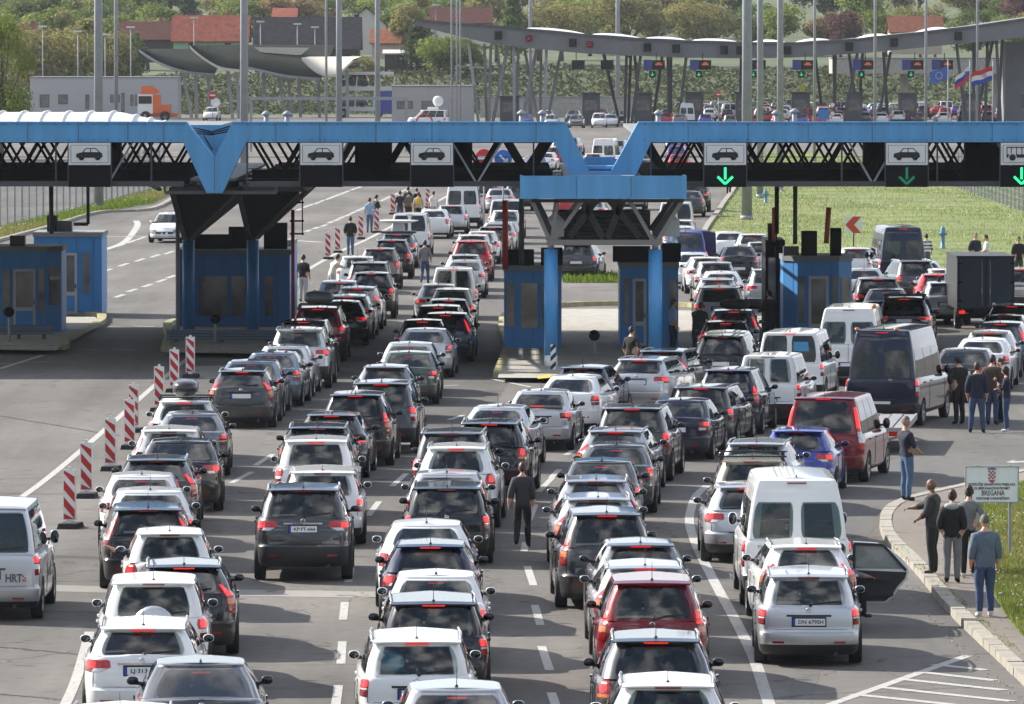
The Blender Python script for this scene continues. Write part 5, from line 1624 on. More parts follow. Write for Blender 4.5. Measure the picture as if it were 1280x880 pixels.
KPATH = [(1300, 868), (1280, 848), (1248, 818), (1216, 788), (1186, 757), (1152, 716), (1130, 694), (1117, 681), (1109, 668), (1107, 656), (1110, 646), (1119, 637), (1134, 630), (1152, 625), (1182, 618), (1212, 611), (1300, 590)]
GPATH = [(1300, 806), (1280, 795), (1258, 772), (1240, 740), (1228, 712), (1216, 690), (1200, 662), (1197, 648), (1204, 634), (1222, 622), (1300, 600)]
def in_poly(x, y, poly):
    r = False; j = len(poly) - 1
    for i in range(len(poly)):
        xi, yi = poly[i]; xj, yj = poly[j]
        if (yi > y) != (yj > y) and x < (xj - xi) * (y - yi) / (yj - yi) + xi: r = not r
        j = i
    return r
ISL = [(622, 474), (640, 476), (900, 478), (980, 470), (990, 400), (650, 400), (628, 440)]
def GROUNDZ(x, y):
    if in_poly(x, y, KPATH + [(1500, 590), (1500, 868)]): return .125
    if in_poly(x, y, ISL): return 0.
    return 0.

def kerb(name, px, m, w=.24, h=.13, seg=1.0, z0=0.):
    pts = smooth_path([gp(x, y) for x, y in px], 6)
    # resample into stones
    mb = MB(); acc = [pts[0]]; run = 0
    out = [pts[0]]
    for a, b in zip(pts[:-1], pts[1:]):
        L = (b - a).length; t = 0
        while run + (L - t) >= seg:
            t += seg - run; out.append(a.lerp(b, t / L)); run = 0
        run += L - t
    out.append(pts[-1])
    for a, b in zip(out[:-1], out[1:]):
        d = b - a
        if d.length < .1: continue
        u = d.normalized(); c = (a + b) / 2
        jz = rnd.uniform(-.006, .006)
        mb.box((c.x, c.y, h / 2 + jz + z0), (w + rnd.uniform(-.01, .01), d.length - .012, h), rz=math.atan2(-u.x, u.y), taper=.96)
    return struct(mb.build(name, [m]))

def blades(name, polys_px, count, h, w, mats, z=0., label='', cat='grass', flowers=0, dens=None, fm=None):
    mb = MB()
    xs = [p[0] for p in polys_px]; 
    P = [gp(x, y, z) for x, y in polys_px]
    px2 = [(p.x, p.y) for p in P]
    x0, x1 = min(p[0] for p in px2), max(p[0] for p in px2); y0, y1 = min(p[1] for p in px2), max(p[1] for p in px2)
    n = 0; tries = 0
    while n < count and tries < count * 8:
        tries += 1
        x, y = rnd.uniform(x0, x1), rnd.uniform(y0, y1)
        if not in_poly(x, y, px2): continue
        if dens and rnd.random() > dens(x, y): continue
        n += 1
        a = rnd.uniform(0, PI); hh = h * rnd.uniform(.45, 1.35); ww = w * rnd.uniform(.6, 1.3)
        dx, dy = math.cos(a) * ww, math.sin(a) * ww
        lx, ly = rnd.uniform(-.5, .5) * hh, rnd.uniform(-.5, .5) * hh
        mb.add([(x - dx, y - dy, z), (x + dx, y + dy, z), (x + lx * .4 + dx * .6, y + ly * .4 + dy * .6, z + hh * .6), (x + lx, y + ly, z + hh)], [(0, 1, 2), (0, 2, 3)], (2 if math.sin(x * .21 + 1.7 * math.sin(y * .043)) + .6 * math.sin(x * .9 - y * .11) + rnd.uniform(-.7, .7) > .85 else rnd.choice((0, 0, 1))))
    o = mb.build(name, mats, fix=False); tag(o, label, cat, kind='stuff')
    if flowers:
        fb = MB(); n = 0; tries = 0
        while n < flowers and tries < flowers * 10:
            tries += 1
            x, y = rnd.uniform(x0, x1), rnd.uniform(y0, y1)
            if not in_poly(x, y, px2): continue
            if dens and rnd.random() > dens(x, y) ** 2: continue
            n += 1
            fb.sphere((x, y, z + h * rnd.uniform(.9, 1.5)), fm * rnd.uniform(.7, 1.3), 6, 4)
        tag(fb.build('dandelions', [mat('seedhead_white', (.62, .62, .58), .9)]), 'white dandelion heads dotted through the grass, ' + label[-30:].split(' ', 1)[1], 'flowers', kind='stuff')

def foliage(name, col, trans=.35, var=.35, scale=1.3):
    m = bpy.data.materials.new(name); n, N, Lk = nt(m); b = N['Principled BSDF']
    b.inputs['Roughness'].default_value = .75; b.inputs['Specular IOR Level'].default_value = .08
    tc = N.new('ShaderNodeTexCoord'); t = N.new('ShaderNodeTexNoise'); t.inputs['Scale'].default_value = scale; t.inputs['Detail'].default_value = 4
    Lk.new(tc.outputs['Object'], t.inputs['Vector'])
    r = N.new('ShaderNodeMapRange'); r.inputs['From Min'].default_value = .3; r.inputs['From Max'].default_value = .7
    r.inputs['To Min'].default_value = 1 - var; r.inputs['To Max'].default_value = 1 + var
    Lk.new(t.outputs['Fac'], r.inputs['Value'])
    vs = N.new('ShaderNodeVectorMath'); vs.operation = 'SCALE'; vs.inputs[0].default_value = col
    Lk.new(r.outputs[0], vs.inputs['Scale']); Lk.new(vs.outputs[0], b.inputs['Base Color'])
    tl = N.new('ShaderNodeBsdfTranslucent'); Lk.new(vs.outputs[0], tl.inputs['Color'])
    mx = N.new('ShaderNodeMixShader'); mx.inputs[0].default_value = trans
    out = [x for x in N if x.type == 'OUTPUT_MATERIAL'][0]
    Lk.new(b.outputs[0], mx.inputs[1]); Lk.new(tl.outputs[0], mx.inputs[2]); Lk.new(mx.outputs[0], out.inputs['Surface'])
    return m
GR = [foliage('grass_bright', (.155, .22, .030), .45, .3), foliage('grass_mid', (.10, .16, .026), .45, .3), foliage('grass_dry', (.25, .23, .085), .4, .3)]
GFLOOR = mat('grass_floor', (.135, .165, .038), .95, var=.4, vscale=.22, bump=.6, bscale=9)
GFLOORN = mat('grass_floor_near', (.11, .16, .032), .95, var=.35, vscale=2.5, bump=.6, bscale=30)

def build_verges():
    # near pavement, kerb and grass
    z = .125
    mb = MB()
    path = smooth_path([gp(x, y) for x, y in KPATH], 4)
    far = [Vector((30, path[-1].y, 0)), Vector((30, path[0].y - 4, 0))]
    vs = [(p.x, p.y, z) for p in path + far]
    mb.add(vs, [tuple(range(len(vs)))])
    struct(mb.build('pavement', [PAVE]))
    kerb('kerb', KPATH, KERB, .26, .14)
    g = [gp(x, y, z) for x, y in GPATH]
    g = smooth_path(g, 3) + [Vector((30, g[-1].y, 0)), Vector((30, g[0].y, 0))]
    mb = MB(); mb.add([(p.x, p.y, z + .012) for p in g], [tuple(range(len(g)))]); struct(mb.build('lawn', [GFLOORN]))
    inner = [(1302, 808), (1281, 797), (1260, 773), (1242, 741), (1229, 712), (1217, 690), (1201, 662), (1198, 648), (1205, 634), (1223, 622), (1302, 600)]
    blades('grass', inner, 34000, .13, .010, GR, z, 'long bright green grass on the verge behind the pavement', flowers=150, fm=.013)
    mb = MB()
    for i in range(700):                                             # weeds growing in the pavement edge
        t = rnd.random(); x = interp([(0, 1112), (.5, 1190), (1, 1285)], t) + rnd.uniform(0, 16); y = interp([(0, 690), (.5, 760), (1, 845)], t)
        if rnd.random() > .35 + .65 * (math.sin(t * 40) > .55): continue
        p = gp(x, y); h = rnd.uniform(.02, .07); a = rnd.uniform(0, PI)
        mb.add([(p.x - .01 * math.cos(a), p.y - .01, z), (p.x + .01 * math.cos(a), p.y + .01, z), (p.x + rnd.uniform(-.04, .04), p.y + rnd.uniform(-.04, .04), z + h)], [(0, 1, 2)], rnd.choice((0, 1, 2)))
    tag(mb.build('weeds', GR, fix=False), 'small weeds sprouting along the kerb stones', 'weeds', kind='stuff')
    # far field
    fld = [(918, 236), (900, 262), (880, 303), (955, 322), (1060, 337), (1170, 350), (1330, 356), (1330, 222), (1230, 212), (1120, 200), (1010, 190), (960, 190), (935, 205)]
    sheet('field', fld, .02, GFLOOR)
    kerb('far_kerb', [(935, 205), (918, 236), (900, 262), (880, 303), (955, 322)], KERB, .3, .14, 1.2)
    def dn(x, y): return .35 + .65 * (math.sin(x * .35 + y * .05) * math.sin(y * .06 + 1.) > -.15)
    blades('grass', fld, 46000, .13, .011, GR, .02, 'rough meadow grass on the far field', flowers=900, dens=dn, fm=.034)
    lf = [(-60, 318), (0, 300), (60, 284), (120, 266), (190, 254), (212, 243), (250, 228), (232, 222), (190, 240), (120, 258), (0, 288), (-60, 300)]
    sheet('verge', lf, .02, GFLOOR)
    kerb('far_kerb', [(-60, 318), (0, 301), (60, 285), (120, 267), (190, 262), (230, 240), (262, 224)], KERB, .35, .14, 1.5)
    blades('grass', lf, 22000, .30, .014, GR, .02, 'long grass on the bank along the wire fence', fm=.035, flowers=60)
    isl = [(704, 345), (704, 353), (772, 353), (772, 345)]
    sheet('verge', isl, .02, GFLOOR); blades('grass', isl, 1500, .25, .03, GR, .02, 'strip of grass beyond the passage between the booths')
    sheet('concrete_apron', [(690, 386), (790, 386), (796, 406), (684, 406)], .004, CONC)

# ------------------------------------------------------------------ land beyond, trees, houses
def hz(x, y):
    """height of the land beyond the border station"""
    if y < 905: return 0.
    base = interp([(905, 0), (930, .3), (985, 5.6), (1010, 6.), (1150, 7.5), (1350, 12), (1700, 26), (2300, 62), (3200, 120), (5200, 190)], y)
    base *= interp([(-140, .55), (-40, .8), (0, 1), (400, 1)], x * 1000 / y)
    return base + (1.2 * math.sin(x * .02 + y * .004) + .9 * math.sin(x * .05 - y * .011)) * min(1, (y - 905) / 300)
def build_land():
    mb = MB()
    ys = [903, 915, 930, 945, 960, 972, 985, 1000, 1030, 1080, 1150, 1250, 1350, 1500, 1700, 2000, 2300, 2700, 3200, 4000, 5200]
    nx = 60
    for y in ys:
        for i in range(nx + 1):
            x = (-1 + 2 * i / nx) * (y * .14 + 60)
            mb.v.append((x, y, hz(x, y)))
    for k in range(len(ys) - 1):
        for i in range(nx):
            a = k * (nx + 1) + i
            mb.f.append((a, a + 1, a + nx + 2, a + nx + 1)); mb.m.append(0); mb.s.append(True)
    struct(mb.build('hills', [mat('hill_meadow', (.060, .080, .026), .95, var=.4, vscale=.03, bump=.8, bscale=1.2)]))
    # the embankment's bushes read as one mass
    mb = MB()
    for i in range(42000):
        y = rnd.uniform(908, 992); x = rnd.uniform(-.085 * y, .11 * y)
        z = hz(x, y); s = rnd.uniform(.2, .5)
        lump = .5 + .5 * math.sin(x * .9 + 2 * math.sin(y * .3)) * math.sin(y * .35 + x * .23)
        h = rnd.uniform(.0, .2 + 1.1 * lump) ** .8
        a = Vector((rnd.uniform(-.6, .6), rnd.uniform(-1, .2), rnd.uniform(.3, 1))).normalized(); b = Matrix.Rotation(rnd.uniform(0, 6), 3, a) @ a.orthogonal().normalized() * s; c = a.cross(b)
        p = Vector((x, y, z + h))
        mb.add([p - b, p + c, p + b * .9], [(0, 1, 2)], 0 if rnd.random() < .62 else 1)
    tag(mb.build('undergrowth', [foliage('bank_green', (.050, .066, .022), .15), foliage('bank_olive', (.075, .080, .030), .15)], fix=False), 'mass of low bushes covering the embankment behind the curved canopy', 'bushes', kind='stuff')
    struct(MB_band('upper_road', [(-40, 998), (130, 998)], 7, ASPH))
    mb = MB()
    x = -34.
    while x < 118:
        mb.box((x, 993.5, hz(x, 993.5) + .35), (.1, .1, .8)); x += 4
    for a in range(-34, 116, 4): mb.box((a + 2, 993.4, hz(a, 993.5) + .6), (4, .06, .32))
    tag(mb.build('guard_rail', [mat('galvanised', (.33, .34, .35), .5, .6)]), 'long steel guard rail along the road above the embankment', 'guard rail')

def build_surround():
    # ridge added out of view around the viewpoint, to darken reflections in car paint
    mb = MB(); pts = []
    for i in range(61):
        a = R(-205 + 230 * i / 60); rr = 300 if abs(math.sin(a)) < .5 else 235
        pts.append((math.cos(a) * rr, 120 + math.sin(a) * (rr + 20)))
    prof = [(0, -.5), (18, 7), (40, 15), (75, 24), (120, 27)]
    for x, y in pts:
        d = Vector((x, y - 120, 0)).normalized()
        for q, z in prof: mb.v.append((x + d.x * q, y + d.y * q, z * (1 + .22 * math.sin(x * .07) + .15 * math.sin(y * .11 + x * .03))))
    n = len(prof)
    for i in range(60):
        for k in range(n - 1):
            a = i * n + k; mb.f.append((a, a + 1, a + n + 1, a + n)); mb.m.append(0); mb.s.append(True)
    struct(mb.build('hills', [mat('reflection_ridge', (.040, .055, .020), .95, var=.6, vscale=.12, bump=1., bscale=.6)]))

def MB_band(name, pts, w, m):
    (x0, y0), (x1, y1) = pts
    mb = MB(); n = 40; vs = []
    for i in range(n + 1):
        x = lerp(x0, x1, i / n)
        vs += [(x, y0 - w / 2, hz(x, y0) + .25), (x, y0 + w / 2, hz(x, y0) + .25)]
    mb.add(vs, [(2 * i, 2 * i + 2, 2 * i + 3, 2 * i + 1) for i in range(n)])
    return mb.build(name, [m])

BARK = mat('bark', (.075, .058, .042), .9, var=.3, vscale=3, bump=.5, bscale=8)
LEAFM = {
 'spring green': foliage('leaf_spring', (.20, .25, .05), .4, .35, .5), 'green': foliage('leaf_green', (.12, .165, .042), .35, .35, .5), 'dark green': foliage('leaf_dark', (.055, .085, .034), .25, .35, .5),
 'olive': foliage('leaf_olive', (.235, .215, .075), .35, .35, .5), 'russet': foliage('leaf_russet', (.24, .165, .075), .3, .35, .5), 'copper': foliage('leaf_copper', (.12, .055, .05), .3, .3, .5)}
TREEP = []
def tree_proto(seed, H, W, leaves, size, cone=False):
    r = random.Random(seed)
    tb, lb = MB(), MB()
    th = H * .32
    tb.tube((0, 0, -.4), (0, 0, th), H * .030, H * .02, 8)
    blobs = []
    nb = 15
    for i in range(nb):
        if cone:
            t = (i + .5) / nb; zz = H * (.18 + .80 * t); rr = W * .5 * (1 - t) * .75 + .2
            a = i * 2.4
            c = Vector((math.cos(a) * rr * .5, math.sin(a) * rr * .5, zz)); br = W * .30 * (1 - t * .8) + .25
        else:
            a = r.uniform(0, 2 * PI); zz = H * r.uniform(.34, .90); rr = W * .5 * math.sin(PI * (zz / H - .18) / .92) * r.uniform(.25, .85)
            c = Vector((math.cos(a) * rr, math.sin(a) * rr, zz)); br = W * r.uniform(.13, .25)
        blobs.append((c, br))
        tb.tube((0, 0, th * r.uniform(.6, 1.)), c, H * .010, H * .003, 5)
    tb.tube((0, 0, th), (0, 0, H * .82), H * .02, H * .005, 6)
    for i in range(leaves):
        c, br = blobs[r.randrange(nb)]
        d = Vector((r.gauss(0, 1), r.gauss(0, 1), r.gauss(0, 1))).normalized()
        p = c + Vector((d.x, d.y, d.z * .8)) * br * r.uniform(.45, 1.12)
        s = size * r.uniform(.55, 1.3)
        nrm = (d + Vector((r.uniform(-.8, .8), r.uniform(-.8, .8), r.uniform(-.3, 1.)))).normalized()
        b = nrm.orthogonal().normalized(); q = Matrix.Rotation(r.uniform(0, 6.28), 3, nrm); b = q @ b; e = nrm.cross(b)
        lb.add([p - b * s, p - e * s * .55, p + b * s, p + e * s * .6], [(0, 1, 2, 3)])
    t = tb.mesh('trunk', [BARK]); l = lb.mesh('crown', [LEAFM['green']], fix=False)
    return t, l, H
def build_trees():
    for i in range(5): TREEP.append(tree_proto(10 + i, 10, 7.5 + .6 * i, 4600, .25))
    con = tree_proto(40, 11, 5.5, 3800, .24, True)
    big = tree_proto(77, 10, 8, 11000, .13)
    def tree(x, y, h, col, label, conif=False, W=1., grp='trees on the slope beyond the border station', z=None):
        t, l, H = con if conif else (big if y < 600 else rnd.choice(TREEP))
        zz = hz(x, y) if z is None else z
        r = thing('conifer' if conif else 'tree', label, 'tree', (x, y, zz - .2), rnd.uniform(0, 6), grp)
        k = h / H; r.scale = (k * W, k * W, k)
        put('trunk', t, r)
        o = put('crown', l, r); o.material_slots[0].link = 'OBJECT'; o.material_slots[0].material = LEAFM[col]
    def at(px, d): return (px - 640) / F_PX * d
    # px, distance, height, colour, label
    spec = [
     (2, 560, 13, 'spring green', 'bright leafy tree standing before the low grey building', False, .62, 0), (-60, 570, 14, 'green', 'green tree at the frame edge beside the bright leafy tree', False, 1.1, 0),
     (55, 930, 12, 'olive', 'olive tree behind the low building, below a red roof', False, 1.3, None), (78, 940, 13, 'olive', 'broad olive tree behind the middle of the low building', False, 1.3, None), (105, 955, 10, 'spring green', 'yellow green tree close to the tall grey mast', False, 1., None),
     (136, 960, 9, 'olive', 'olive tree between the two tall masts', False, 1., None), (156, 970, 8, 'green', 'small green tree under the brown roofed house', False, 1., None), (170, 990, 7, 'dark green', 'dark conifer before the brown roofed house', True, 1.2, None),
     (455, 960, 5, 'olive', 'round olive bush tree before the white gabled house', False, 1.2, None), (514, 1000, 12, 'olive', 'olive tree behind the tip of the curved canopy', False, .85, None), (522, 985, 8, 'dark green', 'dark conifer under the tip of the curved canopy', True, 1.5, None),
     (548, 975, 7, 'spring green', 'bright bush tree under the curved canopy tip', False, 1.3, None), (566, 978, 6, 'green', 'green bush tree by the lattice mast', False, 1.2, None), (590, 980, 5, 'spring green', 'low bright bush beside the lattice mast', False, 1.4, None),
     (641, 1060, 11, 'green', 'conical green tree behind the curved canopy', True, 1.3, None)]
    for a in range(34):
        px = -20 + a * 40 + rnd.uniform(-14, 14)
        spec.append((px, rnd.uniform(1090, 1180), rnd.uniform(8, 12), None, None, False, 1.25, None))
    for a in range(40):
        px = -30 + a * 34 + rnd.uniform(-14, 14)
        spec.append((px, rnd.uniform(1230, 1420), rnd.uniform(9, 13), None, None, False, 1.35, None))
    for a in range(44):
        px = -30 + a * 31 + rnd.uniform(-14, 14)
        spec.append((px, rnd.uniform(1500, 1800), rnd.uniform(10, 14), None, None, False, 1.5, None))
    n = 0
    for (px, d, h, col, lab, con_, W, z) in spec:
        x = at(px, d)
        if lab is None:
            if 195 < px < 480 and d < 1200: continue
            if px > 930 and px < 1010 and d > 1200: continue
            c = rnd.choices(['olive', 'spring green', 'green', 'russet', 'dark green', 'copper'], [34, 22, 16, 12, 12, 4] if px > 560 else [24, 34, 22, 6, 14, 0])[0]
            if d > 1450: c = rnd.choice(['green', 'olive', 'dark green', 'spring green'])
            cc = c == 'dark green' and rnd.random() < .7
            row = 'front trees' if d < 1200 else ('middle trees' if d < 1450 else 'top trees')
            pos = ['above the wavy canopies', 'above the barn', 'above the lattice mast', 'above the curved canopy', 'above the tall mast pair', 'above the flags'][min(5, max(0, int(px / 214)))]
            lab = '%s %s in the %s %s' % (c, 'conifer' if cc else 'broadleaf tree', row, pos)
            tree(x, d, h, c, lab, cc, W, grp=lab)
        else: tree(x, d, h, col, lab, con_, W, z=z)

def house(name, label, px0, px1, ytop, yeave, ybase, d, wall, roof, ridge='x', depth=9., windows=(), group=None):
    s = ppm(d)
    x0, x1 = (px0 - 640) / s, (px1 - 640) / s
    Z = lambda y: 10 - (y - HOR) / s
    zt, ze, zb = Z(ytop), Z(yeave), Z(ybase) - 1
    cx = (x0 + x1) / 2; w = x1 - x0
    r = thing(name, label, 'house', (cx, d + depth / 2, zb), 0, group)
    mb = MB(); hw, hd = w / 2 - .35, depth / 2 - .3; he, ht = ze - zb, zt - zb
    if ridge == 'x':
        mb.box((0, 0, he / 2), (2 * hw, 2 * hd, he))
        for s_ in (-1, 1): mb.prism([(-hd, he - .003), (hd, he - .003), (0, ht - .25)], 'x', s_ * hw - .15 * s_, s_ * hw)
    else:
        mb.box((0, 0, he / 2), (2 * hw, 2 * hd, he))
        for s_ in (-1, 1): mb.prism([(-hw, he - .003), (hw, he - .003), (0, ht - .25)], 'y', s_ * hd - .15 * s_, s_ * hd)
    mb.build('wall', [wall], r)
    mb = MB(); th = .16
    if ridge == 'x':
        for s_ in (-1, 1):
            a = math.atan2(ht - he, hd); ov = .5
            mb.prism([(0, ht), (s_ * (hd + ov), ht - (ht - he) * (hd + ov) / hd), (s_ * (hd + ov), ht - (ht - he) * (hd + ov) / hd - th), (0, ht - th)], 'x', -w / 2, w / 2)
    else:
        for s_ in (-1, 1):
            ov = .5
            mb.prism([(0, ht), (s_ * (hw + ov), ht - (ht - he) * (hw + ov) / hw), (s_ * (hw + ov), ht - (ht - he) * (hw + ov) / hw - th), (0, ht - th)], 'y', -depth / 2, depth / 2)
    ro = mb.build('roof', [roof], r)
    mb = MB(); mb.box((w * .22, .8, ht + .2), (.55, .55, 1.1)); mb.build('chimney', [mat('chimney_brick', (.22, .12, .09), .9)], ro)
    for (wx, wy, ww, wh) in windows:
        mb = MB(); xx = (wx - 640) / s - cx; zz = Z(wy) - zb
        mb.box((xx, -hd - .03, zz), (ww + .2, .06, wh + .2)); f = mb.build('window', [mat('window_frame_white', (.62, .6, .57), .6)], r)
        mb = MB(); mb.box((xx, -hd - .07, zz), (ww, .04, wh)); mb.build('pane', [mat('window_dark', (.02, .025, .03), .1)], f)
    return r
def tiles(name, col):
    m = mat(name, col, .9, var=.3, vscale=1.4, spec=.05)
    n, N, Lk = nt(m); b = N['Principled BSDF']
    tc = N.new('ShaderNodeTexCoord'); w = N.new('ShaderNodeTexWave'); w.wave_type = 'BANDS'; w.bands_direction = 'X'; w.inputs['Scale'].default_value = 3.2
    Lk.new(tc.outputs['Object'], w.inputs['Vector'])
    bp = N.new('ShaderNodeBump'); bp.inputs['Strength'].default_value = .8; bp.inputs['Distance'].default_value = .06
    Lk.new(w.outputs['Fac'], bp.inputs['Height']); Lk.new(bp.outputs[0], b.inputs['Normal'])
    return m
def build_houses():
    red, brown, grey = tiles('roof_red', (.26, .085, .06)), tiles('roof_brown', (.10, .045, .038)), tiles('roof_slate', (.045, .045, .05))
    mint, white, dark = mat('wall_mint', (.30, .44, .30), .9, var=.1), mat('wall_white', (.58, .55, .50), .9, var=.1), mat('wall_timber', (.05, .04, .035), .9, var=.3)
    beige = mat('wall_beige', (.42, .36, .28), .9, var=.1)
    house('house', 'mint green house with a bright red tiled roof', 214, 312, 19, 48, 70, 1000, mint, red, windows=((240, 57, 1, .9), (285, 57, 1, .9)))
    house('barn', 'long grey roofed barn beside the mint green house', 316, 452, 21, 57, 82, 1010, dark, grey, windows=())
    house('house', 'white gabled house with dark red roof behind the barn', 430, 486, 8, 30, 60, 1030, white, brown, 'y', windows=((446, 22, .8, 1.),))
    house('house', 'brown roofed timber house behind the twin masts', 148, 220, 27, 47, 70, 1040, dark, brown)
    house('house', 'red roofed house half hidden by olive trees', 4, 52, 32, 62, 80, 1000, beige, tiles('roof_dull_red', (.17, .05, .05)))
    house('house', 'house with a weathered red roof above the canopy tip', 536, 616, 9, 27, 50, 1080, white, brown)
    house('house', 'small house with terracotta roof behind the white gable', 462, 502, 36, 52, 66, 1000, beige, tiles('roof_terracotta', (.24, .10, .06)), 'x')
    house('house', 'russet roofed house among trees above the flags', 1110, 1180, 20, 38, 60, 1080, beige, tiles('roof_rust', (.18, .07, .045)))
    house('house', 'dark red roofed house up the hill above the masts', 92, 128, -4, 6, 20, 1350, white, brown)
    house('house', 'red roofed house high on the slope above the barn', 340, 372, 10, 20, 34, 1200, white, red)
    house('shed', 'low flat shed among bushes under the canopy tip', 478, 512, 62, 66, 88, 985, dark, mat('shed_roof', (.45, .43, .40), .8))
# ------------------------------------------------------------------ toll gantry, booths, canopies
BLUE = mat('gantry_blue', (.088, .30, .55), .5, var=.15, vscale=-2.2, rvar=.15)
BLUED = mat('booth_blue', (.046, .225, .54), .45, var=.07, vscale=-3.)
BLUEC = mat('column_blue', (.07, .31, .64), .4, var=.06, vscale=1.2, coat=.2)
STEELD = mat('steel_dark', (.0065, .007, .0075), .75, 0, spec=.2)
STEELM = mat('steel_mid', (.075, .078, .082), .55, .3)
STEELG = mat('steel_galvanised', (.29, .305, .325), .65, .08, var=.12, vscale=2.)
ROOFW = mat('roof_white', (.70, .70, .69), .5)
ROOFG = mat('roof_grey', (.20, .21, .21), .7)
WINB = mat('booth_glass', (.15, .146, .13), .06, coat=.5, var=.5, vscale=1.2)  # grey-brown base painted in for the road's reflection in the panes
WFRAME = mat('frame_grey', (.45, .46, .47), .45)
BOARDW = mat('board_white', (.66, .67, .66), .55, var=.07, vscale=2.)
BLK = mat('display_black', (.005, .0055, .007), .7, spec=.15)
INK = mat('ink_black', (.010, .010, .011), .6)
GREENL = mat('arrow_green_lit', (.0, .4, .15), .4, emit=.75, ecol=(.03, 1., .33))
GREEND = mat('arrow_green_dim', (.0, .10, .05), .4, emit=.10, ecol=(.03, .6, .25))
REDP = mat('red_paint', (.45, .035, .02), .5, var=.15, vscale=3.)
REDS = mat('sign_red', (.50, .02, .02), .5)
ORANGEP = mat('orange_paint', (.55, .10, .03), .5)
DG = 206.
S_G = F_PX / DG
def fx(x, d=DG): return (x - 640) / F_PX * d
def fz(y, d=DG): return CAM_H - (y - HOR) / F_PX * d
def FP(x, y, d=DG): return (fx(x, d), fz(y, d))

def build_gantry():
    g = thing('gantry', 'long blue gantry with V shaped folds carrying the lane signs', 'gantry', (0, DG, 0))
    def off(mb):  # parts are built in world space; parent sits at (0,DG,0)
        mb.v = [(x, y - DG, z) for x, y, z in mb.v]; return mb
    poly = [(-540, 152), (233, 152), (268, 197), (291, 152), (707, 152), (737, 214), (764, 214), (798, 152), (1370, 152), (1370, 177.5), (814, 177.5), (795, 218.5), (712, 218.5), (692, 177.5), (308, 177.5), (278, 241), (258, 241), (229, 177.5), (-540, 177.5)]
    mb = MB(); mb.prism([FP(*p) for p in poly], 'y', DG, DG + .75)
    for xs in ((-540, 233), (291, 707), (798, 1370)):
        mb.box((fx((xs[0] + xs[1]) / 2), DG - .02, fz(152.8)), (fx(xs[1]) - fx(xs[0]), .05, .05))
    for x in (35, 98, 160, 205, 345, 400, 470, 540, 615, 670, 860, 935, 1010, 1090, 1165, 1240): mb.box((fx(x), DG - .003, fz(165)), (.016, .008, .58), mi=1)
    for x in range(6, 1280, 16):
        if not (232 < x < 300 or 704 < x < 806):
            for y in (155.5, 174.5): mb.box((fx(x), DG - .004, fz(y)), (.03, .01, .03), mi=1)
    mb.box((fx(268), DG - .003, fz(215)), (.014, .008, 1.1), mi=1)
    off(mb).build('fascia', [BLUE, STEELM], g)
    mb = MB()
    x0, x1, zt, zb = fx(650), fx(857), fz(218.5), fz(247)
    mb.box(((x0 + x1) / 2, DG - 1.2, (zt + zb) / 2), (x1 - x0, .08, zt - zb)); mb.box(((x0 + x1) / 2, DG - .3, zb + .05), (x1 - x0 - .01, 1.7, .1))
    for x in (x0 + .04, x1 - .04): mb.box((x, DG - .30, (zt + zb) / 2 + .005), (.08, 1.72, zt - zb - .02))
    mb.box(((x0 + x1) / 2, DG - .3, zb + .35), (x1 - x0 - .2, 1.6, .05))
    for x in (720, 788): mb.box((fx(x), DG - 1.245, (zt + zb) / 2), (.012, .01, zt - zb - .04), mi=1)
    off(mb).build('front_trough', [BLUE, STEELM], g)
    mb = MB()
    mb.prism([FP(233, 156, DG + 2.4), FP(291, 156, DG + 2.4), FP(268, 205, DG + 2.4)], 'y', DG + 2.4, DG + 2.5)
    off(mb).build('valley_gutter', [BLUE], g); mb = MB(); mb.box((fx(751), DG + 1.6, fz(210)), (.95, 1.6, .1)); mb.box((fx(751), DG + 2.45, fz(208)), (.95, .1, .5))
    off(mb).build('valley_gutter', [BLUE], g)
    mb = MB()
    for k in range(3): mb.path([Vector((fx(240), DG + 1.2, fz(160 + 3 * k))), Vector((fx(262), DG + 1.1, fz(165 + 2 * k))), Vector((fx(287), DG + 1.2, fz(158 + 3 * k)))], .025, 6)
    mb.path([Vector((fx(250), DG + 1., fz(165))), Vector((fx(264), DG + .9, fz(188)))], .02, 6)
    off(mb).build('valley_cables', [STEELD], g)
    # roof decks
    DR = DG + 29
    for a, b in ((-540, 233), (291, 707), (798, 1370)):
        D2 = DR + (7 if a < 0 else 0); mb = MB(); mb.box(((fx(a) + fx(b)) / 2, (DG + .76 + D2) / 2, 7.07), (fx(b) - fx(a) - .02, D2 - DG - .76, .10))
        off(mb).build('roof_deck', [ROOFG], g)
    for a, b in ((233, 291), (707, 798)):
        mb = MB(); mb.box(((fx(a) + fx(b)) / 2, (DG + 2.6 + DR) / 2, 5.72), (fx(b) - fx(a), DR - DG - 2.6, .08)); off(mb).build('valley_shade_deck', [ROOFG], g)  # extra low decks added across the folds to keep sun off the cones
    # barrel skylight
    mb = MB(); xa, xb = fx(-60), fx(224); yc = DG + 7; ry, rzz = 4.2, .62; zc = 7.125
    n = 14
    def arc(x, k=1., up=0.):
        return [(x, yc + ry * k * math.cos(PI * i / n), zc + (rzz * k + up) * math.sin(PI * i / n)) for i in range(n + 1)]
    xs = [xa, xb - 2.2, xb]; ks = [1, 1, .25]
    vs = [p for x, k in zip(xs, ks) for p in arc(x, k)]
    mb.add(vs, [(r * (n + 1) + i, r * (n + 1) + i + 1, (r + 1) * (n + 1) + i + 1, (r + 1) * (n + 1) + i) for r in range(2) for i in range(n)], 0, True)
    x = xa + .3; i = 0
    while x < xb - .1:
        k = 1 if x < xb - 2.2 else lerp(1, .25, (x - xb + 2.2) / 2.2)
        mb.path([Vector(p) for p in arc(x, k, .02)], .045, 5)
        x += .70 if x < xb - 2.2 else .45
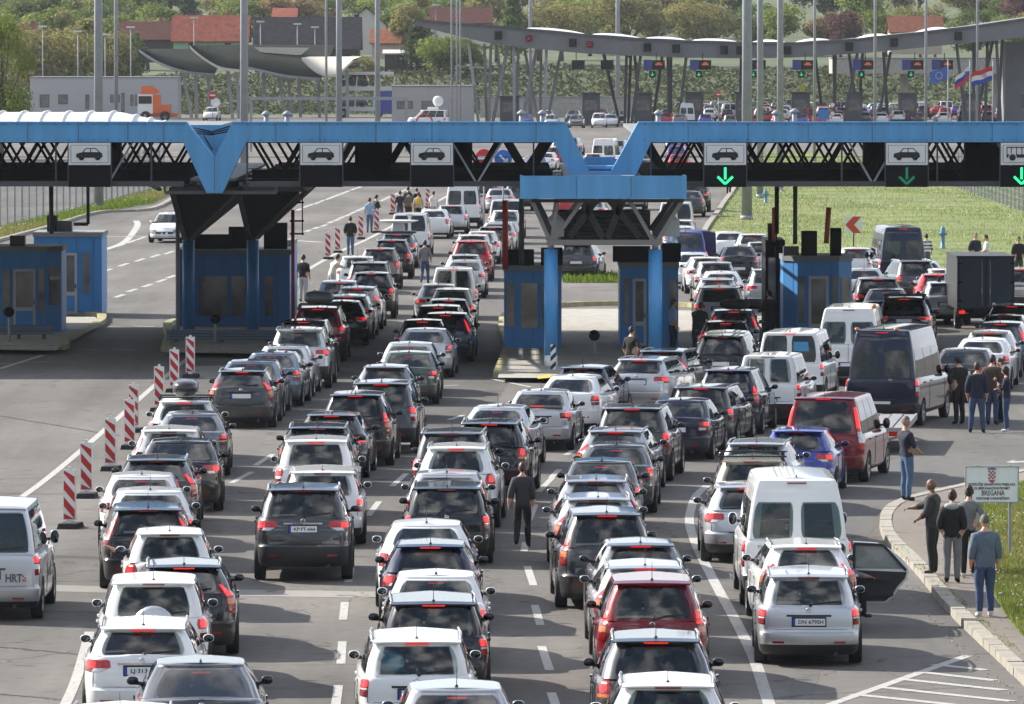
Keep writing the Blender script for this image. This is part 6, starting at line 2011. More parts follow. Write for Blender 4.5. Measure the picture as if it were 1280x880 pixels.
    off(mb).build('barrel_skylight', [ROOFW], g)
    # trusses
    zt_, zb_ = fz(178) + .05, fz(230)
    spans = [(-530, 229), (308, 692), (814, 1370)]
    for k, d in enumerate((DG + .5, DG + 4, DG + 7.5, DG + 11, DG + 14.5, DG + 18, DG + 21.5, DG + 25, DG + 28.5)):
        mb = MB(); w = .085 if k else .06
        for si, (a, b) in enumerate(spans):
            xa, xb = fx(a), fx(b)
            dz = -.0
            mb.bar((xa, d, zb_), (xb, d, zb_), .12, .16, 1 if k == 0 else 0); mb.bar((xa, d, zt_), (xb, d, zt_), .12, .14)
            if k == 1: mb.box(((xa + xb) / 2, d + .4, zb_ + .2), (xb - xa, .1, .34))
            if k >= 2: mb.box(((xa + xb) / 2, d, zb_ + .1), (xb - xa, .5, .1))
            n = max(1, round((xb - xa) / 1.58)); p = (xb - xa) / n
            for i in range(n):
                x = xa + i * p
                if k == 0:
                    if i % 3 != 1 : continue
                    mb.bar((x, d, zt_), (x + p / 2, d, zb_), w, w, 2); mb.bar((x + p / 2, d, zb_), (x + p, d, zt_), w, w, 2)
                else:
                    if k in (3, 5, 7) or (k >= 4 and (i * 7 + k * 3) % 5 == 0): continue
                    mb.bar((x, d, zt_), (x + p / 2, d, zb_), w, w); mb.bar((x + p / 2, d, zb_), (x + p, d, zt_), w, w)
            if k == 0:
                x = xa
                while x < xb: mb.bar((x, d + .1, zb_), (x, d + .1, zt_), .05, .05, 1); x += 2.9
                for zz in (.35, .62): mb.bar((xa, d + .12, lerp(zb_, zt_, zz)), (xb, d + .12, lerp(zb_, zt_, zz)), .018, .018)
            if k == 4 or (k == 1 and si == 0):                        # dark equipment boxes and ducts hung in the roof space
                for q in range(3):
                    x = lerp(xa, xb, (q * .37 + k * .11 + si * .2) % 1.)
                    ww = (1.6, .9, 1.2)[q]
                    if xa + ww < x < xb - ww: mb.box((x, d + 1., lerp(zb_, zt_, .5)), (ww, .8, zt_ - zb_ - .25))
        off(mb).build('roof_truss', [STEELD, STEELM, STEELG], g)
    mb = MB()
    for (a, b) in spans:
        xa, xb = fx(a), fx(b); x = xa + .5
        while x < xb: mb.bar((x, DG + .5, zb_ - .03), (x, DG + 28.5, zb_ - .03), .09, .09); x += 3.16
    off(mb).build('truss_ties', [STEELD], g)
    # left pair of inverted pyramids on columns
    dC = 85000 / (417 - 50) - .0
    for (xc, t0, t1) in ((235.5, 200, 292), (316, 286, 372)):
        cx = fx(xc, dC); mb = MB()
        z0 = fz(300, dC)
        za = fz(243); zb2 = z0 + .1
        top = [Vector((fx(t0), DG + 7, za)), Vector((fx(t1), DG + 7, za)), Vector((fx(t1), DG + 28, za)), Vector((fx(t0), DG + 28, za))]
        bot = [Vector((cx - .12, dC - .12, zb2)), Vector((cx + .12, dC - .12, zb2)), Vector((cx + .12, dC + .12, zb2)), Vector((cx - .12, dC + .12, zb2))]
        ins = [lerp(t, b, .05) + Vector((0, 0, .02)) for t, b in zip(top, bot)]
        mb.add(ins + bot, [(0, 1, 5, 4), (1, 2, 6, 5), (2, 3, 7, 6), (3, 0, 4, 7), (0, 1, 2, 3)])
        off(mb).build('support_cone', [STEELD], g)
        mb = MB()
        for t, b in zip(top, bot): mb.bar(t, b, .16, .16)
        for i in range(4): mb.bar(top[i], top[(i + 1) % 4], .14, .14)
        off(mb).build('support_struts', [STEELM], g)
        mb = MB(); mb.tube((cx, dC, .12), (cx, dC, z0), .205, n=20); mb.tube((cx, dC, 0), (cx, dC, .14), .23, n=20, mi=1); mb.tube((cx, dC, z0), (cx, dC, z0 + .18), .11, n=12, mi=1)
        off(mb).build('column', [BLUED, CONC], g)
    mb = MB()
    for x in (185, 247, 300, 375): mb.bar((fx(x), DG + .6, zb_), (fx(x), DG + 7, fz(243)), .1, .1)
    mb.bar((fx(205), DG + .5, fz(241)), (fx(345), DG + .5, fz(241)), .08, .1); mb.bar((fx(205), DG + .5, fz(241)), (fx(205), DG + .5, zb_), .07, .07); mb.bar((fx(345), DG + .5, fz(241)), (fx(345), DG + .5, zb_), .07, .07)
    off(mb).build('cross_frame', [STEELM], g)
    # centre pair of columns with the lattice head
    dc = DG - .3
    for xc, yb in ((688.5, 463), (819, 463)):
        cx = fx(xc); mb = MB()
        mb.tube((cx, dc, fz(443)), (cx, dc, fz(311)), .205, n=24); mb.tube((cx, dc, 0), (cx, dc, fz(443) - .004), .20, n=24, mi=1); mb.tube((cx, dc, fz(311)), (cx, dc, fz(303)), .10, n=12, mi=2)
        off(mb).build('column', [BLUEC, ROOFW, STEELG], g)
    mb = MB()
    za, zl = fz(250), fz(302)
    for dd in (dc - .4, dc + 5.):
        for a, b in (((665, za), (688, zl)), ((728, za), (690, zl)), ((787, za), (817, zl)), ((852, za), (820, zl)), ((697, za), (688.5, zl))):
            mb.bar((fx(a[0]), dd, a[1]), (fx(b[0]), dd, b[1]), .10, .12, 1)
        for a, b in (((727, za), (757, zl)), ((779, za), (757, zl)), ((668, za), (690, zl + .2)), ((850, za), (818, zl + .2)), ((762, za), (800, zl + .15)), ((745, za), (712, zl + .15))):
            mb.bar((fx(a[0]), dd + .7, a[1]), (fx(b[0]), dd + .7, b[1]), .17, .2)
        mb.bar((fx(683), dd, zl), (fx(826), dd, zl), .14, .16, 1)
        mb.bar((fx(664), dd, za), (fx(854), dd, za), .12, .10)
    for i in range(10): mb.box((fx(757), dc + 1.2 + i * .33, lerp(zl + .1, fz(270), i / 9)), (2.7, .30, .05), rx=-.5)
    mb.box((fx(757), dc + 5., fz(283)), (2.9, .08, .75))
    off(mb).build('lattice_head', [mat('lattice_dark', (.03, .029, .027), .7), mat('lattice_grey', (.20, .19, .17), .6, .2)], g)
    for x in (694, 839):
        mb = MB(); mb.box((fx(x), dc + 1.2, fz(286)), (.55, .5, .5)); mb.add([(fx(x) - .275, dc + .95, fz(286) + .25), (fx(x) + .275, dc + .95, fz(286) + .25), (fx(x) + .275, dc + 1.45, fz(286) + .25), (fx(x) - .275, dc + 1.45, fz(286) + .25), (fx(x), dc + 1.2, fz(286) + .5)], [(0, 1, 4), (1, 2, 4), (2, 3, 4), (3, 0, 4)])
        off(mb).build('loudspeaker_hood', [mat('hood_grey', (.42, .43, .42), .5)], g)

CARSIL = [(-.43, .0), (-.44, .09), (-.41, .14), (-.24, .18), (-.13, .31), (.20, .32), (.37, .17), (.41, .15), (.43, .03), (.40, .0)]
def build_lane_signs():
    items = [(112, 'car', None), (401.5, 'car', None), (540, 'car', None), (906.5, 'car', 'lit'), (1133.5, 'car', 'dim'), (1277, 'bus', 'lit')]
    where = ['beside the white barrel roof', 'between the first fold and its twin', 'above the pair of white vans', 'with bright green arrow above the grass', 'with dim green arrow', 'with bright green arrow']
    where = ['nearest the white barrel roof', 'just past the blue V fold of the gantry', 'above the queue beside the dashed lane', 'over the booth by the grass, green arrow lit', 'over the dark minibus, green arrow faint', 'over the box truck, green arrow lit']
    for i, (x, kind, arrow) in enumerate(items):
        d = DG - .35
        r = thing('lane_sign', '%s lane sign on the gantry, %s' % (kind, where[i]), 'sign', (fx(x, d), d, fz(206, d)), 0, 'lane signs along the gantry')
        w = 52 / S_G; h1 = 27.5 / S_G
        mb = MB(); mb.box((0, .1, h1 / 2), (w, .16, h1)); mb.box((0, .008, h1 / 2), (w * .90, .004, h1 * .80), mi=1); mb.box((0, .004, h1 / 2), (w * .88, .006, h1 * .77))
        mb.build('sign_board', [BOARDW, INK], r)
        mb = MB(); mb.box((0, .12, -h1 / 2 - .01), (w, .2, h1 - .02)); mb.build('display_box', [BLK], r)
        mb = MB(); k = .92; zo = h1 * .33
        if kind == 'car':
            mb.prism([(px * k, pz * k + zo) for px, pz in CARSIL], 'y', -.012, .0)
            for wx in (-.26, .27): mb.lathe([(0, -.02), (.088, -.02), (.088, -.012)], 16, (wx * k, 0, zo + .01), 'y')
            mb.build('car_symbol', [INK], r)
            mb = MB(); mb.prism([(-.19 * k, .185 * k + zo), (-.11 * k, .285 * k + zo), (.02, .29 * k + zo), (.02, .185 * k + zo)], 'y', -.016, -.0125); mb.prism([(.05, .185 * k + zo), (.05, .29 * k + zo), (.19 * k, .29 * k + zo), (.31 * k, .185 * k + zo)], 'y', -.016, -.0125)
            mb.build('symbol_window', [BOARDW], r)
        else:
            mb.prism([(-.46, zo), (-.46, zo + .10), (.5, zo + .10), (.5, zo)], 'y', -.012, 0)
            for a, b, c, d2 in ((-.46, zo + .30, .5, zo + .33),): mb.prism([(a, b), (c, b), (c, d2), (a, d2)], 'y', -.012, 0)
            for q in (-.46, -.33, -.17, -.01, .15, .31, .47): mb.prism([(q, zo + .1), (q + .025, zo + .1), (q + .025, zo + .3), (q, zo + .3)], 'y', -.012, 0)
            for wx in (-.28, .28): mb.lathe([(0, -.03), (.10, -.03), (.10, -.012)], 16, (wx, 0, zo + .01), 'y')
            mb.build('bus_symbol', [INK], r)
            mb = MB()
            for wx in (-.28, .28): mb.lathe([(.10, -.022), (.125, -.022)], 16, (wx, 0, zo + .01), 'y')
            mb.build('symbol_window', [BOARDW], r)
        if arrow:
            zc = -h1 * .5; mb = MB()
            mb.box((0, .01, zc + .08), (.075, .02, .36))
            for s_ in (-1, 1): mb.bar((s_ * .23, .01, zc - .02), (0, .01, zc - .24), .075, .02, up=(0, 1, 0))
            mb.build('green_arrow', [GREENL if arrow == 'lit' else GREEND], r)
        mb = MB()
        for s_ in (-1, 1): mb.bar((s_ * (w / 2 + .02), .1, -h1), (s_ * (w / 2 + .02), .1, h1 + .02), .035, .06)
        mb.build('sign_frame', [STEELM], r)

def build_booth(x0, x1, ytop, ybase, d, label, depth=3., doors=(), wins=(), cham=(), dark=False, roofstuff=(), name='booth', ridge=None):
    """front seen in the photo between x0 and x1; openings in the photo's pixels"""
    xa, xb = fx(x0, d), fx(x1, d); zt = fz(ytop, d)
    cx = (xa + xb) / 2; w = xb - xa
    r = thing(name, label, 'booth', (cx, d, 0), 0, 'blue booths under the gantry')
    bm_ = STEELD if dark else BLUED
    mb = MB()
    c0 = (.45 if 0 in cham else 0); c1 = (.45 if 1 in cham else 0)
    fp = [(-w / 2 + (c0 or .0), 0)] + [(w / 2 - c1, 0)] + ([(w / 2, c1 * 1.4)] if c1 else []) + [(w / 2, depth), (-w / 2, depth)] + ([(-w / 2, c0 * 1.4)] if c0 else [])
    mb.prism(fp, 'z', .14, zt - .17)
    mb.build('wall', [bm_], r)
    mb = MB(); sc = 1.03
    mb.prism([(x * sc, y * 1.02 - .05) for x, y in fp], 'z', zt - .168, zt); mb.build('roof', [ROOFG if not dark else STEELD], r)
    mb = MB(); mb.prism([(x * .99, y) for x, y in fp], 'z', .0, .138); mb.build('plinth', [CONC], r)
    for k in range(1, int(w / .62) + 1):
        pass
    mb = MB()
    q = -w / 2 + .31
    while q < w / 2 - .2: mb.box((q, -.004, (zt + .1) / 2), (.018, .012, zt - .5)); q += .62
    mb.build('panel_seams', [mat('seam_blue', (.026, .13, .34), .5)], r)
    def rect(nm, a, m, pr, par, fr=None):
        ax, ay, bx, by = a
        X0, X1 = fx(ax, d) - cx, fx(bx, d) - cx; Z1, Z0 = fz(ay, d), fz(by, d)
        mb = MB(); mb.box(((X0 + X1) / 2, -pr / 2, (Z0 + Z1) / 2), (X1 - X0, pr, Z1 - Z0)); return mb.build(nm, [m], par), (X0, X1, Z0, Z1)
    for a in wins:
        f, q = rect('window', (a[0] - 1, a[1] - 1, a[2] + 1, a[3] + 1), bm_ if not dark else STEELM, .035, r)
        rect('pane', a, WINB, .045, f)
    for a in doors:
        f, q = rect('door', a, WFRAME, .04, r)
        X0, X1, Z0, Z1 = q; t = .09
        mb = MB(); mb.box(((X0 + X1) / 2, -.03, lerp(Z0, Z1, .66)), (X1 - X0 - 2 * t, .045, (Z1 - Z0) * .64 - t)); mb.build('pane', [WINB], f)
        mb = MB(); mb.box(((X0 + X1) / 2, -.03, lerp(Z0, Z1, .16) + .02), (X1 - X0 - 2 * t, .045, (Z1 - Z0) * .26)); mb.build('door_panel', [BLUED], f)
        mb = MB(); mb.box((X1 - .05, -.06, lerp(Z0, Z1, .45)), (.03, .04, .14)); mb.build('handle', [STEELD], f)
    if 1 in cham:
        mb = MB(); a = Vector((w / 2 - c1, 0, 0)); b = Vector((w / 2, c1 * 1.4, 0)); n_ = Vector((b.y - a.y, a.x - b.x, 0)).normalized() * .02
        for t0, t1 in ((.15, .85),):
            p, q = lerp(a, b, t0) + n_, lerp(a, b, t1) + n_
            mb.add([(p.x, p.y, 1.05), (q.x, q.y, 1.05), (q.x, q.y, zt - .7), (p.x, p.y, zt - .7)], [(0, 1, 2, 3)])
        mb.build('corner_window', [WINB], r)
    if roofstuff:
        for (px, w_, h_, dd) in roofstuff:
            mb = MB(); mb.box((fx(px, d) - cx, dd, zt + h_ / 2 - .002), (w_, .6, h_)); mb.build('roof_unit', [STEELD if h_ > .4 else STEELM], r)
    return r

def kerbed_island(name, px, label_z=.15, m=KERBY):
    sheet(name, px, .15, CONC)
    p = px + [px[0]]
    kerb('island_kerb', p, m, .28, .17, 1.)

def guard(px0, px1, y, d, label):
    r = thing('guard_rail', label, 'guard rail', (fx((px0 + px1) / 2, d), d, 0))
    w = fx(px1, d) - fx(px0, d); z = fz(y, d)
    mb = MB(); prof = [(0, -.16), (-.05, -.13), (-.05, -.07), (0, -.03), (0, .03), (-.05, .07), (-.05, .13), (0, .16), (.02, .16), (.02, -.16)]
    mb.prism([(a, z + b) for a, b in prof], 'x', -w / 2, w / 2); mb.build('beam', [mat('rail_bluegrey', (.16, .20, .26), .5, .5)], r)
    n = 3
    for i in range(n):
        mb = MB(); mb.box((lerp(-w / 2 + .3, w / 2 - .3, i / (n - 1)), .09, z / 2), (.12, .12, z + .1)); mb.build('post', [STEELM], r)

def round_signal(x, y, yb, d, label):
    r = thing('signal_lamp', label, 'traffic light', (fx(x, d), d, .0), 0, 'round signals at the booths')
    z = fz(y, d)
    mb = MB(); mb.tube((0, 0, .1), (0, 0, z), .045, n=10); mb.build('post', [STEELG], r)
    mb = MB(); mb.lathe([(0, -.14), (.12, -.14), (.17, -.10), (.17, .04), (.10, .12), (0, .12)], 18, (0, -.02, z), 'y'); mb.lathe([(.12, -.141), (.15, -.25), (.155, -.14)], 18, (0, -.02, z), 'y'); mb.build('lamp_head', [BLK], r)

def build_station():
    build_gantry(); build_lane_signs()
    kerbed_island('traffic_island', [(-60, 436), (-60, 424), (40, 396), (118, 396), (128, 402), (118, 410), (82, 428), (70, 438)])
    kerbed_island('traffic_island', [(206, 440), (212, 424), (222, 404), (360, 404), (372, 420), (352, 434), (330, 442)])
    kerbed_island('traffic_island', [(622, 472), (634, 440), (652, 388), (900, 388), (962, 462), (930, 474)])
    kerbed_island('traffic_island', [(952, 436), (962, 380), (1060, 380), (1074, 430)], m=KERB)
    build_booth(-30, 75, 308, 418, 229, 'bright blue booth with a white framed door behind a guard rail', cham=(1,), doors=((16, 336, 44, 411),), wins=((3, 337, 12, 392), (48, 336, 55, 392)), roofstuff=((20, .5, .35, .8),))
    build_booth(42, 127, 290, 399, 246, 'blue booth in shade with its door behind the bright booth', doors=((80, 316, 96, 392),), wins=((62, 314, 76, 366), (103, 316, 112, 366)), depth=3.2, roofstuff=((78, .6, .4, .8), (64, .35, .6, .6)))
    build_booth(222, 362, 312, 417, 234, 'blue booth between two columns behind the curved barrier boards', wins=((248, 345, 284, 395), (289, 345, 306, 395), (331, 345, 341, 395)), depth=3.6, roofstuff=((262, 1.4, .5, 1.2), (300, .9, .75, 1.6), (343, .8, .9, 1.2)))
    build_booth(352, 368, 300, 412, 240, 'narrow dark blue cabin with two pale panes beside the red pole', wins=((355, 327, 364, 350), (355, 354, 364, 378)), depth=3., roofstuff=())
    build_booth(630, 702, 332, 441, 217.5, 'blue booth standing behind the white footed column', wins=((633, 353, 643, 408), (651, 354, 672, 410), (677, 354, 682, 408)), depth=3.4, roofstuff=((650, .9, .5, .8), (690, .7, .55, .9)))
    build_booth(775, 848, 328, 437, 218.5, 'blue booth with a door beside the man in light blue shirt', doors=((791, 348, 808, 432),), wins=((780, 348, 786, 405), (836, 348, 846, 402)), depth=3.4, roofstuff=((790, 1.2, .5, 1.), (840, .6, .6, .8)))
    build_booth(980, 1066, 320, 440, 222, 'blue booth with a grey framed door beside the white minibus', cham=(0, 1), doors=((1011, 345, 1036, 438),), wins=((998, 345, 1006, 404), (1041, 345, 1048, 404)), depth=3.2, roofstuff=((990, .5, .3, .8), (1013, .5, .8, .9), (1046, .35, .9, .7)))
    build_booth(957, 981, 300, 440, 226, 'black cabin attached beside the grey doored booth', wins=((961, 322, 969, 376),), depth=3.5, dark=True, roofstuff=((966, .3, .55, .4),))
    mb = MB()
    for x in (-5, 5): pass
    guard(-20, 66, 412, 224, 'steel guard rail in front of the bright blue booth')
    guard(208, 346, 419, 222, 'steel guard rail in front of the booth between two columns')
    round_signal(743, 419, 446, 212, 'round black signal on a post between the central booths')
    round_signal(11, 390, 430, 222, 'round black signal before the bright blue booth')
    round_signal(269, 398, 430, 221, 'round black signal before the booth between two columns')
    # poles, pipes and brackets
    def pole(x, y0, y1, d, r_, m, name, label, cat='pole', lean=0):
        mb = MB(); mb.tube((fx(x, d), d, fz(y1, d)), (fx(x + lean, d), d, fz(y0, d)), r_, n=10); tag(mb.build(name, [m]), label, cat)
    pole(222, 268, 425, 225, .07, STEELG, 'pole', 'slim pale pole beside the booth between two columns')
    pole(366, 262, 416, 228, .06, REDP, 'pole', 'slim red pole at the side of the narrow dark cabin')
    pole(631.5, 250, 336, 216, .09, REDP, 'pole', 'red pole above the booth with the white footed column')
    pole(967.5, 259, 302, 226, .07, ORANGEP, 'pole', 'orange red pole on the black cabin')
    pole(1033, 259, 304, 226, .09, ORANGEP, 'pole', 'orange red pole leaning above the grey doored booth', lean=3)
    pole(994, 232, 305, 216, .07, STEELM, 'hanger_pole', 'dark steel hanger pole above the grey doored booth')
    pole(971, 232, 292, 218, .07, STEELD, 'hanger_pole', 'black hanger pole above the black cabin')
    pole(64, 233, 292, 224, .075, STEELM, 'hanger_pole', 'steel hanger pole above the shaded blue booth')
    pole(652, 248, 330, 212, .08, STEELM, 'hanger_pole', 'steel hanger pole over the booth with the white footed column')
    mb = MB(); d = 235
    mb.path([Vector((fx(110, d), d, fz(233, d))), Vector((fx(110, d), d, fz(280, d))), Vector((fx(92, d), d, fz(280, d)))], .06, 8)
    tag(mb.build('bent_pipe', [STEELM]), 'bent grey pipe dropping from the gantry to the shaded booth', 'pipe')
    mb = MB(); d = 232
    for y in (253, 276, 292): mb.bar((fx(362, d), d, fz(y, d)), (fx(380, d), d, fz(y, d)), .05, .06)
    for x in (378,): mb.bar((fx(x, d), d, fz(238, d)), (fx(x, d), d, fz(294, d)), .04, .04)
    tag(mb.build('wall_ladder', [STEELD]), 'black ladder bracket hanging beside the red pole', 'ladder')
    mb = MB(); d = DG - 1.6
    mb.bar((fx(744), d + .8, .1), (fx(744), d + .8, .5), .1, .1)
    p = gp(774, 468); 
    mb = MB(); mb.box((gp(691.5, 468).x, gp(691.5, 468).y, .45), (.16, .05, .9)); tag(mb.build('marker_post', [stripe_mat('marker_stripes', (.02, .02, .02), 5)]), 'small striped marker post at the foot of the white footed column', 'marker post')
    sheet('island_paint', [(672, 470), (690, 468.5), (688, 472), (672, 473.5)], .172, mat('paint_yellow', (.55, .42, .05), .7))
    for i, (x, hgt) in enumerate(((62, 13), (109, 13), (333, 14), (359, 14), (652, 15), (678, 15), (823, 15), (970, 15), (993, 17))):
        lab = ['beside the tree end of the barrel roof', 'near the tall mast on the barrel roof', 'first past the V fold', 'second past the V fold', 'before the centre fold', 'closest to the centre fold', 'just after the centre fold', 'beside the three masts', 'taller, beside the three masts'][i]
        d = DG + (1.5 if i > 1 else 12)
        r = thing('roof_vent', 'capped grey vent pipe on the gantry roof, ' + lab, 'vent', (fx(x, d), d, 7.1), 0, 'vent pipes on the gantry roof')
        z0 = 7.1; zt = fz(152 - hgt, d) - z0
        mb = MB(); mb.tube((0, 0, 0), (0, 0, zt - .12), .075, n=12); mb.build('pipe', [STEELG], r)
        mb = MB(); mb.lathe([(0, zt), (.06, zt - .02), (.15, zt - .10), (.14, zt - .13), (0, zt - .13)], 14); mb.build('cap', [STEELG], r)

def stripe_mat(name, col, freq, ang=.785, base=(.72, .72, .70)):
    m = bpy.data.materials.new(name); n, N, Lk = nt(m); b = N['Principled BSDF']; b.inputs['Roughness'].default_value = .5
    tc = N.new('ShaderNodeTexCoord'); mp = N.new('ShaderNodeMapping'); mp.inputs['Rotation'].default_value = (0, ang, 0)
    Lk.new(tc.outputs['Object'], mp.inputs['Vector'])
    w = N.new('ShaderNodeTexWave'); w.wave_type = 'BANDS'; w.bands_direction = 'Z'; w.wave_profile = 'SIN'; w.inputs['Scale'].default_value = freq / 6.28 * 2
    Lk.new(mp.outputs[0], w.inputs['Vector'])
    r = N.new('ShaderNodeValToRGB'); r.color_ramp.interpolation = 'CONSTANT'; r.color_ramp.elements[1].position = .5
    r.color_ramp.elements[0].color = (*base, 1); r.color_ramp.elements[1].color = (*col, 1)
    Lk.new(w.outputs['Fac'], r.inputs['Fac']); Lk.new(r.outputs[0], b.inputs['Base Color'])
    return m
# ------------------------------------------------------------------ barrier boards, signs, masts, flags, trailers
def build_boards():
    red = mat('board_red', (.44, .018, .018), .5); wh = mat('board_cream', (.70, .69, .66), .5, var=.06)
    rub = mat('rubber_foot', (.016, .016, .017), .85)
    near = [(87, 660, 'closest to the camera, by the white van'), (108, 622, 'second from the camera'), (138, 588, 'third from the camera'), (162, 561, 'fourth, in front of a close pair'), (167, 540, 'fifth, half behind the fourth'), (199, 514, 'sixth, level with the black roof box'), (218, 490, 'seventh, before the guard rail'), (238, 472, 'last of the near row, by the concrete apron')]
    farb = [(410, 324, 'near the man in black t-shirt'), (422, 316, 'just behind the first far one'), (451, 299, 'behind the man in dark jacket'), (471, 291, 'beside the man in light blue shirt'), (491, 268, 'before the standing group'), (534.5, 260, 'beyond the standing group')]
    for k, lst in enumerate((near, farb)):
        for i, (x, y, lab) in enumerate(lst):
            p = gp(x, y)
            r = thing('barrier_board', 'red and white striped barrier board ' + lab, 'barrier board', p, rnd.uniform(-.12, .12) - .05, 'striped barrier boards')
            W_, H_, z0 = .27, 1.05, .16
            mb = MB(); mb.box((0, 0, z0 + H_ / 2), (W_, .05, H_)); mb.build('panel', [wh], r)
            mb = MB()
            n = 3
            for q in range(-1, 4):
                zc = z0 + .03 + q * .34
                pts = [(-W_ / 2 + .022, zc + .26), (W_ / 2 - .022, zc), (W_ / 2 - .022, zc + .19), (-W_ / 2 + .022, zc + .45)]
                cl = [(a, min(max(b, z0 + .025), z0 + H_ - .025)) for a, b in pts]
                if max(b for a, b in cl) - min(b for a, b in cl) > .03:
                    mb.prism(cl, 'y', -.031, -.0255); mb.prism(cl, 'y', .0255, .031)
            mb.build('red_stripes', [red], r)
            mb = MB(); mb.box((0, 0, z0 + H_ + .03), (.06, .05, .06)); mb.box((0, 0, z0 / 2 + .04), (.12, .04, z0 - .02)); mb.build('peg', [wh], r)
            mb = MB(); mb.box((.02, .0, .055), (.42, .78, .11), taper=.88); mb.build('foot', [rub], r)

def build_bregana():
    d_ = gp(1240, 705).y
    s = ppm(d_); cx = fx(1241, d_); z0, z1 = fz(628, d_), fz(584, d_)
    r = thing('border_sign', 'grey board reading BREGANA with a crest, on two posts in the grass', 'sign', (cx, d_, .125), 0)
    w = 65 / s; h = z1 - z0; zc = (z0 + z1) / 2 - .125
    mb = MB(); mb.box((0, 0, zc), (w, .04, h)); b = mb.build('board', [mat('sign_face_grey', (.74, .76, .76), .5, var=.05)], r)
    mb = MB()
    for a in (-1, 1): mb.box((a * (w / 2 + .008), -.004, zc), (.02, .06, h + .03)); mb.box((0, -.004, zc + a * (h / 2 + .006)), (w, .06, .02))
    mb.build('rim', [STEELG], r)
    for a in (-.17, .22):
        mb = MB(); mb.box((w * a * 1.6, .05, zc / 2 + .1), (.055, .055, zc + h * .8)); mb.build('post', [STEELG], r)
    ink = mat('sign_ink', (.02, .022, .03), .6)
    for t, y, sz, ww in (('PODRUČJE GRANIČNOG PRIJELAZA', .0, .066, .90), ('ZA MEĐUNARODNI PROMET', -.112, .066, .70), ('BREGANA', -.25, .14, .44), ('KRETANJE OGRANIČENO', -.40, .066, .64)):
        text_obj('lettering', t, sz, ink, r, (0 if ww > .65 else .02, -.024, zc + y * h), width=w * ww, bold=.0012)
    mb = MB(); c0 = zc + h * .31; q = .034
    for i in range(4):
        for j in range(5):
            mb.box(((i - 1.5) * q, -.025 - .001, c0 - (j - 1) * q + .01), (q * .98, .006, q * .98), mi=(i + j) % 2)
    mb.prism([(-.07, c0 - .135 + .01), (.07, c0 - .135 + .01), (0, c0 - .19 + .01)], 'y', -.028, -.022, 0)
    for i in range(5):
        a = (i - 2) * .034; mb.prism([(a - .016, c0 + .075), (a + .016, c0 + .075), (a + .012, c0 + .12 - abs(i - 2) * .008), (a - .012, c0 + .12 - abs(i - 2) * .008)], 'y', -.028, -.022, 2)
    mb.build('crest', [mat('crest_red', (.35, .03, .03), .6), mat('crest_white', (.6, .6, .6), .6), mat('crest_blue', (.08, .12, .30), .6)], r)
    mb = MB(); mb.lathe([(0, -.03), (.04, -.03), (.04, -.02)], 16, (-w * .42, 0, zc - h * .36), 'y'); mb.build('sticker', [mat('sticker_brown', (.07, .03, .025), .6)], r)

def build_fences():
    def fence(name, label, a, b, h, n, m, mesh=True):
        r = thing(name, label, 'fence', (a + b) / 2)
        c = (a + b) / 2
        for i in range(n):
            p = lerp(a, b, i / (n - 1)) - c
            mb = MB(); mb.box((p.x, p.y, h / 2), (.09, .09, h)); mb.build('post', [m], r)
        mb = MB()
        for z in [.05 + k * (h - .15) / 7 for k in range(8)]: mb.bar(a - c + Vector((0, 0, z)), b - c + Vector((0, 0, z)), .012, .012)
        L = (b - a).length; k = int(L / .55)
        for i in range(k):
            p = lerp(a, b, i / k) - c; mb.box((p.x, p.y, h / 2), (.014, .014, h - .1))
        mb.build('wire_mesh', [m], r)
    fence('wire_fence', 'tall grey wire fence along the grass bank beside the shaded booth', gp(-40, 300), gp(205, 240), 3.0, 32, STEELG)
    fence('wire_fence', 'tall grey wire fence at the far corner of the meadow', gp(1190, 233), gp(1330, 284), 2.6, 30, STEELG)

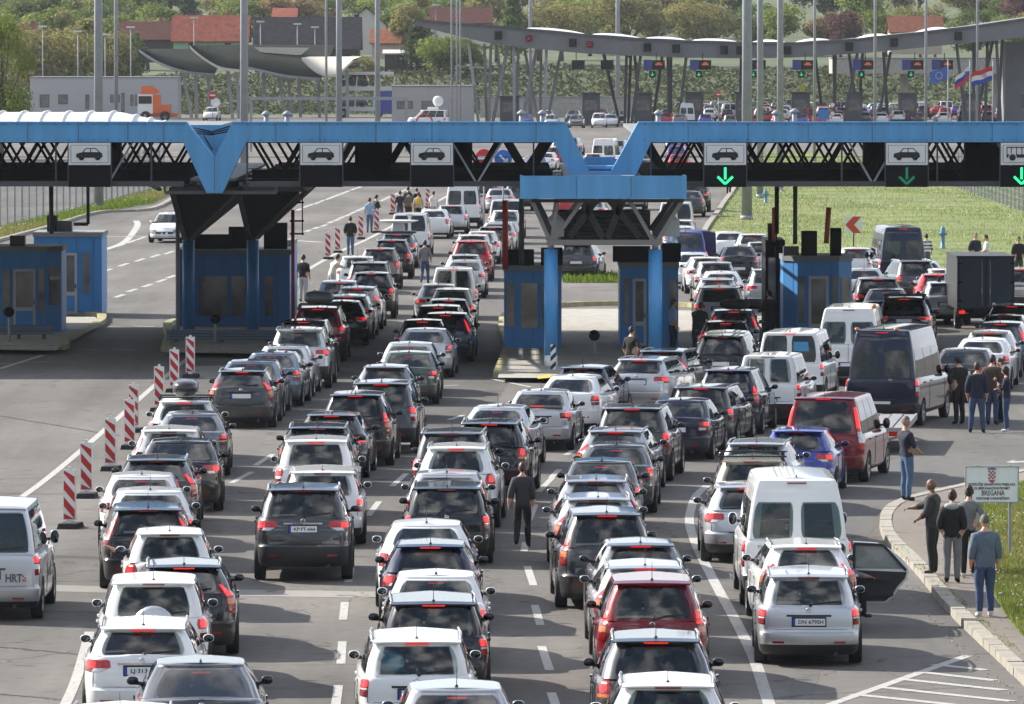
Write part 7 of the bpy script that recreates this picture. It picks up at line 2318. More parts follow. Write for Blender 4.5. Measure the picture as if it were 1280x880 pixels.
def build_poles():
    specs = [(123.5, 400, 11, 'thick grey mast rising behind the white barrel roof'), (305.5, 455, 10, 'thick grey mast past the V fold of the gantry'), (145.5, 560, 5, 'slim grey mast close to the thick one'), (408, 620, 3.2, 'thin mast before the grey barn'), (424, 600, 7.5, 'grey mast before the white gabled house'), (472, 640, 6.5, 'grey mast at the end of the pipe frame'),
             (933.5, 378, 12.5, 'thickest grey mast standing in the meadow'), (950, 430, 8, 'middle one of three close grey masts'), (975, 450, 8, 'third of three close grey masts'), (1018, 560, 3.6, 'thin mast beside the three grey masts'), (1093.5, 570, 3.8, 'thin mast near the flags, pale'), (1157, 580, 3.6, 'thin mast beside the flag with stars'), (772, 900, 5.5, 'grey mast behind the curved canopy'), (663, 880, 4.5, 'grey mast seen over the sagging roof'), (1221, 700, 3., 'thin mast behind the flags')]
    for x, d, w, lab in specs:
        r = thing('light_mast', lab, 'mast', (fx(x, d), d, 0), 0, 'tall light masts')
        R_ = w / 2 / F_PX * d; H = 26 if d < 700 else 30
        mb = MB(); mb.tube((0, 0, 0), (0, 0, H), R_ * 1.08, R_ * .8, 14); mb.tube((0, 0, 0), (0, 0, .25), R_ * 1.25, n=14); mb.build('shaft', [STEELG], r)
        mb = MB()
        for q in range(6):
            a = q * PI / 3; mb.box((math.cos(a) * 1.1, math.sin(a) * 1.1, H), (.5, .4, .25), rz=a)
        mb.lathe([(1., H - .05), (1.1, H), (1., H + .05)], 20); mb.build('lamp_ring', [STEELG], r)
    d = 640
    r = thing('lattice_mast', 'slim three legged lattice mast before the curved canopy tip', 'mast', (fx(570, d), d, 0))
    for x in (564.5, 571, 575.5):
        mb = MB(); mb.tube((fx(x, d) - fx(570, d), (x == 571) * .4, 0), (fx(x, d) - fx(570, d), (x == 571) * .4, 24), .075, n=8); mb.build('leg', [STEELG], r)
    mb = MB()
    for k in range(40):
        z = k * .6; a, b = fx(564.5, d) - fx(570, d), fx(575.5, d) - fx(570, d)
        mb.bar((a, 0, z), (b, 0, z + .6), .025, .025); mb.bar((b, 0, z), (a, 0, z + .6), .025, .025)
    mb.build('bracing', [STEELG], r)
    d = 610
    r = thing('pipe_frame', 'long horizontal grey pipe frame between the masts', 'frame', (fx(410, d), d, 0))
    mb = MB(); mb.bar((fx(312, d) - fx(410, d), 0, fz(123, d)), (fx(510, d) - fx(410, d), 0, fz(123, d)), .28, .28); mb.build('beam', [STEELG], r)
    for x in (314, 508):
        mb = MB(); mb.bar((fx(x, d) - fx(410, d), 0, 0), (fx(x, d) - fx(410, d), 0, fz(123, d)), .22, .22); mb.build('post', [STEELG], r)
    for i, (x, y, d, lab) in enumerate(((8, 18, 930, 'by the bright leafy tree'), (54, 33, 900, 'over the low building windows'), (98, 39, 900, 'over the low building corner'), (110, 24, 950, 'taller, before the twin masts'), (132, 43, 900, 'between the twin masts'), (164, 34, 900, 'before the brown roof'), (243, 22, 960, 'against the red roof'), (326, 27, 960, 'beside the grey barn'), (372, 30, 960, 'before the grey barn roof'), (394, 34, 960, 'before the barn, shorter'), (545, 6, 1000, 'over the canopy tip'))):
        z = fz(y, d)
        r = thing('street_lamp', 'distant street lamp with a flat head ' + lab, 'street lamp', (fx(x, d), d, 0), 0, 'distant street lamps')
        mb = MB(); mb.tube((0, 0, 0), (0, 0, z), .10, .06, 8); mb.build('post', [STEELG], r)
        mb = MB(); mb.box((0, -.3, z), (1.1, .9, .22)); mb.build('lamp_head', [mat('lamp_white', (.62, .62, .6), .5)], r)

def flag(x, ytop, ybase, d, label, draw):
    r = thing('flagpole', label, 'flag', (fx(x, d), d, 0), 0, 'flags on poles')
    zt = fz(ytop, d)
    mb = MB(); mb.tube((0, 0, 0), (0, 0, zt), .07, .05, 8); mb.sphere((0, 0, zt + .05), .09, 8, 6); mb.build('pole', [STEELG], r)
    # cloth blown to the side and drooping, 3 colour bands
    cols, W_, Hh, droop = draw
    mb = MB(); nx, nz = 14, 6
    for i in range(nx + 1):
        t = i / nx
        for j in range(nz + 1):
            q = j / nz
            mb.v.append((-W_ * t, .14 * math.sin(t * 7 + q) * t, zt - .5 - Hh * q - droop * t ** 1.2 + .06 * math.sin(t * 9)))
    for i in range(nx):
        for j in range(nz):
            a = i * (nz + 1) + j
            mb.f.append((a, a + 1, a + nz + 2, a + nz + 1)); mb.s.append(True)
            b = j * len(cols) // nz
            mb.m.append(b)
    o = mb.build('flag_cloth', [cloth('flag_' + c, {'red': (.5, .02, .02), 'white': (.62, .62, .62), 'blue': (.02, .05, .30), 'sky': (.05, .12, .42)}[c]) for c in cols], r)
    return r, zt

def build_flags():
    d = 600
    r, zt = flag(1184.5, 76, 150, d, 'blue flag with a ring of yellow stars on a thin pole', (['sky'], 1.6, 1.1, .55))
    mb = MB()
    for k in range(12):
        a = k * PI / 6; mb.box((-.8 + .28 * math.cos(a), -.16, zt - 1.30 + .30 * math.sin(a)), (.08, .02, .08))
    mb.build('stars', [mat('star_yellow', (.7, .5, .05), .6)], r)
    r, zt = flag(1212, 76, 150, d, 'white blue and red flag with a small crest, drooping', (['white', 'blue', 'red'], 1.3, 1.15, 1.0))
    mb = MB(); mb.box((-.35, -.12, zt - 1.05), (.2, .03, .28)); mb.build('crest', [mat('crest_blue', (.08, .12, .30), .6)], r)
    r, zt = flag(1240.5, 76, 150, d, 'red white and blue flag with a checked crest, fully spread', (['red', 'white', 'blue'], 1.85, 1.25, .55))
    mb = MB()
    for i in range(4):
        for j in range(4): mb.box((-.85 + i * .09, -.18, zt - 1.15 - j * .09), (.088, .03, .088), mi=(i + j) % 2)
    mb.build('crest', [mat('crest_red', (.35, .03, .03), .6), mat('crest_white', (.6, .6, .6), .6)], r)

def build_small():
    for x, y, h, d, lab in ((957, 254, 17, None, 'small blue hydrant in the far meadow'), (1178.5, 311, 28, None, 'pale blue hydrant standing in the grass by the truck')):
        p = gp(x, y); s = ppm(p.y); hh = h / s
        r = thing('hydrant', lab, 'hydrant', p)
        m = mat('hydrant_blue', (.10, .24, .36), .5, var=.15)
        mb = MB(); mb.lathe([(0, 0), (.17, 0), (.17, .06), (.10, .08), (.10, hh * .62), (.13, hh * .66), (.13, hh * .74), (.11, hh * .78), (.12, hh * .9), (.05, hh), (0, hh)], 16); mb.build('barrel', [m], r)
        for a in (0, PI):
            mb = MB(); mb.tube((0, 0, hh * .66), (math.cos(a) * .20, 0, hh * .66), .06, n=10); mb.build('outlet', [m], r)
    p = gp(1067, 309); s = ppm(p.y)
    r = thing('chevron_sign', 'red and white chevron board on a thin post in the meadow', 'sign', p)
    w = 21 / s; zc = 28 / s
    mb = MB(); mb.tube((0, .03, 0), (0, .03, zc + w * .4), .035, n=8); mb.build('post', [STEELM], r)
    mb = MB(); mb.box((0, 0, zc), (w, .03, w)); mb.build('board', [BOARDW], r)
    mb = MB(); q = w / 2
    mb.prism([(-q, zc), (-.05 * q, zc + q), (q * .95, zc + q), (.05 * q, zc), (q * .95, zc - q), (-.05 * q, zc - q)], 'y', -.02, -.0155); mb.build('chevron', [mat('chevron_red', (.50, .05, .02), .5)], r)
    # signs seen through the truss
    d = 330
    for x, y, kind, lab in ((605, 197, 'no', 'round red no entry sign seen through the gantry truss'), (629, 198, 'go', 'round blue arrow sign seen through the gantry truss'), (266, 119, 'no', 'round red no entry sign beside the white van with a dish'), (898, 118, 'no', 'round red no entry sign below the curved canopy')):
        dd = d if y > 150 else (838 if x < 400 else 780); rr = (11 if y > 150 else (5 if x < 400 else 3.5)) / ppm(dd)
        r = thing('round_sign', lab, 'sign', (fx(x, dd), dd, 0)); z = fz(y, dd)
        mb = MB(); mb.tube((0, .05, 0), (0, .05, z), .04, n=8); mb.build('post', [STEELG], r)
        mb = MB(); mb.lathe([(0, -.02), (rr, -.02), (rr, .02), (0, .02)], 24, (0, 0, z), 'y'); mb.build('disc', [REDS if kind == 'no' else mat('sign_blue', (.02, .12, .45), .5)], r)
        mb = MB()
        if kind == 'no': mb.box((0, -.025, z), (rr * 1.4, .01, rr * .36))
        else:
            mb.bar((-rr * .4, -.025, z + rr * .4), (rr * .35, -.025, z - rr * .35), rr * .2, .01, up=(0, 1, 0)); mb.prism([(rr * .5, z - rr * .5), (rr * .5, z + .1 * rr), (-rr * .1, z - rr * .5)], 'y', -.03, -.022)
        mb.build('symbol', [mat('symbol_white', (.7, .7, .7), .5)], r)

def build_trailers():
    # slatted flatbed behind the navy van
    c = SPECIAL['navy van']; h = c[3]; L = CARTYPE['tallvan']['P']['L']
    h = Vector((math.sin(R(6)), math.cos(R(6)), 0)); o = Vector((8.75, 167., 0))
    r = thing('flatbed_trailer', 'empty slatted flatbed trailer hitched behind the navy van', 'trailer', o, rzof(h))
    AL = mat('trailer_alloy', (.33, .33, .32), .5, .5, var=.15, vscale=2)
    mb = MB()
    for k in range(7): mb.box((-.9 + k * .30, 0, .62 + .012 * (k % 2)), (.262, 6.0, .05))
    mb.build('deck', [AL], r)
    mb = MB()
    for s in (-1, 1): mb.box((s * 1.06, 0, .60), (.05, 6.04, .14))
    mb.box((0, -3.0, .58), (2.1, .05, .14)); mb.box((0, 3.0, .58), (2.1, .05, .14)); mb.bar((-.5, 3.0, .54), (0, 5.4, .48), .09, .1); mb.bar((.5, 3.0, .54), (0, 5.4, .48), .09, .1); mb.build('frame', [AL], r)
    for s in (-1, 1):
        for y in (-1.3, -.5):
            T = CARTYPE['hatch']
            w = put('wheel', T['tyre'], r, (s * .93, y, .30)); w.scale = (.9, .92, .92); put('rim', T['rim'], w)
            if s < 0: w.rotation_euler = (0, 0, PI)
        mb = MB(); mb.box((s * .82, -3.045, .50), (.30, .04, .11)); mb.build('tail_light', [LITSOFT], r)
    mb = MB(); mb.box((0, -3.03, .45), (.52, .02, .11)); mb.build('number_plate', [PLATE], r)
    # tarpaulin trailer
    p = gp(872, 346); h = Vector((-.05, 1, 0)).normalized()
    r = thing('tarpaulin_trailer', 'small trailer under a tall navy tarpaulin towed by the blue minibus', 'trailer', p + h * 1.6, rzof(h))
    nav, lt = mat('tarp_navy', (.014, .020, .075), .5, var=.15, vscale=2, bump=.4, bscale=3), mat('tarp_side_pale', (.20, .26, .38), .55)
    mb = MB(); mb.prism([(-.80, .75), (.80, .75), (.78, 1.85), (.45, 1.93), (-.45, 1.93), (-.78, 1.85)], 'y', -1.5, 1.5); mb.build('tarpaulin', [nav], r)
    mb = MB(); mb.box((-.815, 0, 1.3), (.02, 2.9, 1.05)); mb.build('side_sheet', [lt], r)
    mb = MB(); mb.box((0, 0, .62), (1.66, 3.0, .24)); mb.bar((0, 1.5, .5), (0, 2.8, .45), .1, .1); mb.build('tub', [STEELG], r)
    for s in (-1, 1):
        w = put('wheel', CARTYPE['hatch']['tyre'], r, (s * .92, 0, .30)); put('rim', CARTYPE['hatch']['rim'], w)
        if s < 0: w.rotation_euler = (0, 0, PI)
        mb = MB(); mb.box((s * .66, -1.52, .60), (.22, .04, .10)); mb.build('tail_light', [LENS], r)

def build_boxtruck():
    p = gp(1233, 413)
    h = Vector((math.sin(R(-1.0)), math.cos(R(-1.0)), 0))
    r = thing('box_truck', 'dark grey box truck with blue grey rear doors at the edge of the grass', 'truck', p + h * 3.0, rzof(h))
    G_, D_ = mat('truck_box_grey', (.024, .026, .027), .5, .1, var=.2, vscale=1.5), mat('truck_door_bluegrey', (.026, .040, .066), .5, var=.2, vscale=2)
    mb = MB(); mb.box((0, -.4, 1.62), (1.98, 4.6, 1.80)); mb.box((0, -.4, 2.53), (2.02, 4.64, .06)); mb.build('cargo_box', [G_], r)
    for s in (-1, 1):
        mb = MB(); mb.box((s * .46, -2.72, 1.62), (.86, .05, 1.66)); d = mb.build('rear_door', [D_], r)
        mb = MB(); mb.tube((s * .14, -2.77, .85), (s * .14, -2.77, 2.4), .016, n=8); mb.box((s * .14, -2.78, 1.35), (.05, .03, .22)); mb.build('handle', [STEELG], d)
        for z in (1.0, 1.65, 2.3):
            mb = MB(); mb.box((s * .90, -2.755, z), (.14, .03, .06)); mb.build('hinge', [STEELD], d)
        mb = MB(); mb.box((s * .82, -2.72, .62), (.20, .06, .12)); mb.build('tail_light', [LIT], r)
    mb = MB(); mb.box((0, -2.6, .48), (1.9, .14, .16)); mb.box((0, -.6, .60), (.9, 4.6, .18)); mb.build('chassis', [STEELD], r)
    mb = MB(); mb.prism([(1.9, .45), (4.0, .45), (4.05, 1.05), (3.2, 1.3), (2.75, 2.05), (1.9, 2.1)], 'x', -.96, .96); mb.build('cab', [PAINT['light grey']], r)
    mb = MB(); mb.prism([(2.78, 2.0), (3.22, 1.32), (3.24, 1.33), (2.80, 2.01)], 'x', -.85, .85); mb.build('windscreen', [GLASSD], r)
    for s in (-1, 1):
        mb = MB(); mb.box((s * .972, 2.5, 1.55), (.012, .7, .45)); mb.build('side_window', [GLASSD], r)
        mb = MB(); mb.box((s * 1.15, 3.0, 1.5), (.12, .08, .3)); mb.build('wing_mirror', [BLACKTRIM], r)
        for y in (-1.4, 3.1):
            w = put('wheel', CARTYPE['hatch']['tyre'], r, (s * .86, y, .36)); w.scale = (1.1, 1.14, 1.14); put('rim', CARTYPE['hatch']['rim'], w)
            if s < 0: w.rotation_euler = (0, 0, PI)

SPECIAL = {}
def build_special():
    def one(key, ty, col, x, y, hd, lab, opt=None, det=2, gr='cars queuing for the border booths'):
        T = CARTYPE.get(ty) or make_type(ty)
        p = gp(x, y, T['roofrear'][1]); h = Vector((math.sin(R(hd)), math.cos(R(hd)), 0))
        c = p - h * T['roofrear'][0]; c.z = 0
        row = [ty, col, c, h, lab, opt or {}]
        r = place_car(ty, col, c, rzof(h), lab, gr, det, dark=(opt or {}).get('dark')); car_extras(r, row, opt or {})
        SPECIAL[key] = row; return r
    r = one('hrt', 'minibus', 'silver', -19, 638, 0., 'silver minibus lettered HRT standing beside the nearest barrier board')
    T = CARTYPE['minibus']; k = mat('logo_grey', (.10, .10, .11), .6)
    y = T['wrap'](.33, .73).y - .008
    text_obj('logo_lettering', 'HRT', .19, k, r, (.50, y, .74), width=.29, bold=.006)
    mb = MB()
    for a, b in ((.665, .78), (.70, .745), (.665, .71), (.70, .70)): mb.box((a, y - .002, b), (.028, .006, .028))
    mb.build('logo_squares', [mat('logo_red', (.5, .02, .03), .5)], r)
    r = one('navy van', 'tallvan', 'navy', 1103, 411, 13., 'navy tall van towing the flatbed trailer beside the roadside group', {'dark': 1})
    mb = MB(); T = CARTYPE['tallvan']
    for s in (-.85, .45): mb.lathe([(.07, 0), (.07, .05), (0, .08)], 10, (s * .8, T['roofrear'][0] + .1, T['roofrear'][1] + .01))
    mb.build('roof_lamps', [AMBER], r)
    one('navy bus', 'tallvan', 'navy', 1129, 285, -3., 'navy tall minibus with two grey rear windows against the meadow', {})
    one('beige', 'suv', 'gold', 1276, 336, 4., 'beige SUV partly cut by the frame beside the box truck')
    T = CARTYPE['hatch']
    h = Vector((-.11, -1, 0)).normalized(); p = gp(205, 304)
    place_car('hatch', 'white', p - h * -2.2 * -1, rzof(h), 'white hatchback driving towards the camera on the empty carriageway', None, 2)
    build_trailers(); build_boxtruck()

def build_occupants():
    o = person(Vector((0, 0, 0)), 0, 'x', h=1.74, top='navy', legs='black', stance='sit', arms=('out', 'down'), hair='brown'); c = [q for q in LANEPOS['boards'] if 'arm' in q[5]][0]
    o.location = local(c, (-.42, .25, .12)); o.rotation_euler = (0, 0, rzof(c[3])); o['label'] = 'driver holding one arm out of the white hatchback window'
    o = person(Vector((0, 0, 0)), 0, 'x', h=1.70, top='grey', legs='black', stance='sit', arms=('down', 'reach'), hair='brown', skin='tan'); c = [q for q in LANEPOS['verge'] if 'opendoor' in q[5]][0]
    o.location = local(c, (.62, -.35, .10)); o.rotation_euler = (0, 0, rzof(c[3]) - R(65)); o['label'] = 'passenger sitting sideways in the open rear doorway of the white estate car'

    protos = [person(Vector((0, 0, 0)), 0, 'x', h=1.76, top=t, legs='black', stance='sit', arms=('down', 'down'), hair=hr, female=f, hairstyle='bun' if f else 'short', skin=s) for t, hr, f, s in (('navy', 'brown', False, 'light'), ('light grey', 'black', False, 'tan'), ('cream', 'fair', True, 'light'), ('black', 'black', False, 'light'))]
    descs = [c[4] for c in ALLC]; n = 0
    for c in ALLC:
        if c[2].y > 150 or descs.count(c[4]) > 1 or 'arm' in c[5] or len(c[4].split()) > 11: continue
        P = CARTYPE[c[0]]['P']; p = local(c, (-.38, P['yb1'] - P['L'] / 2 - 1.25, P['zb'] - 1.0))
        lab = 'driver seated in the ' + c[4]
        if n < 4: o = protos[n]; o.location = p; o.rotation_euler = (0, 0, rzof(c[3])); o['label'] = lab
        else: o = copy_tree(protos[n % 4], p, rzof(c[3]), lab)
        o['group'] = 'drivers waiting in their cars'; n += 1

# ------------------------------------------------------------------ the far side of the border station
def build_far():
    # sagging concrete canopy on slanting legs
    d = 800
    r = thing('curved_canopy', 'long sagging grey canopy on slanting legs spanning the far booths', 'canopy', (0, d, 0))
    top = [(519, 24), (560, 28), (615, 32), (680, 38), (732, 43), (800, 48), (860, 51), (930, 53), (990, 53.5), (1065, 49), (1152, 40), (1220, 32), (1280, 23), (1360, 12)]
    bot = [(521, 31), (560, 42), (615, 55), (680, 62), (732, 67), (800, 70), (860, 72), (930, 73), (990, 72), (1085, 66), (1186, 56), (1240, 51), (1280, 46), (1360, 38)]
    xs = [519 + i * 841 / 48 for i in range(49)]
    mb = MB(); n = len(xs)
    T_ = [(fx(x, d), fz(interp(top, x), d)) for x in xs]; B_ = [(fx(x, d), fz(interp(bot, x), d)) for x in xs]
    vs = [(x, 0, z) for x, z in T_] + [(x, .3, z) for x, z in B_] + [(x, 24, z) for x, z in T_] + [(x, 23, z) for x, z in B_]
    f = []
    for i in range(n - 1):
        f += [(i, i + 1, n + i + 1, n + i), (2 * n + i, 2 * n + i + 1, i + 1, i), (n + i, n + i + 1, 3 * n + i + 1, 3 * n + i), (3 * n + i, 3 * n + i + 1, 2 * n + i + 1, 2 * n + i)]
    f += [(0, n, 3 * n, 2 * n), (n - 1, 2 * n - 1, 4 * n - 1, 3 * n - 1)]
    mb.add(vs, f); mb.build('roof_shell', [mat('canopy_grey', (.17, .175, .18), .7, var=.12, vscale=.3)], r, sharp=30)
    mb = MB()
    vs = [(x, -.14, z + .06) for x, z in T_] + [(x, -.14, z - .28) for x, z in T_]
    mb.add(vs + [(x, .0, z) for x, _, z in vs], [(i, i + 1, n + i + 1, n + i) for i in range(n - 1)] + [(i, 2 * n + i, 2 * n + i + 1, i + 1) for i in range(n - 1)]); mb.build('edge_trim', [STEELM], r)
    for x in (623, 716, 809, 845, 905, 925, 984, 1061, 1117, 1197):
        mb = MB(); mb.box((fx(x, d), -.16, fz((interp(top, x) + interp(bot, x)) / 2, d)), (.9, .3, 1.0)); mb.build('dark_display', [BLK], r)
    for x in (661, 737):
        mb = MB(); z = fz((interp(top, x) + interp(bot, x)) / 2, d)
        mb.box((fx(x, d), -.15, z), (.75, .28, .75)); 
        for s in (-1, 1): mb.bar((fx(x, d) - .3, -.31, z - .3 * s), (fx(x, d) + .3, -.31, z + .3 * s), .13, .03, 1)
        mb.build('red_cross_signal', [BLK, mat('cross_red_lit', (.5, .02, .02), .4, emit=.35, ecol=(1, .05, .06))], r)
    for x0, x1 in ((655, 735), (738, 803), (806, 862), (864, 925), (942, 985), (997, 1040), (1075, 1112), (1150, 1188)):
        mb = MB(); cx = fx((x0 + x1) / 2, d); w = fx(x1, d) - fx(x0, d)
        vs = []; 
        for j in range(5):
            for i in range(13):
                t = i / 12; px = lerp(x0, x1, t); q = j / 4
                vs.append((fx(px, d), .6 + q * 12, fz(interp(top, px), d) + .36 * (math.sin(PI * t) ** .6) * math.sin(PI * (q * .8 + .1))))
        mb.add(vs, [(j * 13 + i, j * 13 + i + 1, (j + 1) * 13 + i + 1, (j + 1) * 13 + i) for j in range(4) for i in range(12)], 0, True)
        mb.build('membrane_roof', [mat('membrane_white', (.66, .66, .65), .6)], r)
    legs = [((585, 52), (598, 145)), ((605, 56), (608, 148)), ((613, 57), (611, 148)), ((635, 58), (616, 150)), ((620, 57), (633, 118)), ((642, 60), (643, 120)), ((648, 60), (645, 120)), ((656, 62), (673, 150)), ((671, 62), (653, 148)), ((677, 63), (676, 140)), ((683, 63), (681, 140)), ((702, 65), (685, 140)),
            ((757, 68), (776, 148)), ((784, 70), (782, 150)), ((791, 70), (788, 150)), ((801, 70), (790, 150)), ((795, 70), (803, 148)), ((832, 71), (820, 146)), ((836, 71), (838, 145)), ((842, 71), (842, 145)), ((858, 72), (849, 140)),
            ((930, 72), (928, 148)), ((1027, 70), (1038, 130)), ((1045, 70), (1046, 145)), ((1051, 70), (1050, 145)), ((1072, 68), (1056, 142)), ((1066, 68), (1078, 130)), ((1088, 66), (1083, 146)), ((1116, 66), (1101, 140)), ((1112, 66), (1118, 140)),
            ((1196, 56), (1208, 130)), ((1224, 54), (1224, 150)), ((1232, 54), (1238, 140)), ((1238, 54), (1236, 140)), ((1251, 52), (1230, 146)), ((1246, 52), (1252, 140)), ((1260, 51), (1255, 140)), ((1266, 50), (1262, 140))]
    for k, (a, b) in enumerate(legs):
        dep = 1.5 + (k * 7 % 5) * 4.2
        mb = MB(); mb.bar((fx(a[0], d), dep, fz(a[1], d) + .1), (fx(lerp(a[0], b[0], 1.05), d), dep + .5, 0), .34, .34); mb.build('leg', [STEELG if k < 12 else STEELM], r)
    # lane displays and booths below it
    for i, (x, blue, on) in enumerate(((718, 0, 0), (754, 0, 0), (818, 1, 1), (876, 1, 1), (944, 1, 1), (1004, 1, 1), (1079, 1, 1), (1141, 1, 1), (1178, 1, 0))):
        dd = 796
        where = ['nearest the red crosses', 'second from the red crosses, unlit', 'by the dark sloping legs', 'left dark cabin row', 'behind the three masts', 'beside the thin mast', 'beside the pale thin mast', 'before the thick pier', 'above the flags'][i].replace('left dark cabin row', 'past the first pair of legs')
        q = thing('lane_display', ('blue and black lane display with green arrow, ' if on else 'dark lane display, ') + where, 'sign', (fx(x, dd), dd, 0), 0, 'lane displays under the curved canopy')
        z = fz(81, dd)
        mb = MB(); mb.box((.45, 0, z), (1.5, .25, 1.1)); mb.bar((.2, .2, z), (.2, .2, fz(66, dd)), .1, .1); mb.build('display_box', [BLK], q)
        if blue:
            mb = MB(); mb.box((-.8, 0, z), (.98, .25, 1.2)); mb.build('blue_panel', [mat('display_blue', (.015, .03, .18), .4)], q)
            mb = MB(); mb.box((.5, -.14, z + .05), (.8, .03, .2)); mb.box((.5, -.14, z + .2), (.45, .03, .2)); mb.build('lit_symbol', [mat('display_amber_lit', (.4, .08, .02), .4, emit=.12, ecol=(1, .15, .05))], q)
        if on:
            mb = MB(); mb.box((-.25, 0, z - 1.1), (.75, .25, .75)); mb.build('arrow_box', [BLK], q)
            mb = MB(); mb.box((-.25, -.14, z - 1.02), (.08, .03, .3))
            for s in (-1, 1): mb.bar((-.25 + s * .17, -.14, z - 1.10), (-.25, -.14, z - 1.28), .08, .03, up=(0, 1, 0))
            mb.build('green_arrow', [mat('far_green_lit', (0, .35, .15), .4, emit=.3, ecol=(.03, 1., .4))], q)
    bg = mat('far_booth_grey', (.085, .09, .10), .6)
    for i, (x, w, y0) in enumerate(((637, 24, 121), (739, 22, 117), (804, 22, 117), (868, 22, 116), (930, 20, 116), (1001, 22, 116), (1068, 20, 116), (1135, 22, 117), (1215, 22, 118))):
        dd = 806
        q = thing('far_booth', 'grey booth under the curved canopy, ' + ['beside the pale slanting legs', 'behind the tiny silver car', 'before the dark legs', 'under the second green arrow', 'behind the thickest mast', 'under the yellow notice', 'by the pale thin mast', 'below the white crest display', 'behind the flags'][i], 'booth', (fx(x, dd), dd, 0), 0, 'grey booths under the curved canopy')
        h = fz(y0, dd); ww = w / ppm(dd)
        mb = MB(); mb.box((0, 1.5, h / 2), (ww, 3, h)); mb.build('wall', [bg], q)
        mb = MB(); mb.box((0, 1.4, h + .06), (ww + .3, 3.6, .14)); mb.build('roof', [STEELM], q)
        mb = MB(); mb.box((0, -.02, h * .62), (ww * .7, .05, h * .34)); mb.build('window', [WINB], q)
        if i == 5:
            mb = MB(); mb.box((.1, -.05, h + .55), (.6, .06, .85)); mb.build('yellow_notice', [mat('notice_yellow', (.62, .60, .05), .5)], q)
    dd = 815
    q = thing('pier_building', 'tall grey pier block at the end of the curved canopy', 'building', (fx(1278, dd), dd, 0))
    mb = MB(); mb.box((0, 4, fz(52, dd) / 2), (4.2, 8, fz(52, dd))); mb.build('wall', [mat('pier_grey', (.22, .225, .235), .7, var=.1, vscale=.5)], q)
    mb = MB(); mb.box((.4, -.03, fz(127, dd)), (1.0, .06, 1.6)); mb.build('window', [WINB], q)
    # low buildings
    d = 860
    def block(name, label, x0, x1, yt, d, m, wins, roofm=ROOFG, dep=10):
        q = thing(name, label, 'building', (fx((x0 + x1) / 2, d), d, 0)); w = fx(x1, d) - fx(x0, d); h = fz(yt, d)
        mb = MB(); mb.box((0, dep / 2, h / 2), (w, dep, h)); mb.build('wall', [m], q)
        mb = MB(); mb.box((0, dep / 2, h + .05), (w + .2, dep + .2, .14)); mb.build('roof', [roofm], q)
        for (a, b, c, e) in wins:
            mb = MB(); xx = fx((a + c) / 2, d) - fx((x0 + x1) / 2, d); mb.box((xx, -.03, fz((b + e) / 2, d)), (fx(c, d) - fx(a, d), .06, fz(b, d) - fz(e, d))); f = mb.build('window', [STEELM], q)
            mb = MB(); mb.box((xx, -.07, fz((b + e) / 2, d)), ((fx(c, d) - fx(a, d)) * .85, .04, (fz(b, d) - fz(e, d)) * .85)); mb.build('pane', [WINB], f)
        return q
    gw = mat('low_wall_grey', (.40, .40, .405), .8, var=.06)
    block('office_building', 'low grey flat roofed office behind the white barrel roof', 38, 222, 97, d, gw, ((50, 118, 62, 134), (73, 118, 85, 130), (107, 118, 112, 136), (138, 118, 150, 128), (152, 116, 156, 140), (163, 118, 167, 132), (169, 118, 173, 132)))
    block('office_building', 'low beige flat roofed office behind the white van with a dish', 490, 592, 108, 800, mat('low_wall_beige', (.36, .345, .33), .8, var=.06), ((496, 126, 516, 136), (527, 126, 548, 136)))
    block('concrete_wall', 'pale low wall below the embankment', 600, 800, 122, 880, CONC, (), dep=1.)
    q = block('long_flyover', 'long pale concrete flyover behind the curved canopy', 1040, 1400, 73, 860, CONC, (), dep=9); q['category'] = 'bridge'
    for ch in q.children:
        if ch.name.startswith('wall'):
            for v in ch.data.vertices:
                if v.co.z < 1: v.co.z = fz(92, 860)
    mb = MB()
    for x in (1132, 1250): mb.box((fx(x, 860) - q.location.x, 4, fz(92, 860) / 2), (1.0, 2, fz(92, 860)))
    mb.build('piers', [CONC], q)
    # wavy canopies
    d = 870
    wshade, cream = mat('wave_shade', (.016, .019, .015), 1., var=.3, vscale=.4, spec=.1), mat('wave_cream', (.55, .52, .42), .7)  # near-black base puts the canopies' shade into the colour of their sheets
    def wave(label, pts, dep, y_, pale=None, cols=()):
        q = thing('wave_canopy', label, 'canopy', (0, d + y_, 0), 0, 'wave shaped canopies')
        P = smooth_path([Vector((fx(x, d), 0, fz(y, d))) for x, y in pts], 4); n = len(P); mb = MB()
        zt = max(p.z for p in P) + .1; vs = [(p.x, 0, p.z) for p in P] + [(p.x, 0, p.z - .22) for p in P] + [(p.x + (P[-1].x - P[0].x) * .12, dep, zt) for p in P] + [(p.x + (P[-1].x - P[0].x) * .12, dep, zt - .22) for p in P]
        f = []
        for i in range(n - 1): f += [(i, i + 1, n + i + 1, n + i), (2 * n + i, 2 * n + i + 1, i + 1, i), (n + i, n + i + 1, 3 * n + i + 1, 3 * n + i), (3 * n + i, 3 * n + i + 1, 2 * n + i + 1, 2 * n + i)]
        mb.add(vs, f, 0, True); mb.build('roof_sheet', [cream if 'broad' in label else wshade], q)
        mb = MB(); mb.add([(p.x, -.06, p.z + .03) for p in P] + [(p.x, -.06, p.z - .30) for p in P] + [(p.x, .5, p.z + .05) for p in P], [(i, i + 1, n + i + 1, n + i) for i in range(n - 1)] + [(2 * n + i, 2 * n + i + 1, i + 1, i) for i in range(n - 1)]); mb.build('front_edge', [cream if pale else STEELG], q)
        for (x, yt, xb) in cols:
            mb = MB(); mb.bar((fx(x, d), dep * .4, fz(yt, d)), (fx(xb, d), dep * .4, 0), .4, .4); mb.build('column', [STEELG], q)
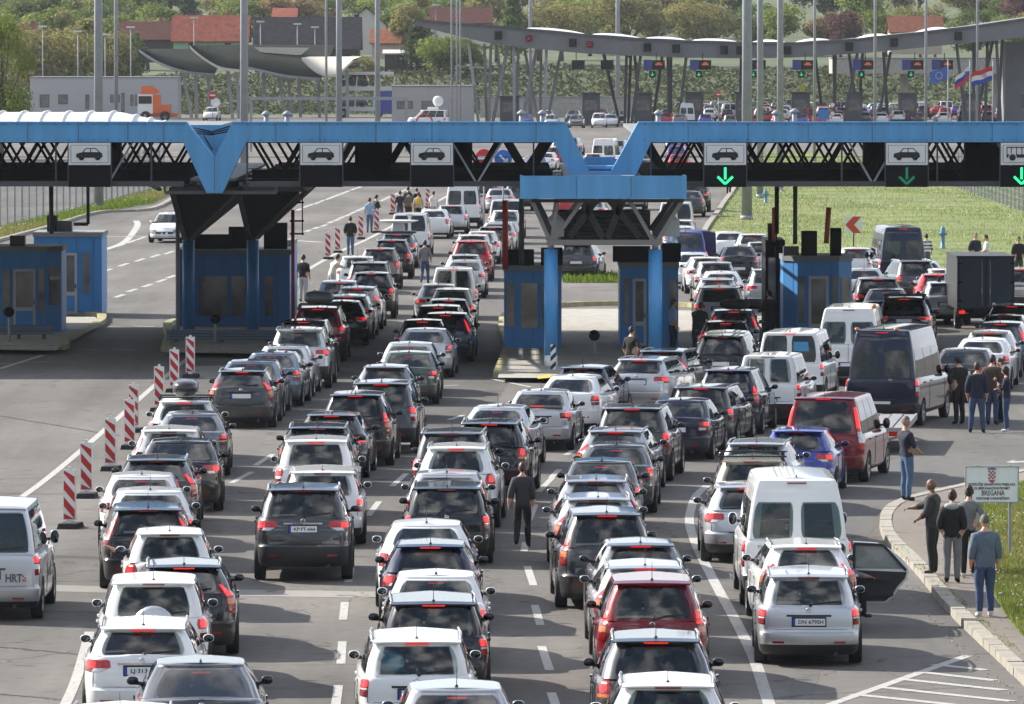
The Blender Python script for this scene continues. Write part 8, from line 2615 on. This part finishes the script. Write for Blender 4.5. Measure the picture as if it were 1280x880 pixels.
    wave('first dark wave canopy, beside the grey office', [(174, 62), (186, 70), (200, 78), (218, 85), (240, 90), (268, 92)], 10, 0, None, ((226, 84, 238), (243, 86, 244), (258, 88, 262)))
    wave('second wave canopy with a cream edge', [(240, 57), (250, 66), (264, 76), (280, 84), (302, 87)], 8, -6, True, ((285, 80, 292), (297, 82, 300)))
    wave('third dark wave canopy behind the thick mast', [(262, 57), (275, 68), (295, 80), (330, 89), (360, 95), (398, 98)], 12, 8, None, ((325, 88, 328), (344, 92, 352), (357, 94, 360), (370, 95, 372), (395, 96, 396)))
    wave('fourth wave canopy with a broad cream end before the barn', [(376, 72), (386, 82), (398, 90), (412, 93), (424, 90), (441, 74)], 9, 4, True, ((420, 90, 420), (432, 86, 433)))
    q = thing('canopy_roof_light', 'cream flat roof light over the wave canopies', 'roof light', (fx(347, d), d + 16, fz(64, d)))
    mb = MB(); mb.prism([(fx(312, d) - fx(347, d), .5), (fx(382, d) - fx(347, d), .42), (fx(372, d) - fx(347, d), -.5), (fx(325, d) - fx(347, d), -.5)], 'y', 0, .4); mb.build('panel', [cream], q)
    mb = MB(); mb.box((0, .6, -2.6), (.3, .3, 4.6)); mb.build('post', [STEELG], q)
    # orange truck head, car carrier, van with dish
    d = 840
    q = thing('truck_tractor', 'white and orange truck tractor before the grey office', 'truck', (fx(192, d), d, 0)); q.scale = (1.25,) * 3
    wht, org = PAINT['white'], PAINT['orange']
    mb = MB(); mb.box((-.75, 0, 1.7), (1.5, 2.4, 1.9)); mb.build('cab', [wht], q)
    mb = MB(); mb.prism([(-1.2, 2.65), (.4, 2.65), (.7, 3.0), (-.2, 3.5), (-1.1, 3.45)], 'y', -1.1, 1.1); mb.prism([(0, .8), (.75, .8), (.75, 2.6), (0, 2.6)], 'y', -1.18, 1.18); mb.build('fairing', [org], q)
    mb = MB(); mb.box((1.2, 0, 1.2), (1.1, 2.2, .9)); mb.box((.9, 0, .6), (3.2, 1.6, .4)); mb.build('chassis', [org], q)
    mb = MB(); mb.box((-.75, -1.22, 2.1), (1.3, .05, .75)); mb.build('windscreen', [GLASSD], q)
    for x in (-.7, 1.2):
        mb = MB(); mb.lathe([(.2, -1.28), (.5, -1.28), (.5, -1.0), (.2, -1.0)], 20, (x, 0, .5), 'y'); mb.build('wheel', [TYRE], q)
    d = 880
    q = thing('car_carrier', 'two deck car carrier truck loaded with cars behind the masts', 'truck', (fx(455, d), d, 0)); q.scale = (1.2,) * 3
    mb = MB()
    for z in (1.0, 3.2): mb.box((0, 0, z - .1), (6.4, 2.3, .42))
    for x in (-3., -1., 1., 3.): mb.bar((x, -1.1, .5), (x + .3, -1.1, 4.4), .12, .12); mb.bar((x, 1.1, .5), (x + .3, 1.1, 4.4), .12, .12)
    mb.box((0, 0, 4.75), (6.4, 2.2, .30)); mb.build('deck_frame', [mat('carrier_white', (.55, .56, .57), .5)], q)
    mb = MB(); mb.box((2.6, -.1, 1.6), (1.6, 2.3, 2.4)); mb.build('cab', [PAINT['blue']], q)
    for x in (-2.2, 1.6):
        mb = MB(); mb.lathe([(.2, -1.2), (.5, -1.2), (.5, -.9), (.2, -.9)], 20, (x, 0, .5), 'y'); mb.build('wheel', [TYRE], q)
    for x, z, c, lab in ((-1.6, 1.1, 'dark grey', 'dark car on the lower deck of the car carrier'), (-1.4, 3.3, 'black', 'dark car on the upper deck of the car carrier')):
        o = Vector((fx(455, d) + x, d, z * 1.2)); place_car('hatch', c, o, PI / 2 * .98, lab, 'cars on the carrier', 0)
    d = 785
    c = Vector((fx(535, d), d, 0))
    r = place_car('vansplit', 'white', c, R(78), 'white broadcast van with a dish and red arcs before the beige office', None, 0, name='broadcast_van')
    mb = MB(); mb.box((0, -.6, 2.15), (.5, 1.2, .3)); mb.bar((0, -.9, 2.2), (0, -1.1, 2.9), .12, .12); mb.lathe([(0, .0), (.35, .04), (.62, .16), (.62, .18), (.3, .07), (0, .03)], 20, (0, -1.15, 3.), 'x'); mb.build('dish', [mat('dish_white', (.75, .75, .73), .4)], r)
    mb = MB()
    for s in (-1, 1):
        for k in range(8):
            a, b = PI * k / 8, PI * (k + 1) / 8
            mb.bar((s * .97, .2 + .95 * math.cos(a), .55 + .9 * math.sin(a)), (s * .97, .2 + .95 * math.cos(b), .55 + .9 * math.sin(b)), .03, .16)
    mb.build('red_arc', [REDS], r)
    d = 845
    r = place_car('suv', 'white', Vector((fx(265, d), d, 0)), R(175), 'white car with a roof dish facing the camera beyond the V fold', None, 1)
    mb = MB(); mb.lathe([(0, 0), (.35, .05), (.6, .22), (.6, .25), (.3, .09), (0, .04)], 20, (-.5, 0, 2.25), 'y'); mb.tube((-.5, 0, 1.7), (-.5, 0, 2.3), .05); mb.build('dish', [mat('dish_white', (.75, .75, .73), .4)], r)
    d = 560
    d = 700; r = thing('info_board', 'blue board with a flag band and round limits signs beside the thin mast', 'sign', (fx(1029, d), d, 0))
    mb = MB(); mb.box((0, 0, fz(143, d)), (1.15, .06, 1.0)); mb.box((0, .05, 1.5), (.1, .08, fz(130, d))); mb.build('board', [mat('board_blue', (.03, .17, .45), .5)], r)
    for k, c in enumerate(((.5, .02, .02), (.65, .65, .65), (.02, .05, .3))):
        mb = MB(); mb.box((0, -.04, fz(143, d) + .62 + .0 + (1 - k) * .001 + .26 - k * .13), (1.15, .04, .128)); mb.build('flag_band', [mat('band_%d' % k, c, .6)], r)
    for z in (131, 142):
        mb = MB(); mb.lathe([(0, -.03), (.27, -.03), (.27, .03)], 18, (.95, 0, fz(z, d)), 'y'); mb.build('limit_sign', [REDS], r)
        mb = MB(); mb.lathe([(0, -.04), (.20, -.04)], 18, (.95, 0, fz(z, d)), 'y'); mb.build('limit_face', [BOARDW], r)

def build_farcars():
    kinds = ['hatch', 'estate', 'saloon', 'suv', 'mpv', 'estatev', 'vansplit', 'saloonv', 'supermini']
    wcol = ['white', 'white', 'white', 'silver', 'silver', 'black', 'dark grey', 'grey', 'red', 'navy', 'light grey', 'blue']
    r = random.Random(23)
    rows = []
    def rowline(name, pts, n, hd, scale=1.):
        out = []
        for i in range(n):
            t = (i + .5) / n
            x = interp([(k / (len(pts) - 1), p[0]) for k, p in enumerate(pts)], t); y = interp([(k / (len(pts) - 1), p[1]) for k, p in enumerate(pts)], t)
            out.append((x + r.uniform(-1, 1), y + r.uniform(-.4, .4), hd + r.uniform(-3, 3), r.choice(kinds), r.choice(wcol)))
        rows.append((name, out))
    rows.append(('seen through the centre fold of the gantry', [(728, 234, 8, 'minibus', 'navy'), (745, 216, 8, 'hatch', 'white'), (758, 214, 6, 'tallvan', 'white'), (768, 222, 6, 'saloon', 'white'), (748, 232, 6, 'saloon', 'white'), (773, 200, 6, 'suv', 'silver'), (744, 245, 5, 'estate', 'white'), (700, 246, 6, 'suv', 'dark grey'), (690, 262, 5, 'estate', 'silver'), (768, 250, 5, 'saloon', 'white'), (790, 262, 4, 'hatch', 'silver'), (715, 275, 4, 'suv', 'red'), (740, 283, 4, 'saloon', 'silver'), (798, 245, 5, 'minibus', 'white'), (765, 286, 4, 'estate', 'white'), (755, 345, 3, 'saloon', 'silver')]))
    rowline('queuing beyond the gantry trusses', [(655, 232), (690, 210), (720, 190)], 6, 8)
    rowline('queuing beyond the white hatchback group', [(812, 238), (806, 214), (800, 190)], 5, 4)
    rowline('queuing along the far meadow edge', [(850, 222), (846, 200), (842, 182), (838, 170)], 6, 3)
    rowline('waiting beside the pale wall', [(640, 152), (760, 153), (820, 152)], 14, 185)
    rowline('facing the camera before the far booths', [(650, 158), (720, 160), (785, 158)], 9, 182)
    rowline('crowding under the curved canopy', [(828, 150), (900, 151), (960, 152), (1010, 151)], 17, 2)
    rowline('packed before the far displays', [(825, 157), (915, 160), (1000, 159), (1060, 156)], 17, 1)
    rowline('parked in a bright row by the flags', [(1040, 154), (1110, 156), (1180, 156), (1270, 153)], 19, 0)
    rowline('parked behind the flags', [(1060, 146), (1120, 147), (1190, 146), (1260, 146)], 16, 20)
    rowline('filling the yard behind the far booths', [(880, 141), (950, 140), (1040, 139), (1160, 136)], 20, 90)
    for k, yy in enumerate((133, 136, 139, 142, 145, 148.5)):
        rowline('in far rank %d of the yard' % (k + 1) if 0 else ['at the back of the far yard', 'deep in the far yard', 'midway in the far yard', 'inside the far yard', 'near the front of the far yard', 'at the front of the far yard'][k], [(835 + 4 * k, yy), (1050, yy), (1272, yy - .5)], 17, (0, 180, 5, 90, 0, 2)[k])
    rows.append(('standing by the far pier', [(1183, 142, 4, 'tallvan', 'yellow'), (1252, 152, 0, 'suv', 'black'), (858, 156, 0, 'tallvan', 'white'), (1122, 154, 0, 'minibus', 'light grey'), (1041, 142, 175, 'minibus', 'white'), (862, 150, 178, 'hatch', 'red'), (1010, 156, 2, 'vansplit', 'red'), (960, 156, 2, 'suv', 'red')]))
    placed = [(c[2].x, c[2].y) for c in ALLC] + [(c[2].x, c[2].y) for c in SPECIAL.values()]
    labs = {}
    nn = 0
    for name, lst in rows:
        ok = []
        for (x, y, hd, ty, col) in lst:
            p = gp(x, y)
            if any(abs(p.x - a) < 2.0 and abs(p.y - b) < 5.2 for a, b in placed): continue
            placed.append((p.x, p.y)); ok.append((p, hd, ty, col))
        for i, (p, hd, ty, col) in enumerate(ok):
            w = col + ' ' + TYPES[ty]['word']
            nb = ok[i - 1] if i else (ok[1] if len(ok) > 1 else None)
            lab = '%s %s' % (w, name)
            if nb: lab += ', next to a %s' % (nb[3] + ' ' + TYPES[nb[2]]['word'])
            if len(lab.split()) > 16: lab = '%s %s' % (w, name)
            labs[lab] = labs.get(lab, 0) + 1
            grp = 'distant vehicles at the far booths' if labs[lab] == 1 else lab
            h = Vector((math.sin(R(hd)), math.cos(R(hd)), 0))
            place_car(ty, col, p, rzof(h), lab, 'distant vehicles beyond the gantry', 0); nn += 1
    if DEBUG: print('far vehicles', nn)
HAZE = .00005
build_world()
SC.view_settings.exposure = .92
build_road(); build_verges(); build_land(); build_surround(); build_trees(); build_houses()
build_station(); build_boards(); build_bregana(); build_fences(); build_poles(); build_flags(); build_small()
build_special(); build_far(); build_farcars(); build_people(); build_occupants()
mb = MB(); mb.box((60, 2580, 128), (1900, 5280, 258)); hz_o = mb.build('haze', [])
hm = bpy.data.materials.new('haze_air'); hm.use_nodes = True
for q in list(hm.node_tree.nodes):
    if q.type == 'BSDF_PRINCIPLED': hm.node_tree.nodes.remove(q)
pv = hm.node_tree.nodes.new('ShaderNodeVolumePrincipled'); pv.inputs['Color'].default_value = (.86, .92, 1, 1); pv.inputs['Density'].default_value = HAZE
hm.node_tree.links.new(pv.outputs[0], [q for q in hm.node_tree.nodes if q.type == 'OUTPUT_MATERIAL'][0].inputs['Volume'])
hz_o.data.materials.append(hm); hz_o['kind'] = 'stuff'; hz_o['label'] = 'thin pale haze in the air'; hz_o['category'] = 'haze'
cam = bpy.data.cameras.new('camera'); co = bpy.data.objects.new('camera', cam); COL.objects.link(co)
co.location = (0, 0, CAM_H); co.rotation_euler = (PI / 2 - PITCH, 0, 0)
cam.sensor_fit = 'HORIZONTAL'; cam.sensor_width = 36; cam.lens = 36 * F_PX / 1280
cam.clip_start = 1; cam.clip_end = 20000
SC.camera = co
